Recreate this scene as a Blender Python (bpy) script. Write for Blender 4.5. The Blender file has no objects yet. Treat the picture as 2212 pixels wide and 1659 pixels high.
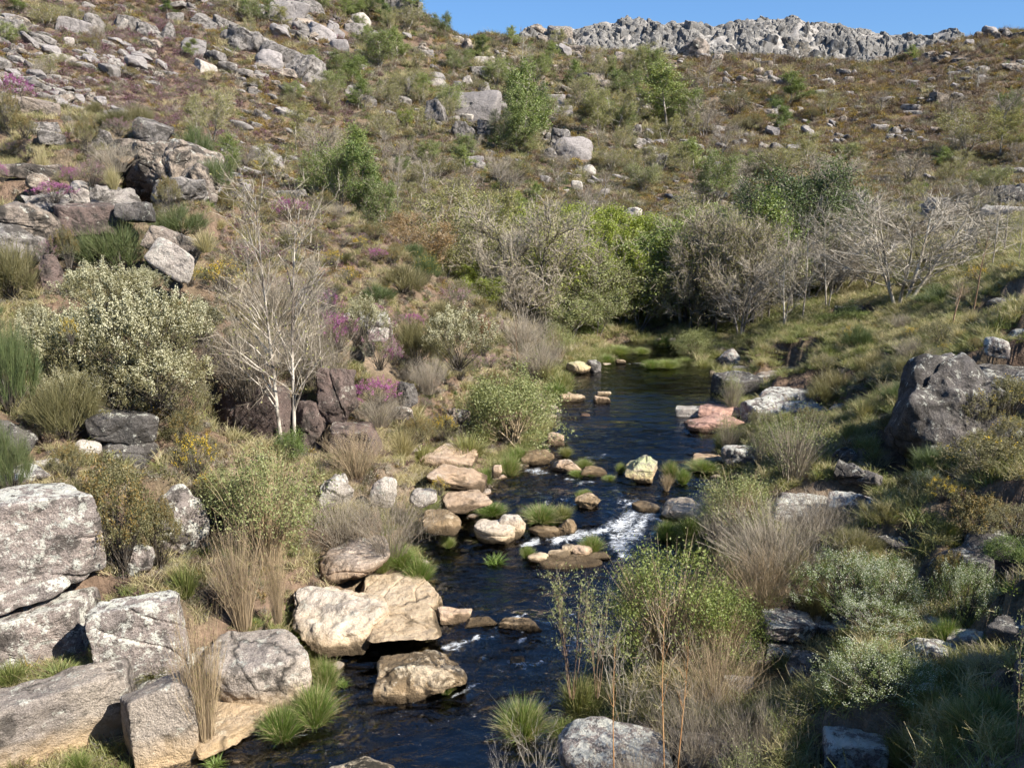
import bpy, bmesh, math, random
import numpy as np
from mathutils import Vector

SC = bpy.context.scene
COL = SC.collection

# ------------------------------------------------------------------ camera
CAM_H = 8.0
F = 1915.0                      # focal length in the pixels of a 2212 px wide picture
PITCH = math.radians(14.06)
cam_d = bpy.data.cameras.new('camera')
cam_d.sensor_width = 36.0
cam_d.lens = F / 2212.0 * 36.0
cam_d.clip_start = 0.1
cam_d.clip_end = 3000
cam = bpy.data.objects.new('camera', cam_d)
COL.objects.link(cam)
cam.location = (0, 0, CAM_H)
cam.rotation_euler = (math.pi / 2 - PITCH, 0, 0)
SC.camera = cam

# ------------------------------------------------------------------ sky and sun
SUN_EL = math.radians(40)
SUN_AZ = math.radians(121)      # clockwise from +Y (the way the camera looks)
sun_vec = Vector((math.sin(SUN_AZ) * math.cos(SUN_EL), math.cos(SUN_AZ) * math.cos(SUN_EL), math.sin(SUN_EL)))
world = bpy.data.worlds.new('World')
SC.world = world
world.use_nodes = True
wn = world.node_tree
wn.nodes.clear()
sky = wn.nodes.new('ShaderNodeTexSky')
sky.sky_type = 'NISHITA'
sky.sun_disc = False
sky.sun_elevation = SUN_EL
sky.sun_rotation = SUN_AZ
sky.altitude = 0
sky.air_density = 1.0
sky.dust_density = 0.0
sky.ozone_density = 10.0
bg = wn.nodes.new('ShaderNodeBackground')
bg.inputs['Strength'].default_value = 0.08
wo = wn.nodes.new('ShaderNodeOutputWorld')
gam = wn.nodes.new('ShaderNodeGamma')            # the clear deep-blue spring sky of the photograph
gam.inputs[1].default_value = 0.6
tint = wn.nodes.new('ShaderNodeMix'); tint.data_type = 'RGBA'; tint.blend_type = 'MULTIPLY'; tint.inputs[0].default_value = 1.0
tint.inputs[7].default_value = (.80, 1.12, 1.52, 1)
wn.links.new(sky.outputs[0], gam.inputs[0])
wn.links.new(gam.outputs[0], tint.inputs[6])
wn.links.new(tint.outputs[2], bg.inputs['Color'])
wn.links.new(bg.outputs[0], wo.inputs[0])
sun_d = bpy.data.lights.new('sun', 'SUN')
sun_d.energy = 5.0
sun_d.angle = math.radians(0.5)
sun_d.color = (1.0, 0.94, 0.84)
sun = bpy.data.objects.new('sun', sun_d)
COL.objects.link(sun)
sun.rotation_euler = (-sun_vec).to_track_quat('-Z', 'Y').to_euler()
sun.location = (30, -30, 60)
SC.view_settings.view_transform = 'Standard'
SC.view_settings.look = 'None'
SC.view_settings.gamma = 1
SC.view_settings.exposure = 1.32
SC.cycles.max_bounces = 4
SC.cycles.use_adaptive_sampling = True
SC.cycles.adaptive_threshold = 0.03
SC.cycles.debug_use_spatial_splits = False
SC.cycles.transparent_max_bounces = 6
SC.cycles.diffuse_bounces = 2
SC.cycles.glossy_bounces = 2
SC.cycles.transmission_bounces = 2

RNG = np.random.default_rng(7)

# ------------------------------------------------------------------ noise
def _h(ix, iy, iz, seed):
    n = (ix * 374761393 + iy * 668265263 + iz * 2147483647 + seed * 1274126177) & 0xffffffff
    n = ((n ^ (n >> 13)) * 1274126177) & 0xffffffff
    n = n ^ (n >> 16)
    return (n & 0xffff) / 65535.0

def vnoise(p, seed=0):
    p = np.asarray(p, float)
    f = np.floor(p)
    i = f.astype(np.int64)
    t = p - f
    t = t * t * (3 - 2 * t)
    r = 0
    for dx in (0, 1):
        wx = t[..., 0] if dx else 1 - t[..., 0]
        for dy in (0, 1):
            wy = t[..., 1] if dy else 1 - t[..., 1]
            for dz in (0, 1):
                wz = t[..., 2] if dz else 1 - t[..., 2]
                r = r + wx * wy * wz * _h(i[..., 0] + dx, i[..., 1] + dy, i[..., 2] + dz, seed)
    return r * 2 - 1

def fbm(p, octv=4, seed=0, gain=0.5):
    p = np.asarray(p, float)
    a, r, s = 1.0, 0, 0
    for k in range(octv):
        r = r + a * vnoise(p, seed + k * 17)
        s += a
        a *= gain
        p = p * 2.03 + 11.7
    return r / s

def n2(x, y, sc, seed=0, octv=3):
    x = np.asarray(x, float); y = np.asarray(y, float)
    return fbm(np.stack([x / sc, y / sc, np.zeros_like(x) + seed * 1.37], -1), octv, seed)

def sstep(a, b, x):
    t = np.clip((x - a) / (b - a), 0, 1)
    return t * t * (3 - 2 * t)

# ------------------------------------------------------------------ where things stand
CP, SP = math.cos(PITCH), math.sin(PITCH)
def ray(u, v):
    xc = (u - 1106.0) / F
    yc = -(v - 829.5) / F
    return np.array([xc, CP + yc * SP, -SP + yc * CP])
def P(u, v, Y):
    d = ray(u, v)
    t = Y / d[1]
    return np.array([d[0] * t, Y, CAM_H + d[2] * t])
def proj(x, y, z):
    dz = z - CAM_H
    fw = y * CP - dz * SP
    up = y * SP + dz * CP
    return 1106 + F * x / fw, 829.5 - F * up / fw

ZW_Y = [0, 13.3, 14.6, 16.9, 19.7, 22.4, 24.2, 34.5, 42, 60]
ZW_Z = [0, 0, .14, .16, .52, .55, .68, .70, 1.15, 1.6]
def zw(Y):
    return np.interp(Y, ZW_Y, ZW_Z)
def on_water(u, v):
    lo, hi = 4.0, 70.0
    for _ in range(40):
        m = (lo + hi) / 2
        if P(u, v, m)[2] > zw(m): lo = m
        else: hi = m
    return P(u, v, lo)

RIVER_L = [(150, 1800), (250, 1700), (345, 1655), (395, 1622), (560, 1592), (700, 1562), (735, 1475), (692, 1385), (760, 1385), (900, 1388), (960, 1340),
           (945, 1290), (925, 1240), (905, 1180), (985, 1150), (1062, 1085), (1068, 1038), (1140, 1002), (1205, 945), (1192, 885), (1238, 842),
           (1228, 803), (1290, 792), (1335, 770), (1352, 748), (1400, 738)]
RIVER_R = [(1465, 738), (1480, 765), (1540, 790), (1550, 830), (1600, 870), (1610, 905), (1545, 955), (1560, 985), (1548, 1040), (1540, 1080), (1450, 1140), (1440, 1180),
           (1500, 1215), (1480, 1260), (1400, 1320), (1290, 1410), (1240, 1500), (1215, 1600), (1190, 1700), (1180, 1800)]
RIV = np.array([on_water(u, v)[:2] for u, v in RIVER_L + RIVER_R])

def poly_sd(x, y, poly):
    """signed distance, negative inside"""
    x = np.asarray(x, float); y = np.asarray(y, float)
    best = np.full(x.shape, 1e9)
    inside = np.zeros(x.shape, bool)
    n = len(poly)
    for i in range(n):
        x0, y0 = poly[i]; x1, y1 = poly[(i + 1) % n]
        dx, dy = x1 - x0, y1 - y0
        t = np.clip(((x - x0) * dx + (y - y0) * dy) / (dx * dx + dy * dy + 1e-9), 0, 1)
        d = np.hypot(x - x0 - t * dx, y - y0 - t * dy)
        best = np.minimum(best, d)
        if y0 != y1:
            c = ((y0 > y) != (y1 > y)) & (x < (x1 - x0) * (y - y0) / (y1 - y0) + x0)
            inside ^= c
    return np.where(inside, -best, best)

# ------------------------------------------------------------------ terrain
CURVES = [
    [('z', -1500, 1.2, 7), ('z', 0, 2.5, 1.0), ('z', 700, 2.5, -.2), ('z', 1300, 2.5, .2), ('z', 2212, 2.5, 2.9), ('z', 4000, 2.0, 5.0)],
    [(-1200, 1700, 5), (-300, 1700, 7.6), (0, 1700, 9.3), (300, 1700, 9.8), (700, 1760, 9.6), (1150, 1760, 9.6), (1300, 1740, 9), (1700, 1740, 7.6), (2212, 1740, 6.2), (3200, 1740, 4.6)],
    [(-1200, 1450, 8), (0, 1452, 11), (400, 1445, 11.4), (700, 1440, 12.5), (1200, 1440, 12.6), (1500, 1400, 12.3), (1800, 1400, 10.5), (2212, 1400, 8.6), (3200, 1350, 6.6)],
    [(-1200, 950, 11), (0, 1080, 12.6), (230, 1180, 12.9), (420, 1300, 13), (650, 1340, 13.7), (1200, 1250, 15.6), (1500, 1250, 14.7), (1800, 1150, 13.6), (2212, 1150, 10.8), (3200, 1050, 8.6)],
    [(-1200, 700, 15), (0, 890, 15), (350, 1000, 15.5), (620, 985, 17.5), (800, 1050, 18), (950, 1100, 19), (1200, 1050, 20.8), (1500, 1060, 20), (1650, 1000, 19), (1850, 1000, 16.5), (2212, 950, 14), (3200, 800, 12)],
    [(-1200, 200, 24), (0, 560, 22), (300, 610, 22), (480, 660, 22), (700, 790, 22), (850, 860, 22.5), (1000, 930, 24.5), (1250, 900, 27), (1500, 880, 27.5), (1620, 860, 25), (1800, 870, 22.5), (2000, 790, 21), (2212, 725, 19), (3200, 500, 16)],
    [(-1200, 50, 34), (0, 200, 30), (150, 222, 29), (300, 262, 28), (400, 325, 27), (480, 430, 27), (560, 420, 30), (700, 438, 31), (850, 508, 31), (950, 600, 31), (1100, 700, 33), (1200, 760, 34), (1350, 752, 36), (1540, 772, 34), (1700, 722, 32), (1900, 692, 32), (2050, 652, 30), (2212, 572, 27), (3200, 300, 24)],
    [('z', -3000, 42, 11), ('z', 0, 42, 7), ('z', 500, 42, 3.6), ('z', 850, 42, 2.6), ('z', 1100, 42, 1.6), ('z', 1350, 42, 1.1), ('z', 1540, 42, 1.2), ('z', 1700, 42, 1.8), ('z', 1900, 42, 3.0), ('z', 2212, 42, 5.0), ('z', 4500, 40, 12)],
    [('z', -3000, 60, 18), ('z', 0, 58, 9.5), ('z', 500, 58, 6.0), ('z', 850, 60, 4.6), ('z', 1100, 60, 3.0), ('z', 1400, 60, 2.6), ('z', 1700, 60, 3.5), ('z', 2000, 60, 5.4), ('z', 2212, 60, 6.8), ('z', 4500, 60, 16)],
    [(-1200, 0, 80), (0, 150, 75), (500, 300, 80), (900, 330, 85), (1200, 360, 85), (1500, 430, 80), (1800, 400, 84), (2212, 380, 78), (3200, 300, 75)],
    [(-1200, -150, 110), (0, -20, 105), (500, 60, 115), (900, 150, 120), (1200, 230, 120), (1500, 290, 115), (1800, 270, 120), (2212, 235, 115), (3200, 150, 110)],
    [(-1200, -350, 150), (0, -250, 150), (500, -120, 150), (800, -30, 148), (880, 2, 146), (940, 40, 145), (1010, 76, 148), (1060, 72, 155), (1110, 70, 165), (1200, 90, 160), (1400, 112, 165), (1600, 125, 168), (1900, 128, 172), (2000, 98, 170), (2130, 68, 165), (2212, 64, 165), (3200, 0, 150)],
    [('c', -9)],
    [(-1200, 60, 240), (900, 130, 240), (1100, 112, 240), (1250, 104, 240), (1400, 132, 240), (1600, 154, 238), (1750, 152, 240), (1900, 135, 242), (2000, 110, 244), (2212, 120, 245), (3200, 100, 245)],
    [(-1200, 60, 262), (900, 125, 262), (1000, 112, 262), (1080, 80, 262), (1110, 62, 262), (1180, 42, 262), (1240, 48, 262), (1300, 27, 260), (1370, 17, 260), (1460, 31, 260), (1570, 37, 260), (1640, 29, 260), (1740, 33, 260), (1850, 44, 260), (1960, 59, 258), (2040, 72, 258), (2100, 80, 258), (2212, 100, 260), (3200, 90, 262)],
    [('z', -3000, 420, 10), ('z', 4500, 420, 10)],
]
NA, NY = 540, 500
A_GRID = np.linspace(-1.25, 1.25, NA)
Y_MIN, Y_MAX = 2.5, 420.0
L_GRID = np.linspace(math.log(Y_MIN), math.log(Y_MAX), NY)
Y_GRID = np.exp(L_GRID)

def curve_fn(c):
    pts = []
    for q in c:
        if q[0] == 'z':
            _, u, Y, z = q
            pts.append(((u - 1106.0) / F, Y, z))
        else:
            u, v, Y = q
            p = P(u, v, Y)
            pts.append((p[0] / Y, Y, p[2]))
    pts = np.array(sorted(pts))
    y = np.interp(A_GRID, pts[:, 0], pts[:, 1])
    z = np.interp(A_GRID, pts[:, 0], pts[:, 2])
    k = np.exp(-np.linspace(-2, 2, 13) ** 2); k /= k.sum()
    pad = lambda s: np.convolve(np.pad(s, 6, mode='edge'), k, 'valid')
    return pad(y), pad(z)
cy, cz = [], []
for c in CURVES:
    if c[0][0] == 'c':
        cy.append(cy[-1] + 25); cz.append(cz[-1] + c[0][1])
    else:
        y, z = curve_fn(c); cy.append(y); cz.append(z)
cy = np.array(cy); cz = np.array(cz)
Z = np.zeros((NY, NA))
for j in range(NA):
    Z[:, j] = np.interp(Y_GRID, cy[:, j], cz[:, j])
# smooth a little along Y (in log space)
k = np.exp(-np.linspace(-2, 2, 11) ** 2); k /= k.sum()
Zp = np.pad(Z, ((5, 5), (0, 0)), mode='edge')
Z = sum(k[i] * Zp[i:i + NY] for i in range(11))
YY, AA = np.meshgrid(Y_GRID, A_GRID, indexing='ij')
XX = AA * YY
# relief
amp = np.interp(YY, [3, 12, 30, 45, 60, 120, 260], [.04, .06, .10, .22, .6, 1.3, 1.6])
amp = np.where(YY > 175, 1.4, amp)
rel = n2(XX, YY, 14, 3, 3) * 0.9 + n2(XX, YY, 4.0, 5, 3) * 0.45 + n2(XX, YY, 1.3, 9, 2) * .12
Z += rel * amp
# cliffs of the far ridge: jointed steps
cl = sstep(232, 242, YY) * sstep(275, 262, YY)
vor = np.abs(n2(XX, YY * .4, 5.0, 21, 2))
Z += cl * (n2(XX, YY * .3, 7, 22, 2) * 2.2 - 1.6 * np.exp(-vor * 9))
# river
sd = np.full(XX.shape, 50.0)
near = YY < 62
sd[near] = poly_sd(XX[near], YY[near], RIV)
sd = np.minimum(sd, 50)
ZWG = zw(YY)
sdw = sd + n2(XX, YY, .9, 31, 3) * .16 * near
bank = np.maximum(Z, ZWG + .10 + .08 * n2(XX, YY, .7, 33, 2))
t = sstep(0.0, 1.3, sdw)
out = (ZWG - .05) * (1 - t) + bank * t
bed = ZWG - .06 - np.minimum(.75, .50 * np.abs(sdw)) + .07 * n2(XX, YY, .5, 37, 3)
# the belt between behind the last visible water and the valley goes on as a dry bed
Z = np.where(near, np.where(sdw < 0, bed, out), Z)
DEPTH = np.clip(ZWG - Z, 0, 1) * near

def hgt(x, y):
    x = np.asarray(x, float); y = np.asarray(y, float)
    y = np.clip(y, Y_MIN, Y_MAX * .999)
    fa = np.clip((x / y - A_GRID[0]) / (A_GRID[1] - A_GRID[0]), 0, NA - 1.001)
    fy = np.clip((np.log(y) - L_GRID[0]) / (L_GRID[1] - L_GRID[0]), 0, NY - 1.001)
    ia = fa.astype(int); iy = fy.astype(int)
    ta = fa - ia; ty = fy - iy
    return ((Z[iy, ia] * (1 - ta) + Z[iy, ia + 1] * ta) * (1 - ty) + (Z[iy + 1, ia] * (1 - ta) + Z[iy + 1, ia + 1] * ta) * ty)

_YS = np.exp(np.linspace(math.log(4.5), math.log(400), 2600))
def hit(u, v, ymin=4.5):
    """the point of the ground seen at a pixel"""
    d = ray(u, v)
    t_ = _YS / d[1]
    x = d[0] * t_; z = CAM_H + d[2] * t_
    g = hgt(x, _YS)
    ok = np.nonzero((z < g) & (_YS > ymin))[0]
    if len(ok) == 0:
        i = len(_YS) - 1
        return np.array([x[i], _YS[i], g[i]])
    i = ok[0]
    return np.array([x[i], _YS[i], g[i]])

# ------------------------------------------------------------------ node helpers
def mat_new(name):
    m = bpy.data.materials.new(name)
    m.use_nodes = True
    m.node_tree.nodes.clear()
    return m, m.node_tree
class NT:
    def __init__(s, name):
        s.m, s.t = mat_new(name)
        s.o = s.t.nodes.new('ShaderNodeOutputMaterial')
        s._tc = None
    def n(s, typ, **kw):
        nd = s.t.nodes.new(typ)
        for k_, v_ in kw.items(): setattr(nd, k_, v_)
        return nd
    def l(s, a, b): s.t.links.new(a, b)
    def put(s, sock, v):
        if isinstance(v, bpy.types.NodeSocket): s.l(v, sock)
        elif isinstance(v, tuple) and len(v) == 3 and sock.type == 'RGBA': sock.default_value = (*v, 1)
        else: sock.default_value = v
    def coord(s, kind='Object', scale=(1, 1, 1), rot=(0, 0, 0)):
        if s._tc is None: s._tc = s.n('ShaderNodeTexCoord')
        src = s._tc.outputs[kind] if kind != 'World' else s.n('ShaderNodeNewGeometry').outputs['Position']
        mp = s.n('ShaderNodeMapping')
        mp.inputs['Scale'].default_value = scale
        mp.inputs['Rotation'].default_value = rot
        s.l(src, mp.inputs[0])
        return mp.outputs[0]
    def noise(s, vec, scale, detail=4, rough=.6, dist=0.0, off=None):
        nd = s.n('ShaderNodeTexNoise')
        if off is not None:
            a = s.n('ShaderNodeVectorMath', operation='ADD'); s.l(vec, a.inputs[0]); s.put(a.inputs[1], off); vec = a.outputs[0]
        s.l(vec, nd.inputs['Vector'])
        nd.inputs['Scale'].default_value = scale
        nd.inputs['Detail'].default_value = detail
        nd.inputs['Roughness'].default_value = rough
        nd.inputs['Distortion'].default_value = dist
        return nd.outputs[0]
    def ramp(s, fac, stops, interp='LINEAR'):
        r = s.n('ShaderNodeValToRGB')
        r.color_ramp.interpolation = interp
        e = r.color_ramp.elements
        while len(e) < len(stops): e.new(.5)
        for q, (p_, c_) in zip(e, stops):
            q.position = p_
            q.color = (*c_, 1) if isinstance(c_, tuple) else (c_, c_, c_, 1)
        s.l(fac, r.inputs[0])
        return r.outputs[0]
    def mix(s, fac, a, b, mode='MIX'):
        m = s.n('ShaderNodeMix', data_type='RGBA', blend_type=mode)
        s.put(m.inputs[0], fac); s.put(m.inputs[6], a); s.put(m.inputs[7], b)
        return m.outputs[2]
    def math(s, op, a, b=0.0, clamp=False):
        m = s.n('ShaderNodeMath', operation=op, use_clamp=clamp)
        s.put(m.inputs[0], a); s.put(m.inputs[1], b)
        return m.outputs[0]
    def bump(s, h, dist=.02, strength=1.0):
        b = s.n('ShaderNodeBump')
        b.inputs['Strength'].default_value = strength
        b.inputs['Distance'].default_value = dist
        s.l(h, b.inputs['Height'])
        return b.outputs[0]
    def pbr(s, col, rough=.85, normal=None, spec=.3):
        b = s.n('ShaderNodeBsdfPrincipled')
        s.put(b.inputs['Base Color'], col)
        s.put(b.inputs['Roughness'], rough)
        b.inputs['Specular IOR Level'].default_value = spec
        if normal is not None: s.l(normal, b.inputs['Normal'])
        s.l(b.outputs[0], s.o.inputs[0])
        return s.m

def rock_mat(name, c1, c2, lichen=.5, dark=.5, lic_col=(.50, .49, .45), dark_col=(.045, .04, .035), wet=False, tan=None, streak=0.0, speck=.5, crack=.55):
    """granite: mottled base, grain, pale lichen blotches, dark weathering; lichen / dark = share of the surface"""
    s = NT(name)
    oi = s.n('ShaderNodeObjectInfo')
    off = s.n('ShaderNodeVectorMath', operation='SCALE'); s.l(oi.outputs['Location'], off.inputs[0]); off.inputs[3].default_value = 1.7
    co0 = s.coord('Object')
    a = s.n('ShaderNodeVectorMath', operation='ADD'); s.l(co0, a.inputs[0]); s.l(off.outputs[0], a.inputs[1])
    co = a.outputs[0]
    base = s.mix(s.ramp(s.noise(co, 1.1, 5, .6), [(.35, 0.0), (.65, 1.0)]), c1, c2)
    var = s.math('MULTIPLY_ADD', oi.outputs['Random'], .3); var.node.inputs[2].default_value = .85
    base = s.mix(1.0, base, s.mix(1.0, (1, 1, 1), var, 'MULTIPLY'), 'MULTIPLY')
    g = s.noise(co, 42, 3, .75)
    base = s.mix(speck, base, s.ramp(g, [(.34, .25), (.5, .95), (.68, 1.6)]), 'MULTIPLY')
    if streak > 0:
        mp = s.n('ShaderNodeMapping'); mp.inputs['Scale'].default_value = (1.0, 1.0, 6.0); mp.inputs['Rotation'].default_value = (.25, .35, 0); s.l(co, mp.inputs[0])
        st = s.ramp(s.noise(mp.outputs[0], 2.2, 5, .65, .6), [(.42, .45), (.55, 1.15)])
        base = s.mix(streak, base, st, 'MULTIPLY')
    d1 = s.noise(co, 2.3, 6, .72, .4)
    dth = .66 - .28 * dark
    dm = s.ramp(d1, [(dth - .03, 0.0), (dth + .05, 1.0)])
    if dark < 1: base = s.mix(s.math('MULTIPLY', dm, min(1, .35 + dark)), base, dark_col)
    l1 = s.noise(co, 4.2, 7, .82, .2, (31.0, 7.0, 3.0))
    lth = .70 - .24 * lichen
    geo = s.n('ShaderNodeNewGeometry')
    sep = s.n('ShaderNodeSeparateXYZ'); s.l(geo.outputs['Normal'], sep.inputs[0])
    up = s.math('MULTIPLY', sep.outputs[2], .05)
    lm = s.ramp(s.math('ADD', l1, up), [(lth, 0.0), (lth + .035, 1.0)])
    base = s.mix(s.math('MULTIPLY', lm, .85), base, s.mix(s.noise(co, 9, 3), lic_col, (.34, .34, .27)))
    if tan is not None or wet:
        sz = s.n('ShaderNodeSeparateXYZ'); s.l(co0, sz.inputs[0])
        hz = s.math('ADD', sz.outputs[2], s.math('MULTIPLY', s.math('SUBTRACT', s.noise(co, 2.5, 4), .5), .35))
        if tan is not None:
            base = s.mix(s.ramp(hz, [(.10, .8), (.5, 0.0)]), base, tan)
        if wet:
            base = s.mix(s.ramp(hz, [(.0, .92), (.10, .75), (.15, 0.0)]), base, (.04, .028, .016))
    wv_ = s.n('ShaderNodeMixRGB'); wv_.inputs[0].default_value = .35
    nzc = s.n('ShaderNodeTexNoise'); nzc.inputs['Scale'].default_value = 1.8; nzc.inputs['Detail'].default_value = 3; s.l(co, nzc.inputs['Vector'])
    s.l(co, wv_.inputs[1]); s.l(nzc.outputs['Color'], wv_.inputs[2])
    vc = s.n('ShaderNodeTexVoronoi', feature='DISTANCE_TO_EDGE'); vc.inputs['Scale'].default_value = crack; s.l(wv_.outputs[0], vc.inputs['Vector'])
    cm_ = s.ramp(s.noise(co, .8, 2, .5, 0, (9.0, 4.0, 2.0)), [(.47, 1.0), (.55, 0.0)])
    ck = s.ramp(s.math('ADD', vc.outputs['Distance'], cm_), [(.0, .25), (.008, .6), (.02, 1.0)])
    base = s.mix(.85, base, ck, 'MULTIPLY')
    hgt_ = s.math('ADD', s.noise(co, 4.0, 6, .74), s.math('MULTIPLY', ck, .35))
    nm = s.bump(hgt_, .16, .9)
    return s.pbr(base, .9, nm, .2)

def leaf_mat(name, cols, trans=.35, rough=.6, pos=None):
    """foliage; cols = colours picked leaf by leaf and plant by plant"""
    s = NT(name)
    oi = s.n('ShaderNodeObjectInfo'); ge = s.n('ShaderNodeNewGeometry')
    v = s.math('ADD', s.math('MULTIPLY', ge.outputs['Random Per Island'], .55), s.math('MULTIPLY', oi.outputs['Random'], .45))
    n = len(cols)
    c = s.ramp(v, [((i + .5) / n, cols[i]) for i in range(n)])
    d = s.n('ShaderNodeBsdfDiffuse'); s.l(c, d.inputs[0])
    tr = s.n('ShaderNodeBsdfTranslucent'); s.l(s.mix(1.0, c, (1.0, 1.0, .6), 'MULTIPLY'), tr.inputs[0])
    mx = s.n('ShaderNodeMixShader'); mx.inputs[0].default_value = trans
    s.l(d.outputs[0], mx.inputs[1]); s.l(tr.outputs[0], mx.inputs[2])
    gl = s.n('ShaderNodeBsdfGlossy'); gl.inputs['Roughness'].default_value = rough
    fr = s.n('ShaderNodeMixShader'); fr.inputs[0].default_value = .04
    s.l(mx.outputs[0], fr.inputs[1]); s.l(gl.outputs[0], fr.inputs[2])
    s.l(fr.outputs[0], s.o.inputs[0])
    return s.m

def bark_mat(name, c1, c2, scale=14, zs=.3, th=.5):
    s = NT(name)
    co = s.coord('Object', (1, 1, zs))
    f = s.ramp(s.noise(co, scale, 4, .6), [(th - .06, 0.0), (th + .08, 1.0)])
    return s.pbr(s.mix(f, c1, c2), .8, None, .2)

# ------------------------------------------------------------------ object helpers
def tag(o, label=None, cat=None, group=None, kind=None):
    if label: o['label'] = label
    if cat: o['category'] = cat
    if group: o['group'] = group
    if kind or cat: o['kind'] = kind or 'thing'
    return o
def link(name, me, parent=None):
    o = bpy.data.objects.new(name, me)
    COL.objects.link(o)
    if parent: o.parent = parent
    return o
def mesh_from(name, V, Q, mats, midx=None, smooth=False):
    """V (n,3), Q (m,4) with -1 in the last place for triangles"""
    me = bpy.data.meshes.new(name)
    V = np.asarray(V, np.float32); Q = np.asarray(Q, np.int32)
    tri = Q[:, 3] < 0
    cnt = np.where(tri, 3, 4)
    loops = Q[(np.arange(4)[None, :] < cnt[:, None])]
    me.vertices.add(len(V)); me.vertices.foreach_set('co', V.ravel())
    me.loops.add(len(loops)); me.loops.foreach_set('vertex_index', loops.astype(np.int32))
    st = np.concatenate([[0], np.cumsum(cnt)[:-1]]).astype(np.int32)
    me.polygons.add(len(Q)); me.polygons.foreach_set('loop_start', st)
    if midx is not None: me.polygons.foreach_set('material_index', np.asarray(midx, np.int32))
    if smooth: me.polygons.foreach_set('use_smooth', np.ones(len(Q), bool))
    for m in (mats if isinstance(mats, (list, tuple)) else [mats]): me.materials.append(m)
    me.update(calc_edges=True)
    if smooth == 'rock': me.set_sharp_from_angle(angle=math.radians(32))
    return me
def grid_faces(r, c):
    i = np.arange(r * c).reshape(r, c)
    return np.stack([i[:-1, :-1], i[:-1, 1:], i[1:, 1:], i[1:, :-1]], -1).reshape(-1, 4)
def add_attr(me, name, vals):
    at = me.attributes.new(name, 'FLOAT', 'POINT')
    at.data.foreach_set('value', np.asarray(vals, np.float32))

# ------------------------------------------------------------------ ground
def ground_material():
    s = NT('hill_ground')
    co = s.coord('World')
    far = s.n('ShaderNodeAttribute', attribute_name='far').outputs['Fac']
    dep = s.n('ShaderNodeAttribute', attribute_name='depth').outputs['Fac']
    rock = s.n('ShaderNodeAttribute', attribute_name='rock').outputs['Fac']
    n1 = s.noise(co, .35, 4, .65)
    soil = s.ramp(n1, [(.3, (.10, .07, .05)), (.45, (.16, .11, .078)), (.55, (.13, .10, .065)), (.7, (.22, .165, .12))])
    soil = s.mix(.6, soil, s.ramp(s.noise(co, 6, 5, .75), [(.3, .35), (.5, .9), (.7, 1.7)]), 'MULTIPLY')
    rk = s.ramp(s.noise(co, .8, 4, .7), [(.3, (.13, .12, .11)), (.5, (.26, .24, .22)), (.7, (.38, .36, .33))])
    rk = s.mix(.5, rk, s.ramp(s.noise(s.coord('World', (1, .5, .35)), .5, 6, .7, .5), [(.35, .3), (.5, 1.0), (.65, 1.3)]), 'MULTIPLY')
    c = s.mix(rock, soil, rk)
    vo = s.n('ShaderNodeTexVoronoi'); s.l(co, vo.inputs['Vector']); vo.inputs['Scale'].default_value = 6.5
    vv = s.n('ShaderNodeRGBToBW'); s.l(vo.outputs['Color'], vv.inputs[0])
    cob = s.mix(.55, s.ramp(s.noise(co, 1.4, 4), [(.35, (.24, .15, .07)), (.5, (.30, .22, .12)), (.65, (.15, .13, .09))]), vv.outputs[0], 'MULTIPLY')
    cob = s.mix(s.ramp(dep, [(.15, 0.0), (.55, 1.0)]), cob, s.mix(s.noise(co, 1.2, 4), (.022, .028, .026), (.11, .095, .055)))  # bed colour painted darker with depth, standing in for light the water absorbs
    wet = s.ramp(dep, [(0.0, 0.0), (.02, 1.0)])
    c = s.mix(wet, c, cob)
    b = s.bump(s.noise(co, 3, 5, .7), .25, .8)
    return s.pbr(c, .95, b, .1)
# ------------------------------------------------------------------ water
FOAM = []   # (x, y, along, across, angle, strength)
def foam(u0, v0, u1, v1, w, s=1.0):
    a = on_water(u0, v0); b = on_water(u1, v1)
    FOAM.append((a[0], a[1], b[0], b[1], w, s))
foam(1380, 1075, 1360, 1120, .30, 1.1); foam(1360, 1110, 1310, 1150, .34, 1.3); foam(1400, 1110, 1335, 1185, .36, 1.2)
foam(1310, 1150, 1160, 1170, .22, 1.2); foam(1250, 1165, 1130, 1180, .12, 1.0); foam(1330, 1165, 1345, 1198, .30, 1.3)
foam(1390, 1120, 1440, 1130, .12, .8); foam(1350, 1070, 1345, 1100, .2, .7)
foam(1145, 1016, 1178, 1020, .30, 1.4); foam(1240, 1000, 1320, 975, .10, .55); foam(1250, 990, 1290, 985, .12, .6)
foam(1205, 1028, 1260, 1045, .12, .8); foam(1240, 1040, 1310, 1038, .08, .8); foam(1300, 1050, 1360, 1060, .12, .6)
foam(955, 1395, 1045, 1378, .10, .9); foam(970, 1402, 1000, 1400, .06, .8); foam(1080, 1340, 1120, 1325, .12, .9); foam(1105, 1400, 1140, 1380, .10, .9)
foam(1050, 1445, 1160, 1435, .09, .9); foam(1110, 1445, 1150, 1455, .06, .8); foam(1075, 1428, 1120, 1425, .05, .7); foam(990, 1500, 1040, 1480, .09, .8)
foam(805, 1497, 830, 1500, .06, .8); foam(860, 1500, 880, 1495, .05, .7); foam(920, 1550, 975, 1560, .08, .6); foam(870, 1520, 905, 1535, .05, .5)
foam(700, 1600, 760, 1596, .07, .5); foam(570, 1602, 680, 1590, .08, .7); foam(720, 1570, 770, 1575, .06, .5); foam(1170, 1392, 1290, 1400, .16, .8); foam(1240, 1380, 1330, 1380, .12, .7)
foam(1360, 786, 1410, 788, .25, .7); foam(1380, 770, 1440, 765, .3, .5); foam(990, 1568, 1020, 1570, .06, .4); foam(1000, 1420, 960, 1440, .05, .4)
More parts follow.
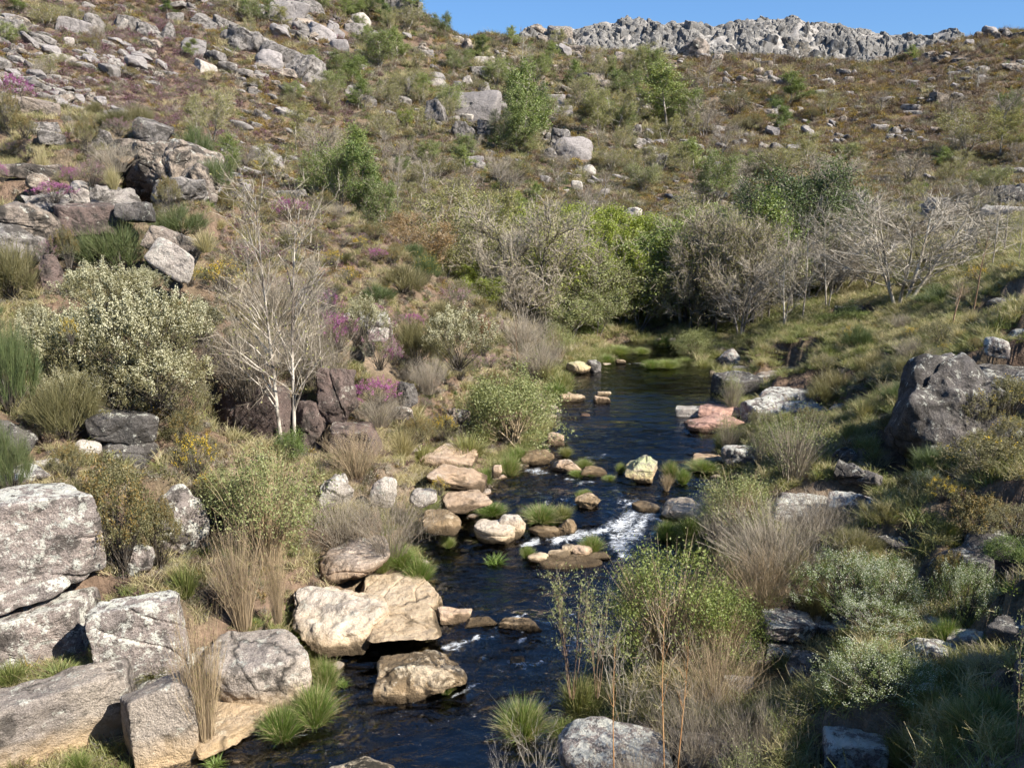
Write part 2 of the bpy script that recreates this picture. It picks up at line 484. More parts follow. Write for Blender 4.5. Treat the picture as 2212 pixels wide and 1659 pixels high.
foam(1060, 1330, 1130, 1342, .05, .6); foam(900, 1480, 990, 1465, .05, .4); foam(1300, 1010, 1350, 1000, .06, .5)
_rf = np.random.default_rng(8)
for _ in range(46):
    zone = _rf.integers(3)
    u_, v_ = [(_rf.uniform(1130, 1400), _rf.uniform(1050, 1200)), (_rf.uniform(930, 1300), _rf.uniform(1330, 1480)), (_rf.uniform(620, 1150), _rf.uniform(1500, 1640))][zone]
    l_ = _rf.uniform(15, 60); an = _rf.uniform(-.5, .35)
    foam(u_, v_, u_ + l_ * math.cos(an), v_ + l_ * math.sin(an), _rf.uniform(.03, .06), _rf.uniform(.45, .75))
def water_material():
    s = NT('clear_stream_water')
    fo = s.n('ShaderNodeAttribute', attribute_name='foam').outputs['Fac']
    co = s.coord('World', (1.0, 1.9, 1.0))
    h = s.noise(co, 1.7, 5, .58, .9)
    calm = s.ramp(s.noise(s.coord('World', (.35, .8, 1)), 1.0, 3), [(.38, .25), (.60, 1.0)])
    flow = s.n('ShaderNodeAttribute', attribute_name='current').outputs['Fac']       # still pool or running water
    nm = s.bump(s.math('MULTIPLY', s.math('MULTIPLY', h, calm), flow), .22, 1.0)
    gl = s.n('ShaderNodeBsdfGlossy'); gl.inputs['Roughness'].default_value = .04; s.l(nm, gl.inputs['Normal'])
    tr = s.n('ShaderNodeBsdfTransparent')
    wdp = s.n('ShaderNodeAttribute', attribute_name='water_depth').outputs['Fac']      # absorption over the way down to the bed
    ab = s.n('ShaderNodeCombineColor')
    for i_, k_ in enumerate((1.35, 1.4, 1.9)): s.l(s.math('POWER', 2.718, s.math('MULTIPLY', wdp, -k_)), ab.inputs[i_])
    s.l(ab.outputs[0], tr.inputs[0])
    fr = s.n('ShaderNodeFresnel'); fr.inputs[0].default_value = 1.85; s.l(nm, fr.inputs['Normal'])
    m = s.n('ShaderNodeMixShader'); s.l(fr.outputs[0], m.inputs[0]); s.l(tr.outputs[0], m.inputs[1]); s.l(gl.outputs[0], m.inputs[2])
    wd = s.n('ShaderNodeBsdfDiffuse'); wd.inputs[0].default_value = (.82, .85, .88, 1)
    n = s.noise(s.coord('World', (1, 1.5, 1)), 4.0, 8, .9, 1.6)
    k_ = s.math('ADD', s.math('MULTIPLY', s.math('MINIMUM', fo, 1.25), .27), n)
    fm = s.ramp(k_, [(.71, 0.0), (.95, 1.0)])
    m2 = s.n('ShaderNodeMixShader'); s.l(fm, m2.inputs[0]); s.l(m.outputs[0], m2.inputs[1]); s.l(wd.outputs[0], m2.inputs[2])
    s.l(m2.outputs[0], s.o.inputs[0])
    return s.m
NWA, NWY = 460, 520
wy = np.exp(np.linspace(math.log(7.0), math.log(48), NWY))
wa = np.linspace(-.62, .36, NWA)
WY, WA = np.meshgrid(wy, wa, indexing='ij')
WX = WY * WA
wsd = poly_sd(WX, WY, RIV)
fo = np.zeros(WX.shape)
wob = n2(WX, WY, .6, 401, 3) * .32; wob2 = n2(WX, WY, .5, 402, 3) * .22
for (x0, y0, x1, y1, w, st) in FOAM:
    dx, dy = x1 - x0, y1 - y0
    tt = np.clip(((WX - x0) * dx + (WY - y0) * dy) / (dx * dx + dy * dy + 1e-9), 0, 1)
    d = np.hypot(WX + wob - x0 - tt * dx, (WY + wob2 - y0 - tt * dy)) / (.55 + .9 * np.sin(np.pi * np.clip(tt, .08, .92)))
    fo = np.maximum(fo, (st * 1.25 if w < .15 else min(st, 1.05)) * np.exp(-(d / w) ** 2 * 1.2))
cur_ = np.interp(WY, [8, 15, 20, 23.5, 26, 29, 34.5, 36], [1.15, 1, 1, 1, .5, .16, .2, 1])
rough_w = .012 * cur_ + .03 * sstep(.4, 0, np.abs(WY - 14)) + .035 * sstep(2.2, 0, np.abs(WY - 18.3)) + .02 * sstep(1.2, 0, np.abs(WY - 23.3)) + .012 * sstep(15, 12, WY)
WZ = zw(WY) + rough_w * fbm(np.stack([WX / .35, WY / .22, WX * 0], -1), 3, 71) * sstep(45, 20, WY) + .03 * fo * (vnoise(np.stack([WX / .12, WY / .12, WX * 0 + 3], -1), 5) + .6)
keep = wsd < .5
idx = -np.ones(WX.size, int)
gf = grid_faces(NWY, NWA)
kf = keep.ravel()[gf].all(1)
gf = gf[kf]
used = np.unique(gf)
idx[used] = np.arange(len(used))
wv = np.stack([WX, WY, WZ], -1).reshape(-1, 3)[used]

# ================================================================== ROCKS
_ICO = {}
def ico(level):
    if level not in _ICO:
        bm = bmesh.new()
        bmesh.ops.create_icosphere(bm, subdivisions=level, radius=1.0)
        bm.verts.ensure_lookup_table()
        v = np.array([x.co[:] for x in bm.verts])
        f = np.array([[w.index for w in q.verts] + [-1] for q in bm.faces])
        bm.free()
        _ICO[level] = (v, f)
    return _ICO[level]

def rock_shape(seed, W, D, H, kind='boulder', level=5, tilt=0.0):
    """vertices of a rock W x D x H metres, bottom near z = 0, front at -y"""
    rg = np.random.default_rng(seed)
    v, f = ico(level)
    half = np.array([W, D, H]) / 2
    if kind == 'block':
        N = np.array([[1, 0, 0], [-1, 0, 0], [0, 1, 0], [0, -1, 0], [0, 0, 1], [0, 0, -1]], float) + rg.normal(0, .09, (6, 3))
        N /= np.linalg.norm(N, axis=1)[:, None]; d = np.full(6, 1.0)
        E = rg.normal(size=(9, 3)); E /= np.linalg.norm(E, axis=1)[:, None]
        e = np.abs(E).sum(1) * rg.uniform(.86, 1.0, 9)
        p, amp = 34, .06
    elif kind == 'slab':
        N = np.array([[1, .2, 0], [-1, .1, 0], [0, 1, 0], [.1, -1, 0], [0, 0, 1], [0, 0, -1]], float) + rg.normal(0, .12, (6, 3))
        N /= np.linalg.norm(N, axis=1)[:, None]; d = np.array([1, 1, 1, 1, .85, 1])
        E = rg.normal(size=(8, 3)); E /= np.linalg.norm(E, axis=1)[:, None]
        e = np.abs(E).sum(1) * rg.uniform(.68, .9, 8)
        p, amp = 16, .065
    elif kind == 'crag':
        N = rg.normal(size=(16, 3)); N /= np.linalg.norm(N, axis=1)[:, None]; d = rg.uniform(.72, 1.05, 16)
        E = np.array([[1, 0, 0], [-1, 0, 0], [0, 1, 0], [0, -1, 0], [0, 0, 1], [0, 0, -1]], float); e = np.full(6, 1.0)
        p, amp = 30, .12
    elif kind == 'peak':
        N = np.array([[1, 0, .4], [-1, -.1, .7], [0, 1, .5], [0, -1, .35], [0, 0, -1]], float) + rg.normal(0, .14, (5, 3))
        N /= np.linalg.norm(N, axis=1)[:, None]; d = np.array([.8, .75, .8, .8, 1.0])
        E = rg.normal(size=(6, 3)); E /= np.linalg.norm(E, axis=1)[:, None]; e = rg.uniform(.72, .95, 6)
        p, amp = 18, .09
    elif kind == 'dome':
        N = np.array([[0, -1, .45], [0, 0, -1], [1, 0, .3], [-1, 0, .3], [0, .2, 1]], float)
        N /= np.linalg.norm(N, axis=1)[:, None]; d = np.array([.62, .8, .9, .95, .95])
        E = rg.normal(size=(7, 3)); E /= np.linalg.norm(E, axis=1)[:, None]; e = rg.uniform(.9, 1.05, 7)
        p, amp = 10, .03
    else:
        n = 13
        N = rg.normal(size=(n, 3)); N /= np.linalg.norm(N, axis=1)[:, None]; d = rg.uniform(.80, 1.02, n)
        E = np.array([[1, 0, 0], [-1, 0, 0], [0, 1, 0], [0, -1, 0], [0, 0, 1], [0, 0, -1.0]]); e = np.array([1, 1, 1, 1, .9, 1.0])
        p, amp = 11, .07
    A = np.concatenate([N, E]); dd = np.concatenate([d, e])
    q = np.maximum(v @ A.T, 1e-4) / dd
    r = 1.0 / (q ** p).sum(1) ** (1.0 / p)
    pts = v * r[:, None]
    pts /= np.abs(pts).max(0) + 1e-9
    pts = pts * half
    m = (W * D * H) ** (1 / 3)
    nrm = v / half; nrm /= np.linalg.norm(nrm, axis=1)[:, None]
    off = rg.uniform(-50, 50, 3)
    disp = fbm(pts / m * 2.0 + off, 3, seed) * amp * 1.0 + fbm(pts / m * 7 + off, 3, seed + 5) * amp * .55
    sn = vnoise(pts / m * np.array([1.5, 1.5, 2.6]) + off, seed + 9) * 3.2
    fl = np.floor(sn); disp += amp * .42 * ((fl + sstep(.35, .65, sn - fl)) / 3.2) * {'boulder': .3, 'dome': .2, 'block': .4}.get(kind, 1.0)
    # cracks along joints
    jd = rg.normal(size=3); jd[2] += 1.5; jd /= np.linalg.norm(jd)
    ph = (pts @ jd) / m * 2.4 + .35 * vnoise(pts / m * 1.5 + off, 3)
    cr = np.abs(ph - np.round(ph))
    msk = vnoise(pts / m * 1.3 + off * .5, 9) > 0
    if level >= 5: disp -= np.where(msk, np.exp(-(cr / .035) ** 2) * amp * .55, 0)
    pts = pts + nrm * (disp * m)[:, None]
    if tilt:
        c_, s_ = math.cos(tilt), math.sin(tilt)
        pts = np.stack([pts[:, 0] * c_ + pts[:, 2] * s_, pts[:, 1], -pts[:, 0] * s_ + pts[:, 2] * c_], 1)
    pts[:, 2] += H / 2
    return pts, f

def fit_ground(x, y, W, D, zb):
    """the soil in front of and under a rock lies at its foot"""
    global Z
    fy = math.atan2(x, y)
    j = np.nonzero((Y_GRID > y - D - 2.5 - W) & (Y_GRID < y + D + 1))[0]
    if len(j) == 0: return
    sl = slice(j[0], j[-1] + 1)
    dx = XX[sl] - x; dy = YY[sl] - y
    rx = dx * math.cos(fy) - dy * math.sin(fy); ry = dx * math.sin(fy) + dy * math.cos(fy)
    wgt = sstep(W * .5 + .45, W * .5 - .05, np.abs(rx)) * sstep(-D * .5 - 1.1 - W * .5, -D * .5 - .1 - W * .15, ry) * sstep(D * .45, D * .25, ry)
    cur = Z[sl]
    tgt = np.where(cur > zb, zb, np.where(cur > zb - .7, np.minimum(zb, cur + .5) - .05, cur))
    tgt = np.where((tgt > cur) & (sd[sl] < .5), cur, tgt)
    Z[sl] = cur * (1 - wgt) + tgt * wgt

FOOT = []    # footprints (x, y, rx, ry, yaw) kept clear of ground cover
NROCK = [0]
def rock(box, kind, mat, label, Y=None, dr=.75, yaw=None, sink=.16, level=5, tilt=0.0, water=False, name='boulder', group=None, cat='boulder', seed=None, top=None):
    """box = (u0, v0, u1, v1) the part of the picture it fills, from which its real size follows at the spot where it stands"""
    u0, v0, u1, v1 = box
    NROCK[0] += 1
    seed = seed if seed is not None else 100 + NROCK[0] * 7
    rg = np.random.default_rng(seed + 1)
    uc = (u0 + u1) / 2
    if Y is not None:
        g = P(uc, v1, Y)
    elif water:
        g = on_water(uc, v1)
    else:
        g = hit(uc, min(v1, 1900))
    d = ray(uc, (v0 + v1) / 2)
    dist = g[1] / d[1] / 1.0          # distance along the view axis
    W = (u1 - u0) / F * dist
    el = math.atan2(CAM_H - g[2], g[1])
    D = max(W * dr, .05)
    hv = (v1 - v0) / F * dist
    H = max((hv - D * .8 * abs(math.sin(el))) / max(math.cos(el), .3), W * .16)
    H2 = H * (1 + sink)
    if yaw is None: yaw = rg.uniform(-.25, .25)
    pts, f = rock_shape(seed, W * 1.0, D, H2, kind, level, tilt)
    pts[:, 2] -= H2 * sink
    me = mesh_from(name, pts, f, mat, smooth='rock')
    o = link(name, me)
    fy = math.atan2(g[0], g[1])
    o.location = (g[0] + math.sin(fy) * D * .42, g[1] + math.cos(fy) * D * .42, g[2] if not (water) else g[2])
    o.rotation_euler = (0, 0, -fy + yaw)
    tag(o, label, cat, group)
    FOOT.append((o.location.x, o.location.y, W * .50, D * .50, -fy + yaw))
    if Y is not None and g[1] < 50: fit_ground(o.location.x, o.location.y, W, D, g[2])
    return o

M_LICHEN = rock_mat('lichen_granite', (.27, .225, .20), (.16, .14, .13), .74, .42, lic_col=(.60, .59, .55), speck=.65)
M_LICHEN2 = rock_mat('ledge_granite', (.36, .31, .26), (.23, .20, .18), .45, .38, tan=(.42, .30, .17), speck=.6, streak=.15)
M_RIVER = rock_mat('river_washed_granite', (.50, .44, .37), (.36, .31, .265), .45, .25, wet=True, tan=(.42, .30, .17), speck=.45, streak=.35)
M_PINK = rock_mat('pink_river_granite', (.50, .42, .35), (.39, .31, .26), .40, .18, wet=True, tan=(.40, .27, .16), speck=.4, streak=.5)
M_RED = rock_mat('red_river_granite', (.44, .27, .21), (.35, .21, .165), .25, .2, wet=True, speck=.35, streak=.6)
M_STAIN = rock_mat('black_stained_river_granite', (.50, .42, .30), (.38, .31, .23), .2, .78, dark_col=(.035, .03, .022), wet=True, tan=(.30, .21, .12), speck=.45)
M_GREEN = rock_mat('green_lichen_granite', (.42, .38, .31), (.30, .27, .22), .85, .22, lic_col=(.50, .55, .22), wet=True, tan=(.42, .28, .15), speck=.45, streak=.6)
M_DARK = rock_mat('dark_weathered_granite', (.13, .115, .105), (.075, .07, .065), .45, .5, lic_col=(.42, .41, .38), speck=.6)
M_BROWN = rock_mat('brown_granite', (.16, .115, .10), (.09, .07, .062), .42, .4, lic_col=(.32, .27, .24), speck=.5)  # brown granite tone with dull lichen, mottled by noise
M_WARM = rock_mat('warm_crag_granite', (.29, .235, .185), (.18, .15, .13), .45, .55, tan=None, speck=.55)
M_HILL = rock_mat('hillside_granite', (.25, .225, .205), (.16, .145, .135), .4, .5, lic_col=(.38, .365, .335), speck=.4, crack=.5)
M_SLABH = rock_mat('smooth_hillside_granite', (.27, .245, .235), (.22, .20, .19), .15, .14, lic_col=(.40, .39, .36), speck=.25, streak=.4)
M_PALE = rock_mat('pale_granite', (.42, .38, .33), (.30, .26, .23), .5, .30, speck=.4)  # the stone's own pale tone, mottled by noise

R = rock
# --- the lichen covered blocks at the left
R((-170, 1045, 224, 1288), 'block', M_LICHEN, 'huge lichen-blotched granite block at the left edge, on top of the stacked blocks', Y=11.9, dr=.32, level=6, yaw=.03, sink=.05, seed=11, name='granite_block')
R((-120, 1272, 146, 1318), 'slab', M_LICHEN, 'thin grey slab wedged under the huge lichen-blotched block', Y=11.7, dr=.6, yaw=.02, seed=12, name='rock_slab', cat='rock slab')
R((-200, 1290, 234, 1450), 'block', M_LICHEN, 'speckled brown-grey block below the thin wedged slab at the left edge', Y=11.5, dr=.28, level=6, yaw=.02, sink=.3, seed=13, name='granite_block')
R((206, 1262, 412, 1462), 'block', M_LICHEN, 'grey square-faced block standing right of the grassy vertical crack', Y=11.6, dr=.42, level=6, yaw=-.02, sink=.25, seed=18, name='granite_block')
R((-260, 1462, 335, 1670), 'block', M_LICHEN2, 'long ledge of grey granite tan at the foot, lowest at the left corner', Y=10.25, dr=.2, level=6, yaw=.05, sink=.3, seed=15, name='granite_ledge', cat='rock ledge')
R((278, 1430, 438, 1648), 'block', M_LICHEN2, 'tan-stained block right of the straight black crack at the waterside', Y=10.5, dr=.7, level=5, yaw=-.03, sink=.3, seed=17, name='granite_block')
R((452, 1345, 690, 1545), 'slab', M_LICHEN2, 'sloping grey slab with tan underside between the cane clump and the dark pool', Y=11.6, dr=0.8, level=6, yaw=-.12, sink=.1, tilt=-.06, seed=19, name='rock_slab', cat='rock slab')
R((395, 1500, 600, 1606), 'slab', M_LICHEN2, 'low flat slab at the waterline behind the two round green tussocks', Y=10.9, dr=0.8, yaw=.35, seed=20, name='rock_slab', cat='rock slab')
R((268, 1168, 342, 1245), 'boulder', M_LICHEN, 'small rounded lichen boulder under the big brown gorse bush', Y=13.1, dr=.8, seed=21)
R((335, 1040, 455, 1200), 'crag', M_LICHEN, 'pinkish grey outcrop between the brown gorse and the pale green willow', Y=14.6, dr=.6, seed=22, name='rock_outcrop', cat='outcrop')
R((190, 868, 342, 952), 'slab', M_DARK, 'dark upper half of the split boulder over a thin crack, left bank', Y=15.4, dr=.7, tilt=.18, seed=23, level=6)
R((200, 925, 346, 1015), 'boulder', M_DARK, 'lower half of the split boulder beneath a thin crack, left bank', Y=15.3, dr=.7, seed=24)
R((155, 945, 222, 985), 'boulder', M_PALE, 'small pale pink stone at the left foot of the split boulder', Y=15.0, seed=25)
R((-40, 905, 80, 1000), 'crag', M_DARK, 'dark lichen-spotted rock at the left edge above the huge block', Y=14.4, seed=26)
R((-20, 1000, 100, 1050), 'slab', M_LICHEN, 'grey slab with pale patches just behind the top of the huge block', Y=13.2, dr=.9, seed=27, name='rock_slab', cat='rock slab')
R((70, 985, 125, 1012), 'boulder', M_PALE, 'small white-topped stone left of the split boulder', Y=14.3, seed=28)
# --- the brown bluff behind the birch
R((478, 815, 640, 985), 'block', M_BROWN, 'dark brown rock face just left of the birch trunk', Y=19.3, dr=.6, level=6, yaw=-.5, sink=.1, seed=31, name='rock_outcrop', cat='rock face')
R((640, 860, 700, 990), 'crag', M_BROWN, 'brown rock wall just right of the birch trunk', Y=19.4, dr=.8, yaw=.1, seed=32, name='rock_outcrop', cat='rock face')
R((690, 775, 775, 915), 'crag', M_BROWN, 'pink-stained square block of the bluff beside the birch crown', Y=19.6, dr=.8, seed=33, name='granite_block')
R((700, 905, 828, 985), 'block', M_BROWN, 'dark lowest block of the bluff below the purple heather', Y=18.8, dr=.7, seed=34, name='granite_block')
R((740, 660, 858, 722), 'slab', M_LICHEN, 'grey overhanging slab above a white ledge on the left bank', Y=23, dr=.8, yaw=-.3, tilt=.1, seed=35, name='rock_slab', cat='rock slab')
R((790, 705, 845, 735), 'slab', M_PALE, 'white ledge under the grey overhanging slab', Y=22.6, dr=.8, seed=36, name='rock_slab', cat='rock slab')
R((860, 822, 902, 875), 'crag', M_DARK, 'small grey outcrop with black overhang left of the round willow', Y=21.4, seed=37, name='rock_outcrop', cat='outcrop')
R((848, 870, 895, 915), 'crag', M_WARM, 'cracked rock directly under the small grey outcrop with black overhang', Y=21.1, seed=38, name='rock_outcrop', cat='outcrop')
R((960, 880, 1015, 930), 'crag', M_WARM, 'broken lichen rock half hidden at the left side of the round willow', Y=22.6, seed=39, name='rock_outcrop', cat='outcrop')
# --- shore slabs of the left bank
R((688, 1018, 772, 1092), 'crag', M_PALE, 'white angular boulder at the head of the grassy left shore', Y=16.8, dr=.7, seed=41)
R((800, 1022, 862, 1092), 'boulder', M_PALE, 'upright pale boulder right of the white angular boulder', Y=16.9, dr=.6, seed=42)
R((880, 1052, 945, 1096), 'boulder', M_PALE, 'cream boulder beside a small yellow broom on the left shore', Y=17.2, seed=43)
R((918, 958, 1045, 1012), 'slab', M_PINK, 'long pink slab sloping to the water, upper of the shore slabs', Y=20.4, dr=0.9, yaw=-.35, tilt=.16, seed=44, name='rock_slab', cat='rock slab')
R((925, 1008, 1058, 1058), 'slab', M_PINK, 'long pink slab sloping to the water, below the upper shore slab', Y=18.9, dr=0.8, yaw=-.3, tilt=.14, seed=45, name='rock_slab', cat='rock slab')
R((1062, 1000, 1085, 1030), 'boulder', M_PINK, 'small pink stone between two tussocks at the left water edge', Y=19.9, seed=46)
R((940, 1055, 1060, 1106), 'slab', M_PINK, 'flat angular pink slab jutting into the brown pool', Y=17.8, dr=0.9, yaw=.15, tilt=-.06, seed=47, name='rock_slab', cat='rock slab')
R((915, 1095, 1000, 1152), 'boulder', M_STAIN, 'mossy tan boulder by the water below the flat pink slab', Y=16.9, dr=1.1, seed=48)
R((1180, 930, 1222, 962), 'slab', M_PINK, 'pink slab tip poking out right of the round willow', water=True, seed=49, name='rock_slab', cat='rock slab')
R((1120, 968, 1198, 1005), 'slab', M_STAIN, 'wet brown rock under the round willow', water=True, dr=.7, seed=50, name='rock_slab', cat='rock slab')
R((686, 1155, 848, 1262), 'boulder', M_PINK, 'big rounded pink boulder behind the cracked pale slabs', Y=14.9, dr=1.0, level=6, seed=51, sink=.1)
R((765, 1234, 955, 1335), 'slab', M_RIVER, 'pale top slab of the cracked rock platform', Y=14.3, dr=1.15, level=6, yaw=.1, seed=52, name='rock_slab', cat='rock slab')
R((640, 1252, 848, 1396), 'crag', M_RIVER, 'broad left slab of the cracked rock platform', Y=13.2, dr=1.0, level=6, yaw=.05, seed=53, name='rock_slab', cat='rock slab')
R((790, 1292, 962, 1394), 'slab', M_RIVER, 'lower right slab of the cracked rock platform', Y=13.15, dr=1.15, level=6, yaw=-.1, seed=54, name='rock_slab', cat='rock slab')
R((942, 1303, 1022, 1347), 'slab', M_PINK, 'wedge-shaped pink stone at the right end of the cracked platform', water=True, dr=.6, seed=55, tilt=.15)
R((1000, 1336, 1075, 1354), 'slab', M_STAIN, 'wet flat ledge barely above the water right of the pink wedge stone', water=True, dr=.5, seed=56, name='rock_slab', cat='rock slab')
R((1066, 1337, 1172, 1362), 'slab', M_STAIN, 'wet flat ledge with a brown knob at its right end', water=True, dr=.35, seed=57, name='rock_slab', cat='rock slab')
R((1095, 1420, 1135, 1434), 'slab', M_STAIN, 'small brown stone washed by the lower riffle', water=True, seed=58)
# --- boulders in the stream
R((818, 1382, 1012, 1505), 'crag', M_STAIN, 'large tan boulder with black stains standing midstream', water=True, dr=.75, level=6, seed=70, sink=.2)
R((650, 1618, 880, 1800), 'boulder', M_STAIN, 'pale boulder cut off by the bottom edge, in the stream', Y=9.6, dr=.7, level=6, seed=61, sink=.3)
R((1022, 1112, 1120, 1180), 'boulder', M_RIVER, 'big tan boulder with a wet foot left of the white rapid', water=True, dr=.8, level=5, seed=62)
R((1072, 1098, 1138, 1165), 'boulder', M_RIVER, 'grey-capped boulder leaning on the big tan boulder', water=True, dr=.8, seed=63)
R((1198, 1112, 1254, 1158), 'peak', M_STAIN, 'brown pointed rock at the left edge of the white rapid', water=True, seed=64)
R((1136, 1128, 1205, 1160), 'boulder', M_STAIN, 'low brown rock between the grey-capped boulder and the pointed rock', water=True, seed=65)
R((1140, 1190, 1186, 1218), 'boulder', M_RIVER, 'leftmost small stone of the low row below the rapid', water=True, seed=66, level=4)
R((1182, 1184, 1232, 1212), 'boulder', M_RIVER, 'second small stone from the left of the low row below the rapid', water=True, seed=67, level=4)
R((1212, 1170, 1248, 1202), 'boulder', M_RIVER, 'dark-topped small stone standing highest in the low row below the rapid', water=True, seed=68, level=4)
R((1230, 1170, 1282, 1206), 'boulder', M_PINK, 'smooth tan hump of the low row below the rapid', water=True, seed=69, level=5)
R((1268, 1192, 1318, 1210), 'slab', M_RIVER, 'rightmost flat stone of the low row below the rapid', water=True, seed=75, level=4)
R((1150, 1205, 1300, 1226), 'slab', M_STAIN, 'wet shelf just under the low row of stones', water=True, dr=.4, seed=76, sink=.7, name='rock_slab', cat='rock slab')
R((1240, 1064, 1296, 1100), 'crag', M_STAIN, 'small dark mossy rock above the rapid', water=True, seed=77)
R((1180, 978, 1252, 1024), 'peak', M_PINK, 'smooth tan wedge boulder beside the small upper fall', water=True, seed=78, level=6, tilt=-.25, dr=.8)
R((1252, 1004, 1316, 1030), 'slab', M_STAIN, 'low brown rock among tufts right of the tan wedge boulder', water=True, seed=79, tilt=.12)
R((1342, 976, 1432, 1048), 'peak', M_GREEN, 'pointed striped boulder with yellow-green lichen on its tip', water=True, seed=84, level=6, tilt=.22, dr=.8)
R((1362, 1078, 1422, 1108), 'boulder', M_STAIN, 'dark brown rock left of the smooth tan boulder by the rapid', water=True, seed=81)
R((1418, 1066, 1530, 1132), 'boulder', M_RIVER, 'smooth broad tan boulder right of the rapid', dr=0.95, water=True, seed=82, level=6)
R((1204, 848, 1264, 868), 'slab', M_RIVER, 'flat oblong stone in the calm pool near the left bank', water=True, seed=83, dr=.5)
R((1286, 843, 1320, 860), 'slab', M_RIVER, 'upper one of two stacked stones in the calm pool', water=True, seed=85, sink=-.2, dr=.5)
R((1278, 853, 1318, 870), 'slab', M_PINK, 'lower one of two stacked stones in the calm pool', water=True, seed=86, dr=.5)
R((1222, 778, 1278, 808), 'boulder', M_GREEN, 'green-lichened boulder at the head of the calm pool', water=True, seed=87)
R((1266, 772, 1298, 804), 'boulder', M_HILL, 'grey stone touching the green-lichened boulder', water=True, seed=88)
R((1308, 743, 1362, 770), 'boulder', M_GREEN, 'green-topped boulder among far tussocks upstream', Y=36.3, seed=89)
R((1418, 755, 1490, 784), 'slab', M_HILL, 'long grey boulder on the far right of the upstream bend', Y=35.2, seed=90, tilt=-.15, dr=.5)
R((1330, 775, 1352, 786), 'boulder', M_RIVER, 'small stone in the far riffle', water=True, seed=91, level=4)
R((1382, 742, 1420, 757), 'boulder', M_HILL, 'low grey rock at the very top of the visible stream', Y=38, seed=92, level=4)
R((1458, 874, 1525, 900), 'block', M_PALE, 'cream oblong block at the left end of the red slabs', water=True, seed=93, dr=.5, yaw=0)
R((1500, 870, 1600, 905), 'slab', M_RED, 'upper red granite slab beside the cream block', water=True, seed=94, dr=.5, yaw=.2)
R((1465, 893, 1600, 932), 'slab', M_RED, 'lower red granite slab running down into the pool', water=True, seed=95, dr=0.6, yaw=.35, tilt=-.18)
R((1252, 893, 1275, 899), 'slab', M_RED, 'tiny reddish stone awash in the calm pool', water=True, seed=96, level=4)
# --- right bank rocks
R((1545, 745, 1602, 800), 'peak', M_LICHEN, 'grey triangular boulder at the right bank of the calm pool', Y=32.5, seed=101)
R((1538, 800, 1640, 858), 'block', M_DARK, 'square rock with black left face over the calm pool', Y=27.5, seed=102, yaw=.5, dr=.9, level=6, name='granite_block')
R((1625, 795, 1725, 832), 'slab', M_WARM, 'flat tan slab behind the rock with the black left face', Y=28.6, seed=103, name='rock_slab', cat='rock slab')
R((1580, 787, 1622, 806), 'boulder', M_HILL, 'grey cobble on the bank left of the flat tan slab', Y=30.6, seed=104, level=4)
R((1662, 788, 1706, 806), 'boulder', M_HILL, 'grey stone on the bank beyond the flat tan slab', Y=30.6, seed=105, level=4)
R((1700, 790, 1755, 815), 'slab', M_HILL, 'mottled low boulder at the foot of the path', Y=30, seed=106, level=4)
R((1600, 850, 1702, 942), 'block', M_LICHEN, 'large grey-white block with dark narrow left side, right of the red slabs', Y=24.2, seed=107, yaw=.4, dr=.9, level=5, name='granite_block')
R((1640, 832, 1780, 872), 'slab', M_LICHEN, 'wide flat slab on top of the large grey-white block', Y=25.4, seed=108, dr=0.8, name='rock_slab', cat='rock slab')
R((1680, 862, 1782, 900), 'slab', M_LICHEN, 'thick slab right of the large grey-white block', dr=0.9, Y=24, seed=109, yaw=.2, name='rock_slab', cat='rock slab')
R((1700, 895, 1790, 930), 'boulder', M_LICHEN, 'low lichen rock below the thick slab', Y=22.8, seed=110)
R((1790, 868, 1852, 898), 'slab', M_HILL, 'flat blue-grey stone lying in the grass of the right bank', Y=22.5, seed=111, name='rock_slab', cat='rock slab')
R((1866, 855, 1908, 874), 'slab', M_PALE, 'small white-topped slab just left of the big dark boulder', Y=22.2, seed=112, level=4, name='rock_slab', cat='rock slab')
R((1810, 845, 1840, 854), 'slab', M_PALE, 'small pale stone in the grass behind the flat blue-grey stone', Y=24.6, seed=113, level=4)
R((1876, 820, 1905, 838), 'boulder', M_PALE, 'pale stone in the grass above the small white-topped slab', Y=24.8, seed=114, level=4)
R((1556, 953, 1644, 1010), 'boulder', M_LICHEN, 'rounded grey-white rock low on the right shore', Y=20.8, seed=115, level=5)
R((1490, 980, 1572, 1004), 'slab', M_PINK, 'thin ledge at the water left of the rounded grey-white rock', water=True, seed=116, name='rock_slab', cat='rock slab', dr=.5)
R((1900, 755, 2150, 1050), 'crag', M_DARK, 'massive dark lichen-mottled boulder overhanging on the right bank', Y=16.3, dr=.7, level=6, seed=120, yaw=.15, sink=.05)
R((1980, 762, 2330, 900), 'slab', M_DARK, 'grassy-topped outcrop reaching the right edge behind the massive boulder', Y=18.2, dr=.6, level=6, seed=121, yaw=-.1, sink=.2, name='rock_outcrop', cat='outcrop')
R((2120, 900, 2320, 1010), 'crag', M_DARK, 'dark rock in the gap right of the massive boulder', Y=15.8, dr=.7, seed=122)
R((2122, 722, 2176, 768), 'boulder', M_LICHEN, 'rounded lichen boulder standing on the outcrop near the right edge', Y=19.2, seed=123)
R((2172, 705, 2240, 745), 'boulder', M_LICHEN, 'lichen boulder cut by the right edge above the outcrop', Y=20.5, seed=124)
R((2100, 632, 2330, 715), 'block', M_DARK, 'long overhanging rock band with black hollows by the right edge', Y=24.5, dr=.4, level=5, seed=125, yaw=-.05, sink=.2, name='rock_outcrop', cat='outcrop')
R((1800, 650, 1875, 710), 'crag', M_DARK, 'dark cave-like rock left of the pale spreading tree', Y=34.5, seed=126, name='rock_outcrop', cat='outcrop')
R((1795, 960, 1850, 1010), 'crag', M_DARK, 'boulder in the black shade left of the massive boulder', Y=17.2, seed=127)
